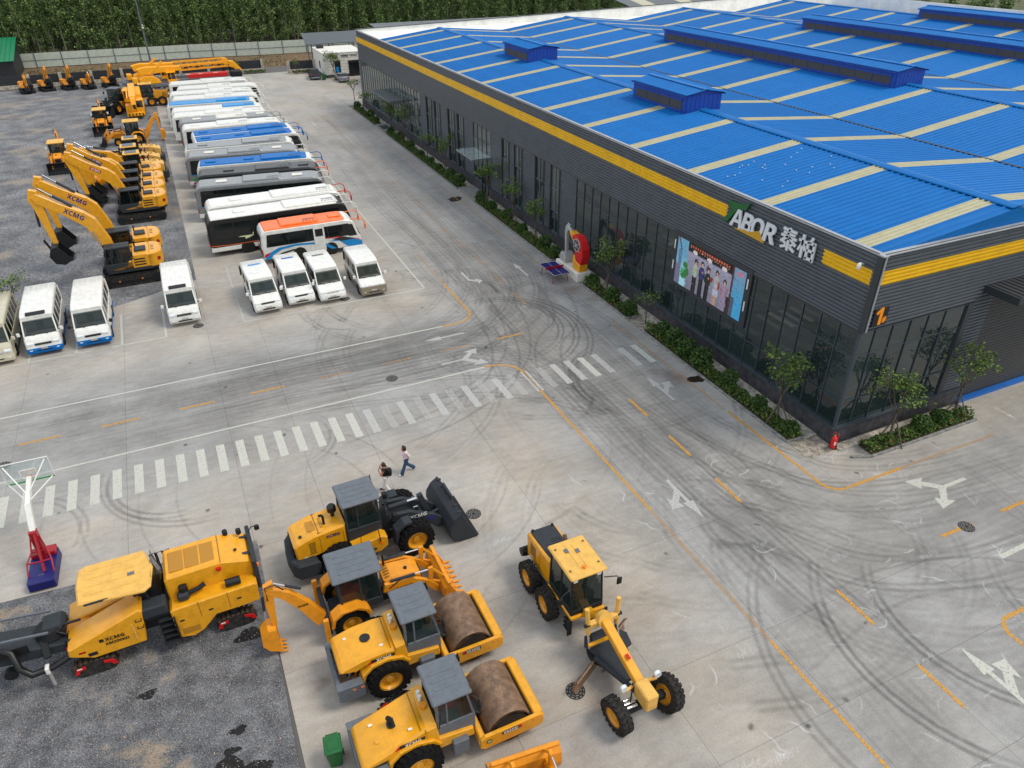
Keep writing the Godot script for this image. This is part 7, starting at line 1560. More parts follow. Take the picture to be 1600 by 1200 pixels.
func yard_things():
	# basketball stand
	var t = thing("basketball_stand", "basketball stand with blue base, red mast, white arm and clear backboard", "basketball hoop", V(-8.95, 0, -28.6), -0.03)
	pr(t, "base", "hoop_blue", [-0.52, 0.06, -0.5, 0.5, 0.5, 0.5, 0.52, 0.06], -1.0, 1.05, 0.04); words(t, "lettering", "JLGX", 0.07, "seat_grey", Transform3D(Basis(V(1, 0, 0), V(0, 0, -1), V(0, 1, 0)), V(0, 0.505, 0.6)), true, 0.004)
	bm(t, "mast", "hoop_red", [0, 0.45, -0.55], [0.0, 2.0, -0.55], 0.34, 0.3, 0.03); bm(t, "back_stay", "hoop_red", [0.12, 0.5, 0.45], [0.05, 1.9, -0.45], 0.1, 0.14, 0.02)
	bx(t, "mast_foot", "hoop_red", [0, 0.6, -0.75], [0.95, 0.22, 0.5], 0.03)
	for s in [-1, 1]:
		tb(t, "guard_tube", "hoop_red", [[s * 0.48, 0.5, 0.55], [s * 0.46, 0.9, 0.2], [s * 0.3, 1.05, -0.3], [s * 0.16, 1.7, -0.5]], 0.035)
	tb(t, "guard_tube", "hoop_red", [[-0.46, 0.9, 0.2], [0, 0.95, 0.3], [0.46, 0.9, 0.2]], 0.035); tb(t, "guard_tube", "hoop_red", [[-0.3, 1.05, -0.3], [0.3, 1.05, -0.3]], 0.03)
	bm(t, "arm", "white", [0, 1.75, -0.5], [0, 2.85, -1.35], 0.24, 0.26, 0.03); bm(t, "arm", "white", [0, 2.78, -1.25], [0, 3.15, -2.85], 0.2, 0.22, 0.03)
	for s in [-1, 1]:
		bm(t, "brace", "white", [0, 2.8, -1.5], [s * 0.85, 2.95, -2.88], 0.05, 0.05); bm(t, "brace", "white", [0, 2.95, -1.8], [s * 0.8, 3.9, -2.88], 0.05, 0.05)
	var bb = bx(t, "backboard", "glass_pale", [0, 3.43, -2.95], [1.8, 1.05, 0.03], 0.0)
	for q in [[0, 2.905, 1.84, 0.05, "green"], [0, 3.955, 1.84, 0.035, "white"], [-0.91, 3.43, 0.035, 1.05, "white"], [0.91, 3.43, 0.035, 1.05, "white"], [0, 3.08, 0.6, 0.045, "white"], [0, 3.5, 0.6, 0.045, "white"], [-0.3, 3.29, 0.045, 0.46, "white"], [0.3, 3.29, 0.045, 0.46, "white"]]: bx(bb, "frame_line", q[4], [q[0], q[1], -2.95], [q[2], q[3], 0.045], 0.0)
	var pts = []
	for k in 21: pts.append(V(cos(TAU * k / 20) * 0.225, 3.05, -3.35 + sin(TAU * k / 20) * 0.225))
	tb(bb, "rim", "orange", pts, 0.02); bx(bb, "rim_bracket", "orange", [0, 3.05, -3.05], [0.2, 0.1, 0.2], 0.02)
	# wheeled bins
	var bn = thing("wheelie_bin", "green wheeled bin on the concrete edge by the rollers", "bin", V(0.42, 0, -15.1), -0.1)
	var b = MB.new(); b.loft([yring(0.08, 0.21, 0.24), yring(0.5, 0.235, 0.27), yring(0.94, 0.26, 0.3)], 2); part(bn, "body", b, "bin_green")
	bx(bn, "lid", "bin_green", [0, 0.99, 0.02], [0.58, 0.09, 0.68], 0.035); bx(bn, "lid_panel", "bin_green", [0, 1.04, 0.06], [0.36, 0.03, 0.36], 0.012); bx(bn, "rim", "bin_green", [0, 0.93, 0], [0.56, 0.05, 0.64], 0.015); tb(bn, "handle", "bin_green", [[-0.2, 0.98, -0.36], [0.2, 0.98, -0.36]], 0.02)
	for s in [-1, 1]: cy(bn, "wheel", "black", [s * 0.24, 0.1, -0.22], [s * 0.29, 0.1, -0.22], 0.1)
	for k in 4: bx(bn, "rib", "bin_green", [-0.15 + 0.1 * k, 0.5, 0.268], [0.02, 0.7, 0.02], 0.005)
	dup(bn, "green wheeled bin against the gatehouse corner", V(28.0, 0, -142.4), 0.3)
	# table tennis table
	t = thing("table_tennis_table", "blue outdoor table tennis table with red net before the sculpture", "table", V(25.2, 0, -47.05))
	var tp = bx(t, "tabletop", "hoop_blue", [0, 0.75, 0], [1.42, 0.04, 2.6], 0.01)
	for q in [[0, -1.29, 1.42, 0.03], [0, 1.29, 1.42, 0.03], [-0.7, 0, 0.03, 2.6], [0.7, 0, 0.03, 2.6], [0, 0, 0.015, 2.6]]: bx(tp, "white_line", "white", [q[0], 0.774, q[1]], [q[2], 0.006, q[3]], 0.0)
	bx(t, "net", "hoop_red", [0, 0.86, 0], [1.6, 0.17, 0.03], 0.0)
	for s in [-1, 1]:
		for e in [-1, 1]: tb(t, "leg", "hoop_red", [[s * 0.5, 0.72, e * 0.9], [s * 0.58, 0.45, e * 0.98], [s * 0.66, 0.0, e * 1.0]], 0.035)
		bx(t, "stretcher", "hoop_red", [0, 0.68, s * 0.9], [1.1, 0.06, 0.06], 0.01)
	# digger arm sculpture
	b = mbox(V(26.9, 0.35, -47.15), V(1.2, 0.7, 3.5), 0.03)
	solo("sculpture_plinth", "white block plinth under the red and yellow digger arm", "plinth", b, "white_matt")
	t = thing("arm_sculpture", "red and yellow digger arm sculpture with steel stick and bucket", "sculpture", V(26.9, 0.7, -46.0))
	var X = Basis(V(0, 0, 1), V(0, 1, 0), V(-1, 0, 0))   # profile drawn along z
	var arm = func(n, m, f, w):
		var q = MB.new(); q.xf = Transform3D(X, Vector3.ZERO); q.prism(pts2(f), -w, w, 0.03); return part(t, n, q, m)
	arm.call("base_block", "yellow", [-0.55, 0.0, 0.4, 0.0, 0.55, 0.65, -0.2, 0.75, -0.45, 1.25, -0.7, 0.8], 0.36)
	arm.call("boom", "red", [-0.2, 0.75, 0.55, 0.65, 0.78, 1.3, 0.72, 1.9, 0.4, 2.45, -0.15, 2.75, -0.75, 2.7, -0.95, 2.5, -0.5, 2.2, -0.3, 1.8, -0.42, 1.3], 0.34)
	arm.call("boom_tip", "yellow", [-0.95, 2.5, -0.75, 2.7, -1.35, 2.78, -1.5, 2.6, -0.8, 2.1, -0.5, 2.2], 0.26)
	var dl = cy(t, "dial", "steel", [-0.35, 2.1, -0.05], [-0.42, 2.1, -0.05], 0.5, -1, 24); cy(dl, "dial_ring", "black", [-0.41, 2.1, -0.05], [-0.425, 2.1, -0.05], 0.42, -1, 24); cy(dl, "dial_hub", "steel", [-0.42, 2.1, -0.05], [-0.46, 2.1, -0.05], 0.14)
	for k in 6: bm(dl, "spoke", "steel", [-0.432, 2.1, -0.05], [-0.432, 2.1 + cos(TAU * k / 6) * 0.4, -0.05 + sin(TAU * k / 6) * 0.4], 0.03, 0.07, 0.0)
	var sk = arm.call("stick", "steel", [-1.3, 2.75, -2.15, 3.05, -2.4, 2.8, -2.45, 2.2, -2.35, 0.6, -2.2, 0.6, -2.15, 2.3, -1.95, 2.65, -1.4, 2.5], 0.13)
	ram(sk, [0, 2.95, -1.2], [0, 3.1, -2.2], 0.05)
	arm.call("bucket", "steel", [-2.5, 0.7, -2.0, 0.75, -1.7, 0.4, -1.75, 0.05, -2.5, 0.05, -2.75, 0.3], 0.42); arm.call("name_flash", "yellow", [0.0, 1.55, 0.5, 1.6, 0.5, 1.7, 0.0, 1.68], 0.345)
	# fire extinguisher trolley
	t = thing("fire_extinguisher", "red wheeled fire extinguisher at the hall corner", "fire extinguisher", V(28.2, 0, -21.05), 0.5); t.scale = Vector3.ONE * 0.88
	b = MB.new(); b.lathe([[0, 0.08], [0.16, 0.1], [0.17, 0.2], [0.17, 0.72], [0.13, 0.84], [0.06, 0.9], [0, 0.92]], Vector3.ZERO, Vector3.UP, 16); part(t, "cylinder", b, "red"); bx(t, "label", "white", [-0.12, 0.5, 0.1], [0.12, 0.24, 0.08], 0.02)
	cy(t, "valve", "amber", [0, 0.9, 0], [0, 1.0, 0], 0.045); tb(t, "hose", "black", [[0.02, 0.95, 0], [0.22, 0.85, 0.05], [0.22, 0.4, 0.05]], 0.02)
	for s in [-1, 1]: cy(t, "wheel", "black", [0.1, 0.12, s * 0.18], [0.1, 0.12, s * 0.23], 0.12)
	tb(t, "trolley_handle", "red", [[0.18, 0.1, -0.15], [0.2, 1.05, -0.15], [0.2, 1.05, 0.15], [0.18, 0.1, 0.15]], 0.02)

func yring(y, hx, hz):
	var o = []
	for p in rr(0, 0, 0, hx, hz, 0.06, 2): o.append(V(p.y, y, p.z))
	return o

# --- people: one smooth skin over jointed bones, meshed by surface nets ----
func flesh(b: MB, caps, cell: float, k: float):
	var lo = Vector3.INF; var hi = -Vector3.INF
	for c in caps:
		var r = max(c[2], c[3]) + 2.0 * cell + k * 0.5
		for p in [c[0], c[1]]:
			lo = lo.min(p - Vector3.ONE * r); hi = hi.max(p + Vector3.ONE * r)
	var n = Vector3i(((hi - lo) / cell).ceil()) + Vector3i.ONE
	var F = PackedFloat32Array(); F.resize(n.x * n.y * n.z); F.fill(9.0)
	for c in caps:
		var r = max(c[2], c[3]) + 1.6 * cell + k * 0.5
		var i0 = Vector3i(((c[0].min(c[1]) - lo - Vector3.ONE * r) / cell).floor()).max(Vector3i.ZERO); var i1 = Vector3i(((c[0].max(c[1]) - lo + Vector3.ONE * r) / cell).ceil()).min(n - Vector3i.ONE)
		var ab = c[1] - c[0]; var L2 = max(ab.length_squared(), 1e-8)
		for z in range(i0.z, i1.z + 1):
			for y in range(i0.y, i1.y + 1):
				for x in range(i0.x, i1.x + 1):
					var p = lo + Vector3(x, y, z) * cell - c[0]; var t = clampf(p.dot(ab) / L2, 0.0, 1.0)
					var d = (p - ab * t).length() - lerpf(c[2], c[3], t); var i = (z * n.y + y) * n.x + x; var f = F[i]
					var h = max(k - absf(f - d), 0.0) / k
					F[i] = min(f, d) - h * h * k * 0.25
	var id = {}; var st = [1, n.x, n.x * n.y]
	for z in n.z - 1:
		for y in n.y - 1:
			for x in n.x - 1:
				var i = (z * n.y + y) * n.x + x; var m = 0
				for q in 8:
					if F[i + (q & 1) + ((q >> 1) & 1) * n.x + (q >> 2) * st[2]] < 0.0: m += 1
				if m == 0 or m == 8: continue
				var s = Vector3.ZERO; var cnt = 0
				for q in 8:
					for ax in 3:
						if q & (1 << ax): continue
						var ia = i + (q & 1) + ((q >> 1) & 1) * n.x + (q >> 2) * st[2]; var fa = F[ia]; var fb = F[ia + st[ax]]
						if (fa < 0.0) != (fb < 0.0):
							var e = Vector3(q & 1, (q >> 1) & 1, q >> 2); e[ax] += fa / (fa - fb); s += e; cnt += 1
				id[i] = lo + (Vector3(x, y, z) + s / cnt) * cell
	for i in id:
		for ax in 3:
			if (F[i] < 0.0) == (F[i + st[ax]] < 0.0): continue
			var u = st[(ax + 1) % 3]; var w = st[(ax + 2) % 3]
			if not (id.has(i - u) and id.has(i - w) and id.has(i - u - w)): continue
			var nn = Vector3.ZERO; nn[ax] = 1.0 if F[i] < 0.0 else -1.0
			b.quad(id[i], id[i - u], id[i - u - w], id[i - w], nn, 1)

func hand_caps(wr: Vector3, dir: Vector3, side: Vector3, curl: Vector3):
	var o = [[wr, wr + dir * 0.08, 0.026, 0.03]]
	for k in 4:
		var r = wr + dir * 0.075 + side * (0.027 - 0.018 * k); var l = [0.04, 0.046, 0.042, 0.034][k]
		o.append([r, r + dir * l + curl * 0.012, 0.009, 0.0085]); o.append([r + dir * l + curl * 0.012, r + dir * (l + 0.02) + curl * 0.035, 0.0085, 0.0075])
	o.append([wr + dir * 0.025 + side * 0.024, wr + dir * 0.06 + side * 0.055 + curl * 0.01, 0.011, 0.009]); o.append([wr + dir * 0.06 + side * 0.055 + curl * 0.01, wr + dir * 0.085 + side * 0.055 + curl * 0.025, 0.009, 0.008])
	return o

func person(label, at, yaw, J, cl):
	var t = thing("person", label, "person", at, yaw)
	var hd = J.head; var b = MB.new(); var fwd = J.get("look", V(1, 0, 0)); var sd = fwd.cross(Vector3.UP)
	var body = [[J.pelvis, J.waist, 0.13, 0.115], [J.waist, J.chest, 0.115, 0.135], [J.chest, J.neck - V(0, 0.05, 0), 0.13, 0.07], [J.neck - V(0, 0.06, 0), J.neck + V(0, 0.06, 0), 0.055, 0.05]]
	for s in [0, 1]:
		var A = J.arm[s]; var G = J.leg[s]
		body += [[J.neck - V(0, 0.07, 0), A[0], 0.06, 0.055], [A[0], A[1], 0.05, 0.04], [A[1], A[2], 0.038, 0.028]]
		body += [[G[0], G[1], 0.085, 0.055], [G[1], G[2], 0.052, 0.036], [G[2] - V(0, 0.03, 0), G[3], 0.035, 0.03]]
	flesh(b, body, 0.02, 0.05)
	flesh(b, [[hd + V(0, 0.035, 0) - fwd * 0.02, hd + V(0, 0.035, 0) + fwd * 0.02, 0.085, 0.08], [hd - V(0, 0.04, 0) + fwd * 0.02, hd - V(0, 0.085, 0) + fwd * 0.045, 0.062, 0.04], [hd + fwd * 0.088 + V(0, 0.015, 0), hd + fwd * 0.108 - V(0, 0.025, 0), 0.01, 0.016], [hd + sd * 0.082 + V(0, 0.02, 0), hd + sd * 0.084 - V(0, 0.02, 0), 0.014, 0.011], [hd - sd * 0.082 + V(0, 0.02, 0), hd - sd * 0.084 - V(0, 0.02, 0), 0.014, 0.011], [hd - V(0, 0.06, 0), J.neck, 0.05, 0.052]], 0.011, 0.025)
	for s in [0, 1]: flesh(b, hand_caps(J.arm[s][2], J.hand[s], J.get("palm", V(0, 0, 1)) * (1 if s else -1), J.get("curl", V(0, 1, 0))), 0.006, 0.008)
	part(t, "body", b, "skin")
	for s in [-1, 1]: var e = MB.new(); e.lathe([[0, -0.009], [0.009, -0.004], [0.009, 0.004], [0, 0.009]], hd + fwd * 0.083 + sd * 0.033 * s + V(0, 0.022, 0), fwd, 8); part(t, "eye", e, "black")
	bx(t, "mouth", "tail_red", hd + fwd * 0.083 - V(0, 0.062, 0), V(0.012, 0.01, 0.04), 0.003)
	b = MB.new(); flesh(b, cl.hair_caps, 0.012, 0.03); part(t, "hair", b, cl.hair)
	b = MB.new(); var top = [[J.pelvis + V(0, cl.hem, 0), J.waist, 0.145, 0.13], [J.waist, J.chest, 0.13, 0.152], [J.chest, J.neck - V(0, 0.06, 0), 0.148, 0.075]]
	for s in [0, 1]:
		var A = J.arm[s]; top += [[J.neck - V(0, 0.08, 0), A[0], 0.07, 0.066]]
		if cl.sleeve > 0: top += [[A[0], A[1], 0.066, 0.056], [A[1], A[1].lerp(A[2], cl.sleeve), 0.054, 0.048]]
	flesh(b, top, 0.018, 0.04); part(t, "top", b, cl.top)
	b = MB.new(); var tr = [[J.pelvis + V(0, 0.06, 0), J.pelvis - V(0, 0.02, 0), 0.142, 0.14]]
	for s in [0, 1]:
		var G = J.leg[s]; tr += [[G[0], G[1], 0.1, 0.075], [G[1], G[2] + V(0, 0.02, 0), 0.074, cl.cuff]]
	flesh(b, tr, 0.018, 0.04); part(t, "trousers", b, cl.legs)
	for s in [0, 1]:
		var G = J.leg[s]; var q = MB.new(); flesh(q, [[G[2] - V(0, 0.04, 0) - (G[3] - G[2]).normalized() * 0.04, G[3] + V(0, 0.005, 0), 0.046, 0.042]], 0.014, 0.02); part(t, "shoe", q, cl.shoe)
	return t

func people():
	var m = person("person in black vest and white trousers with black backpack, hands at face", V(5.86, 0, -27.66), PI - 0.45,
		{"pelvis": V(0, 0.93, 0), "waist": V(0.01, 1.08, 0), "chest": V(0.0, 1.30, 0), "neck": V(0.02, 1.5, 0), "head": V(0.06, 1.63, 0), "arm": [[V(0, 1.43, -0.19), V(0.13, 1.17, -0.24), V(0.27, 1.38, -0.1)], [V(0, 1.43, 0.19), V(0.15, 1.15, 0.22), V(0.25, 1.42, 0.08)]], "hand": [V(-0.25, 0.85, 0.3).normalized(), V(-0.3, 0.85, -0.25).normalized()], "palm": V(0.3, 0, 1).normalized(), "curl": V(-0.7, 0.2, 0),
		"leg": [[V(0, 0.9, -0.09), V(0.03, 0.5, -0.1), V(-0.16, 0.1, -0.1), V(0.0, 0.045, -0.11)], [V(0, 0.9, 0.09), V(0.13, 0.5, 0.1), V(0.16, 0.1, 0.1), V(0.33, 0.045, 0.11)]]},
		{"hair": "hair_short", "hair_caps": [[V(0.03, 1.69, -0.03), V(0.03, 1.69, 0.03), 0.078, 0.078], [V(-0.01, 1.65, 0), V(-0.02, 1.6, 0), 0.075, 0.06]], "top": "black_cloth", "hem": 0.0, "sleeve": 0.0, "legs": "white_cloth", "cuff": 0.07, "shoe": "shoe_brown"})
	var p = thing("backpack", "black backpack worn by the person in white trousers", "backpack", V(5.86, 0, -27.66), PI - 0.45)
	var b = MB.new(); b.loft([bring(-0.14, 1.22, 0.2, 0.13), bring(-0.2, 1.22, 0.21, 0.15), bring(-0.29, 1.2, 0.19, 0.14), bring(-0.33, 1.18, 0.14, 0.1)], 2); part(p, "bag", b, "black_cloth")
	for s in [-1, 1]: tb(p, "strap", "black_cloth", [[-0.14, 1.42, s * 0.1], [0.0, 1.51, s * 0.12], [0.12, 1.38, s * 0.12], [0.08, 1.12, s * 0.14], [-0.12, 1.05, s * 0.12]], 0.02)
	person("person in pink top and wide blue jeans walking away from the bucket", V(7.2, 0, -28.62), PI + 0.1,
		{"pelvis": V(0, 0.9, 0), "waist": V(0.01, 1.04, 0), "chest": V(0.03, 1.25, 0), "neck": V(0.05, 1.43, 0), "head": V(0.09, 1.55, 0), "arm": [[V(0.02, 1.37, -0.16), V(-0.12, 1.14, -0.19), V(-0.1, 0.95, -0.1)], [V(0.02, 1.37, 0.16), V(-0.13, 1.13, 0.2), V(-0.08, 0.93, 0.14)]], "hand": [V(0.1, -0.9, 0.4).normalized(), V(0.3, -0.9, -0.1).normalized()], "palm": V(1, 0, 0), "curl": V(0.3, -0.2, 0),
		"leg": [[V(0, 0.87, -0.08), V(0.16, 0.48, -0.09), V(0.3, 0.1, -0.09), V(0.45, 0.06, -0.1)], [V(0, 0.87, 0.08), V(-0.08, 0.47, 0.09), V(-0.4, 0.13, 0.09), V(-0.27, 0.045, 0.1)]]},
		{"hair": "hair", "hair_caps": [[V(0.06, 1.61, -0.03), V(0.06, 1.61, 0.03), 0.092, 0.092], [V(0.02, 1.57, 0), V(0.01, 1.46, 0), 0.09, 0.075], [V(0.07, 1.56, -0.08), V(0.05, 1.46, -0.075), 0.035, 0.03], [V(0.07, 1.56, 0.08), V(0.05, 1.46, 0.075), 0.035, 0.03]], "top": "pink_cloth", "hem": 0.02, "sleeve": 0.7, "legs": "denim", "cuff": 0.1, "shoe": "white_cloth"})

func bring(x, cy_, hy, hz): return rr(x, cy_, 0, hy, hz, min(hy, hz) * 0.6, 3)

# --- planting --------------------------------------------------------------
func leaves(b: MB, n: int, size: float, place: Callable, tone: Callable, r):
	b.st.set_smooth_group(-1)
	for i in n:
		var p = place.call(i); var s = size * r.randf_range(0.6, 1.3)
		var u = V(r.randf_range(-1, 1), r.randf_range(-0.6, 0.6), r.randf_range(-1, 1)).normalized(); var w = u.cross(V(r.randf_range(-1, 1), r.randf_range(0.2, 1), r.randf_range(-1, 1))).normalized()
		b.col = tone.call(p)
		var a = p - u * s * 0.5; var c = p + u * s * 0.5; var d = w * s * 0.33; var e = u.cross(w) * s * 0.12
		b.v(a); b.v(p + d + e); b.v(c); b.v(a); b.v(c); b.v(p - d + e)

func plants():
	var m = mk("leaf", Color(1, 1, 1), 0.6, 0.0, 0.0, 1.0, 0.35); m.vertex_color_use_as_albedo = true; m.backlight_enabled = true; m.backlight = Color(0.16, 0.22, 0.05)
	var r = RandomNumberGenerator.new(); r.seed = 41
	var green = func(c0: Color, c1: Color): var t = r.randf(); return c0.lerp(c1, t * t)
	# poplars in rows beyond the fence
	var kinds = []
	for k in 5:
		var H = r.randf_range(13, 16); var b = MB.new(); var tr = MB.new(); tr.cyl(Vector3.ZERO, V(r.randf_range(-0.3, 0.3), H * 0.9, r.randf_range(-0.3, 0.3)), 0.15, 0.03, 7)
		var br = []
		for i in 46:
			var y = r.randf_range(1.6, H * 0.95); var a = r.randf() * TAU; var L = r.randf_range(0.5, 1.0) * (2.1 - 1.0 * y / H)
			br.append([V(0, y, 0), V(cos(a) * L, y + L * r.randf_range(0.8, 1.5), sin(a) * L)])
			if i < 16: tr.cyl(br[-1][0], br[-1][1], 0.035, 0.01, 4)
		var clump = []
		for i in 46: clump.append(r.randf())
		leaves(b, 2300, 0.34, func(i): var q = br[i % 46]; return q[0].lerp(q[1], sqrt(r.randf())) + V(r.randfn(), r.randfn(), r.randfn()) * 0.24, func(p): return green.call(Color(0.055, 0.10, 0.03), Color(0.30, 0.42, 0.14)), r)
		kinds.append([b.mesh(), tr.mesh()])
	var proto = []
	for k in 5:
		var t = Node3D.new(); t.name = "poplar_tree"; t.set_meta("category", "tree"); part(t, "trunk", kinds[k][1], "bark_pale"); part(t, "crown", kinds[k][0], "leaf"); proto.append(t)
	var cnt = 0
	for row in 4:
		var x = -46.0 + row * 1.1
		while x < 140.0 and cnt < 286:
			var z = -184.5 - row * 4.2 + r.randf_range(-0.8, 0.8) + max(0.0, x - 15) * 0.07 - (6.0 if x > 34 else 0.0)
			var t = dup(proto[r.randi() % 5], "tall slim poplar with pale trunk standing in rows beyond the fence", V(x, 0, z), r.randf() * TAU, "poplars in rows beyond the fence")
			t.scale = Vector3.ONE * r.randf_range(0.85, 1.15); cnt += 1
			x += r.randf_range(2.1, 2.9) + (0.9 if x > 34 else 0.0)
	for k in 13:
		var t = dup(proto[k % 5], "poplar beyond the back parapet of the blue roof", V(117 + r.randf_range(-1, 3), 0, -104 + k * 3.4), r.randf() * 6, "poplars beyond the back parapet"); t.scale = Vector3.ONE * r.randf_range(0.95, 1.1)
	for q in [["poplar_wood", 0]]:
		var mm = MultiMesh.new(); mm.transform_format = MultiMesh.TRANSFORM_3D; mm.mesh = kinds[0][0]; mm.instance_count = 620
		for i in 620: mm.set_instance_transform(i, Transform3D(Basis(Vector3.UP, r.randf() * 6).scaled(V(1.1, r.randf_range(0.8, 1.2), 1.1)), V(r.randf_range(-70, 150), 0, r.randf_range(-236, -204))))
		var o = MultiMeshInstance3D.new(); o.name = q[0]; o.multimesh = mm; o.material_override = M["leaf"]; o.set_meta("kind", "stuff"); o.set_meta("label", "deep poplar wood behind the front rows"); o.set_meta("category", "wood"); add_child(o)
	for t in proto: t.free()
	# pale sheds glimpsed between the trunks
	for q in [[52, -232, 30, 6, "pale low building glimpsed between the poplars"], [100, -240, 34, 5, "pale long building at the right beyond the poplars"]]:
		var f = thing("far_building", q[4], "building", V(q[0], 0, q[1])); bx(f, "wall", "white_matt", [0, q[3] / 2.0, 0], [q[2], q[3], 10], 0.0); bx(f, "roof", "bus_blue", [0, q[3] + 0.2, 0], [q[2] + 1, 0.4, 11], 0.0)
		for k in 6: bx(f, "window", "glass_dark", [-q[2] * 0.4 + k * q[2] * 0.16, q[3] * 0.55, 5.02], [1.6, 1.4, 0.06], 0.0)
	# weeds along the bare earth
	var wd = MB.new(); leaves(wd, 2600, 0.34, func(i): var x = r.randf_range(-22, 26); return V(x, r.randf_range(0.0, 0.4), -168 + r.randf_range(-8, 6)) if i % 3 else V(-21 + r.randfn() * 3.0, r.randf_range(0, 0.5), -162 + r.randfn()), func(p): return green.call(Color(0.05, 0.07, 0.02), Color(0.2, 0.2, 0.07)), r)
	var wo = struct("weeds", wd, "leaf"); wo.set_meta("kind", "stuff")
	# planters along the hall
	var hs = []
	for k in 3:
		var b = MB.new(); leaves(b, 620, 0.15, func(i): var p = V(r.randf_range(-0.46, 0.46), 0, r.randf_range(-1.0, 1.0)); p.y = 0.14 + (0.42 + 0.1 * sin(p.z * 5 + k)) * (1.0 - pow(absf(p.x) / 0.52, 3)) * sqrt(r.randf()); return p, func(p): return green.call(Color(0.025, 0.055, 0.012), Color(0.15, 0.235, 0.045)) if r.randf() > 0.03 else Color(0.22, 0.08, 0.03), r); hs.append(b.mesh())
	var beds = [[-22.5, -36.4, "planted bed with clipped hedge along the glazed hall corner"], [-38.5, -44.9, "short planted bed between drain mat and sculpture"], [-50.1, -66.9, "planted bed with hedge between sculpture and entrance"], [-71.9, -98.2, "long planted bed beyond the entrance canopy"], [-104.0, -115.9, "farthest planted bed at the hall end"]]
	for q in beds:
		var L = q[0] - q[1]; var zc = (q[0] + q[1]) / 2
		var t = thing("planter_bed", q[2], "planter", V(27.0, 0, zc)); bx(t, "soil", "soil", [0, 0.05, 0], [1.0, 0.1, L - 0.1], 0.0)
		var n = int(L / 1.6)
		for k in n: bx(t, "kerb_stone", "kerb", [-0.56, 0.06, -L / 2 + (k + 0.5) * L / n], [0.13, 0.14, L / n - 0.02], 0.02)
		for s in [-1, 1]: bx(t, "kerb_stone", "kerb", [0, 0.06, s * L / 2], [1.2, 0.14, 0.13], 0.02)
		var hn = int(L / 1.7)
		for k in hn: part(t, "hedge", hs[k % 3], "leaf", V(0, 0, -L / 2 + 0.9 + k * (L - 1.8) / max(1, hn - 1)))
	var sb = thing("planter_bed", "planted bed on the short side of the hall with two trees", "planter", V(33.5, 0, -20.2)); bx(sb, "soil", "soil", [0, 0.05, 0], [7.6, 0.1, 0.95], 0.0)
	for k in 5: bx(sb, "kerb_stone", "kerb", [-3.2 + 1.6 * k, 0.06, 0.56], [1.58, 0.14, 0.13], 0.02)
	bm(sb, "kerb_stone", "kerb", [-5.0, 0.06, 0.15], [-4.0, 0.06, 0.55], 0.13, 0.14, 0.02)
	for k in 5: var o = part(sb, "hedge", hs[k % 3], "leaf", V(-3.0 + 1.5 * k, 0, 0)); o.rotation.y = PI / 2
	for k in 13:
		var z0 = -22.4 - k * 7.2
		struct("path", mbox(V(27.98, 0.03, z0 - 3.5), V(0.86, 0.1, 7.14), 0.01), "render_pale")
	struct("path", mbox(V(32.9, 0.03, -20.98), V(9.0, 0.1, 0.5), 0.01), "render_pale")
	# round shrubs
	var sp = []
	for k in 2:
		var b = MB.new(); leaves(b, 900, 0.15, func(i): var d = V(r.randfn(), r.randfn(), r.randfn()).normalized(); return V(0, 0.55, 0) + d * V(0.5, 0.5, 0.5) * (0.55 + 0.45 * sqrt(r.randf())) * (1.0 + 0.12 * sin(d.x * 7 + d.y * 5 + k)), func(p): return green.call(Color(0.02, 0.05, 0.013), Color(0.10, 0.175, 0.035)), r)
		var o = Node3D.new(); o.name = "round_shrub"; o.set_meta("category", "shrub"); part(o, "foliage", b, "leaf"); cy(o, "stem", "bark", [0, 0, 0], [0, 0.4, 0], 0.04); sp.append(o)
	for z in [-22.9, -25.6, -28.3, -30.7, -32.1, -33.6, -35.2, -38.9, -41.3, -44.2, -50.6, -52.6, -56.6, -60.2, -63.4, -66.2, -72.6, -75.2, -78.3, -81.5, -85.0, -89.0, -93.5, -97.6, -104.8, -108.0, -112.0, -115.2]:
		var o = dup(sp[r.randi() % 2], "rounded dark green shrub in the planting along the hall", V(27.0 + r.randf_range(-0.1, 0.2), 0.05, z), r.randf() * 6, "round shrubs along the hall"); o.scale = Vector3.ONE * r.randf_range(0.85, 1.2) * (1.2 if z > -36 and z < -29 else 1.0)
	for x in [33.6, 35.0]: dup(sp[0], "rounded shrub in the bed on the short side, %s of two" % ("left" if x < 34 else "right"), V(x, 0.05, -20.2), r.randf() * 6, "round shrubs along the hall")
	for o in sp: o.free()
	# young trees on stakes
	var tp = []
	for k in 4:
		var H = [4.6, 4.2, 4.8, 4.0][k]; var b = MB.new(); var w = MB.new(); var tips = []
		var fork = V(r.randf_range(-0.1, 0.1), H * 0.38, r.randf_range(-0.1, 0.1)); w.cyl(Vector3.ZERO, fork, 0.065, 0.05, 7)
		for i in 6:
			var a = TAU * i / 6 + r.randf_range(-0.4, 0.4); var q = fork + V(cos(a) * r.randf_range(0.35, 0.8), H * r.randf_range(0.22, 0.45), sin(a) * r.randf_range(0.35, 0.8)); w.cyl(fork, q, 0.035, 0.02, 5)
			for j in 4:
				var e = q + V(r.randf_range(-0.55, 0.55), r.randf_range(0.0, 0.75), r.randf_range(-0.55, 0.55)); w.cyl(q.lerp(fork, r.randf() * 0.5), e, 0.015, 0.006, 4); tips.append(e)
		leaves(b, [900, 750, 620, 300][k], 0.17, func(i): return tips[i % tips.size()] + V(r.randfn(), r.randfn() * 0.7, r.randfn()) * 0.2, func(p): return green.call(Color(0.045, 0.085, 0.02), Color(0.19, 0.27, 0.06)), r)
		var o = Node3D.new(); o.name = "young_tree"; o.set_meta("category", "tree"); part(o, "trunk", w, "bark"); part(o, "crown", b, "leaf")
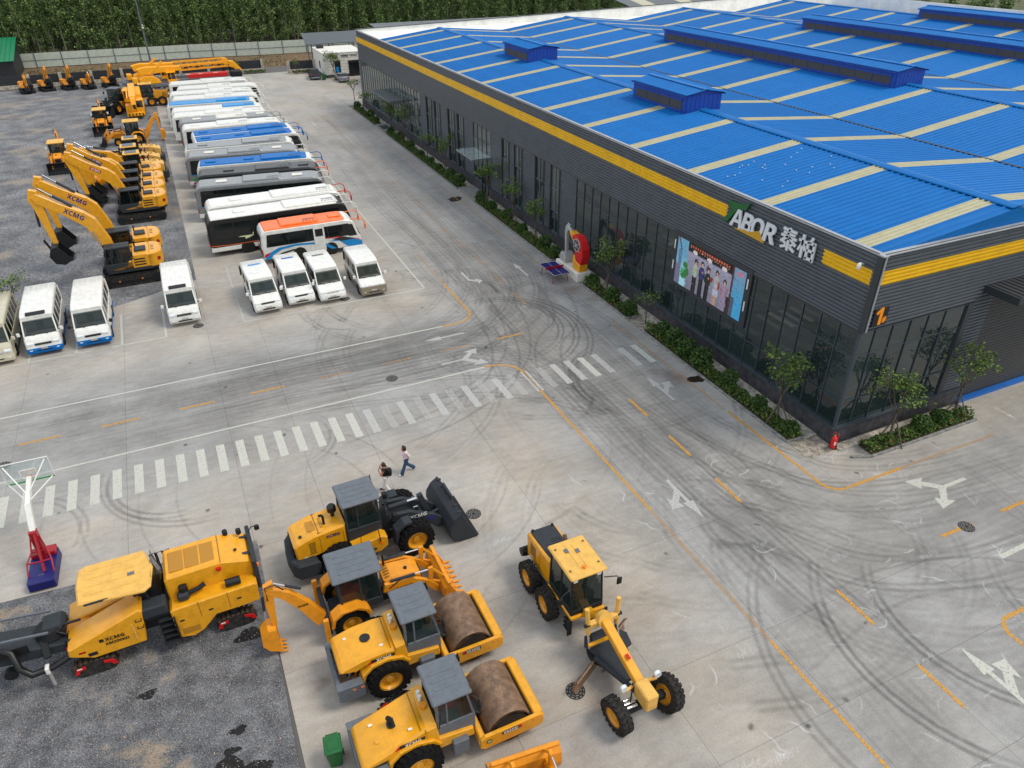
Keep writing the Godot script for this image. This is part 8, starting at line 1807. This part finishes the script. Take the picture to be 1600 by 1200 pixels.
		for s in (3 if k != 3 else 0): bm(o, "stake", "bark", [cos(TAU * s / 3) * 0.75, 0, sin(TAU * s / 3) * 0.75], [cos(TAU * s / 3) * 0.06, 1.35, sin(TAU * s / 3) * 0.06], 0.05, 0.05, 0.0)
		tp.append(o)
	for q in [[27.2, -24.2, 0, 1.0, "young leafy tree before the glass corner, largest along the hall"], [31.4, -20.25, 1, 1.05, "young staked tree on the short side, left of two"], [36.6, -20.4, 2, 1.0, "young staked tree on the short side beside the blue door sill"], [27.3, -42.6, 0, 0.95, "young tree between the sculpture and the screen"], [27.2, -37.2, 3, 0.75, "small thin tree just left of the screen"], [27.2, -54.6, 0, 0.85, "young tree before the window pair nearest the sculpture"], [27.4, -65.6, 1, 1.05, "young tree right beside the entrance canopy"], [27.3, -59.6, 2, 0.9, "young tree between entrance and the second window pair"], [27.3, -77.6, 0, 0.9, "young tree before the windows beyond the entrance"], [27.3, -83.6, 3, 0.95, "thin tree with sparse reddish twigs before the far windows"], [27.3, -92.5, 2, 1.0, "young tree before the near end of the far glass wall"], [27.3, -98.0, 0, 0.95, "young tree beside the grey entrance canopy"], [27.2, -110.5, 3, 1.0, "sparse tree before the far glass wall"], [28.3, -121.7, 3, 1.0, "sparse grey tree beyond the last planter"], [30.0, -142.9, 1, 1.15, "staked tree before the gatehouse wall"], [24.6, -150.6, 2, 0.6, "small tree before the short dark wall"], [14.4, -154.5, 1, 0.7, "bushy tree before the end of the dark wall"], [-12.4, -56.2, 3, 1.05, "thin sparse tree behind the cream minibus"], [-14.2, -57.6, 1, 0.95, "small leafy tree at the left edge on the gravel"]]:
		var o = dup(tp[q[2]], q[4], V(q[0], 0.02, q[1]), r.randf() * TAU); o.scale = Vector3.ONE * q[3]
	for o in tp: o.free()
	# low hedges by the gate
	for q in [[17.8, -155.6, "low hedge at the foot of the dark wall by the gate"], [26.0, -151.4, "low hedge at the foot of the short dark wall"]]:
		var t = thing("low_hedge", q[2], "hedge", V(q[0], 0, q[1]))
		for k in 2: var o = part(t, "hedge", hs[k], "leaf", V(-1.0 + 1.9 * k, 0, 0)); o.rotation.y = PI / 2
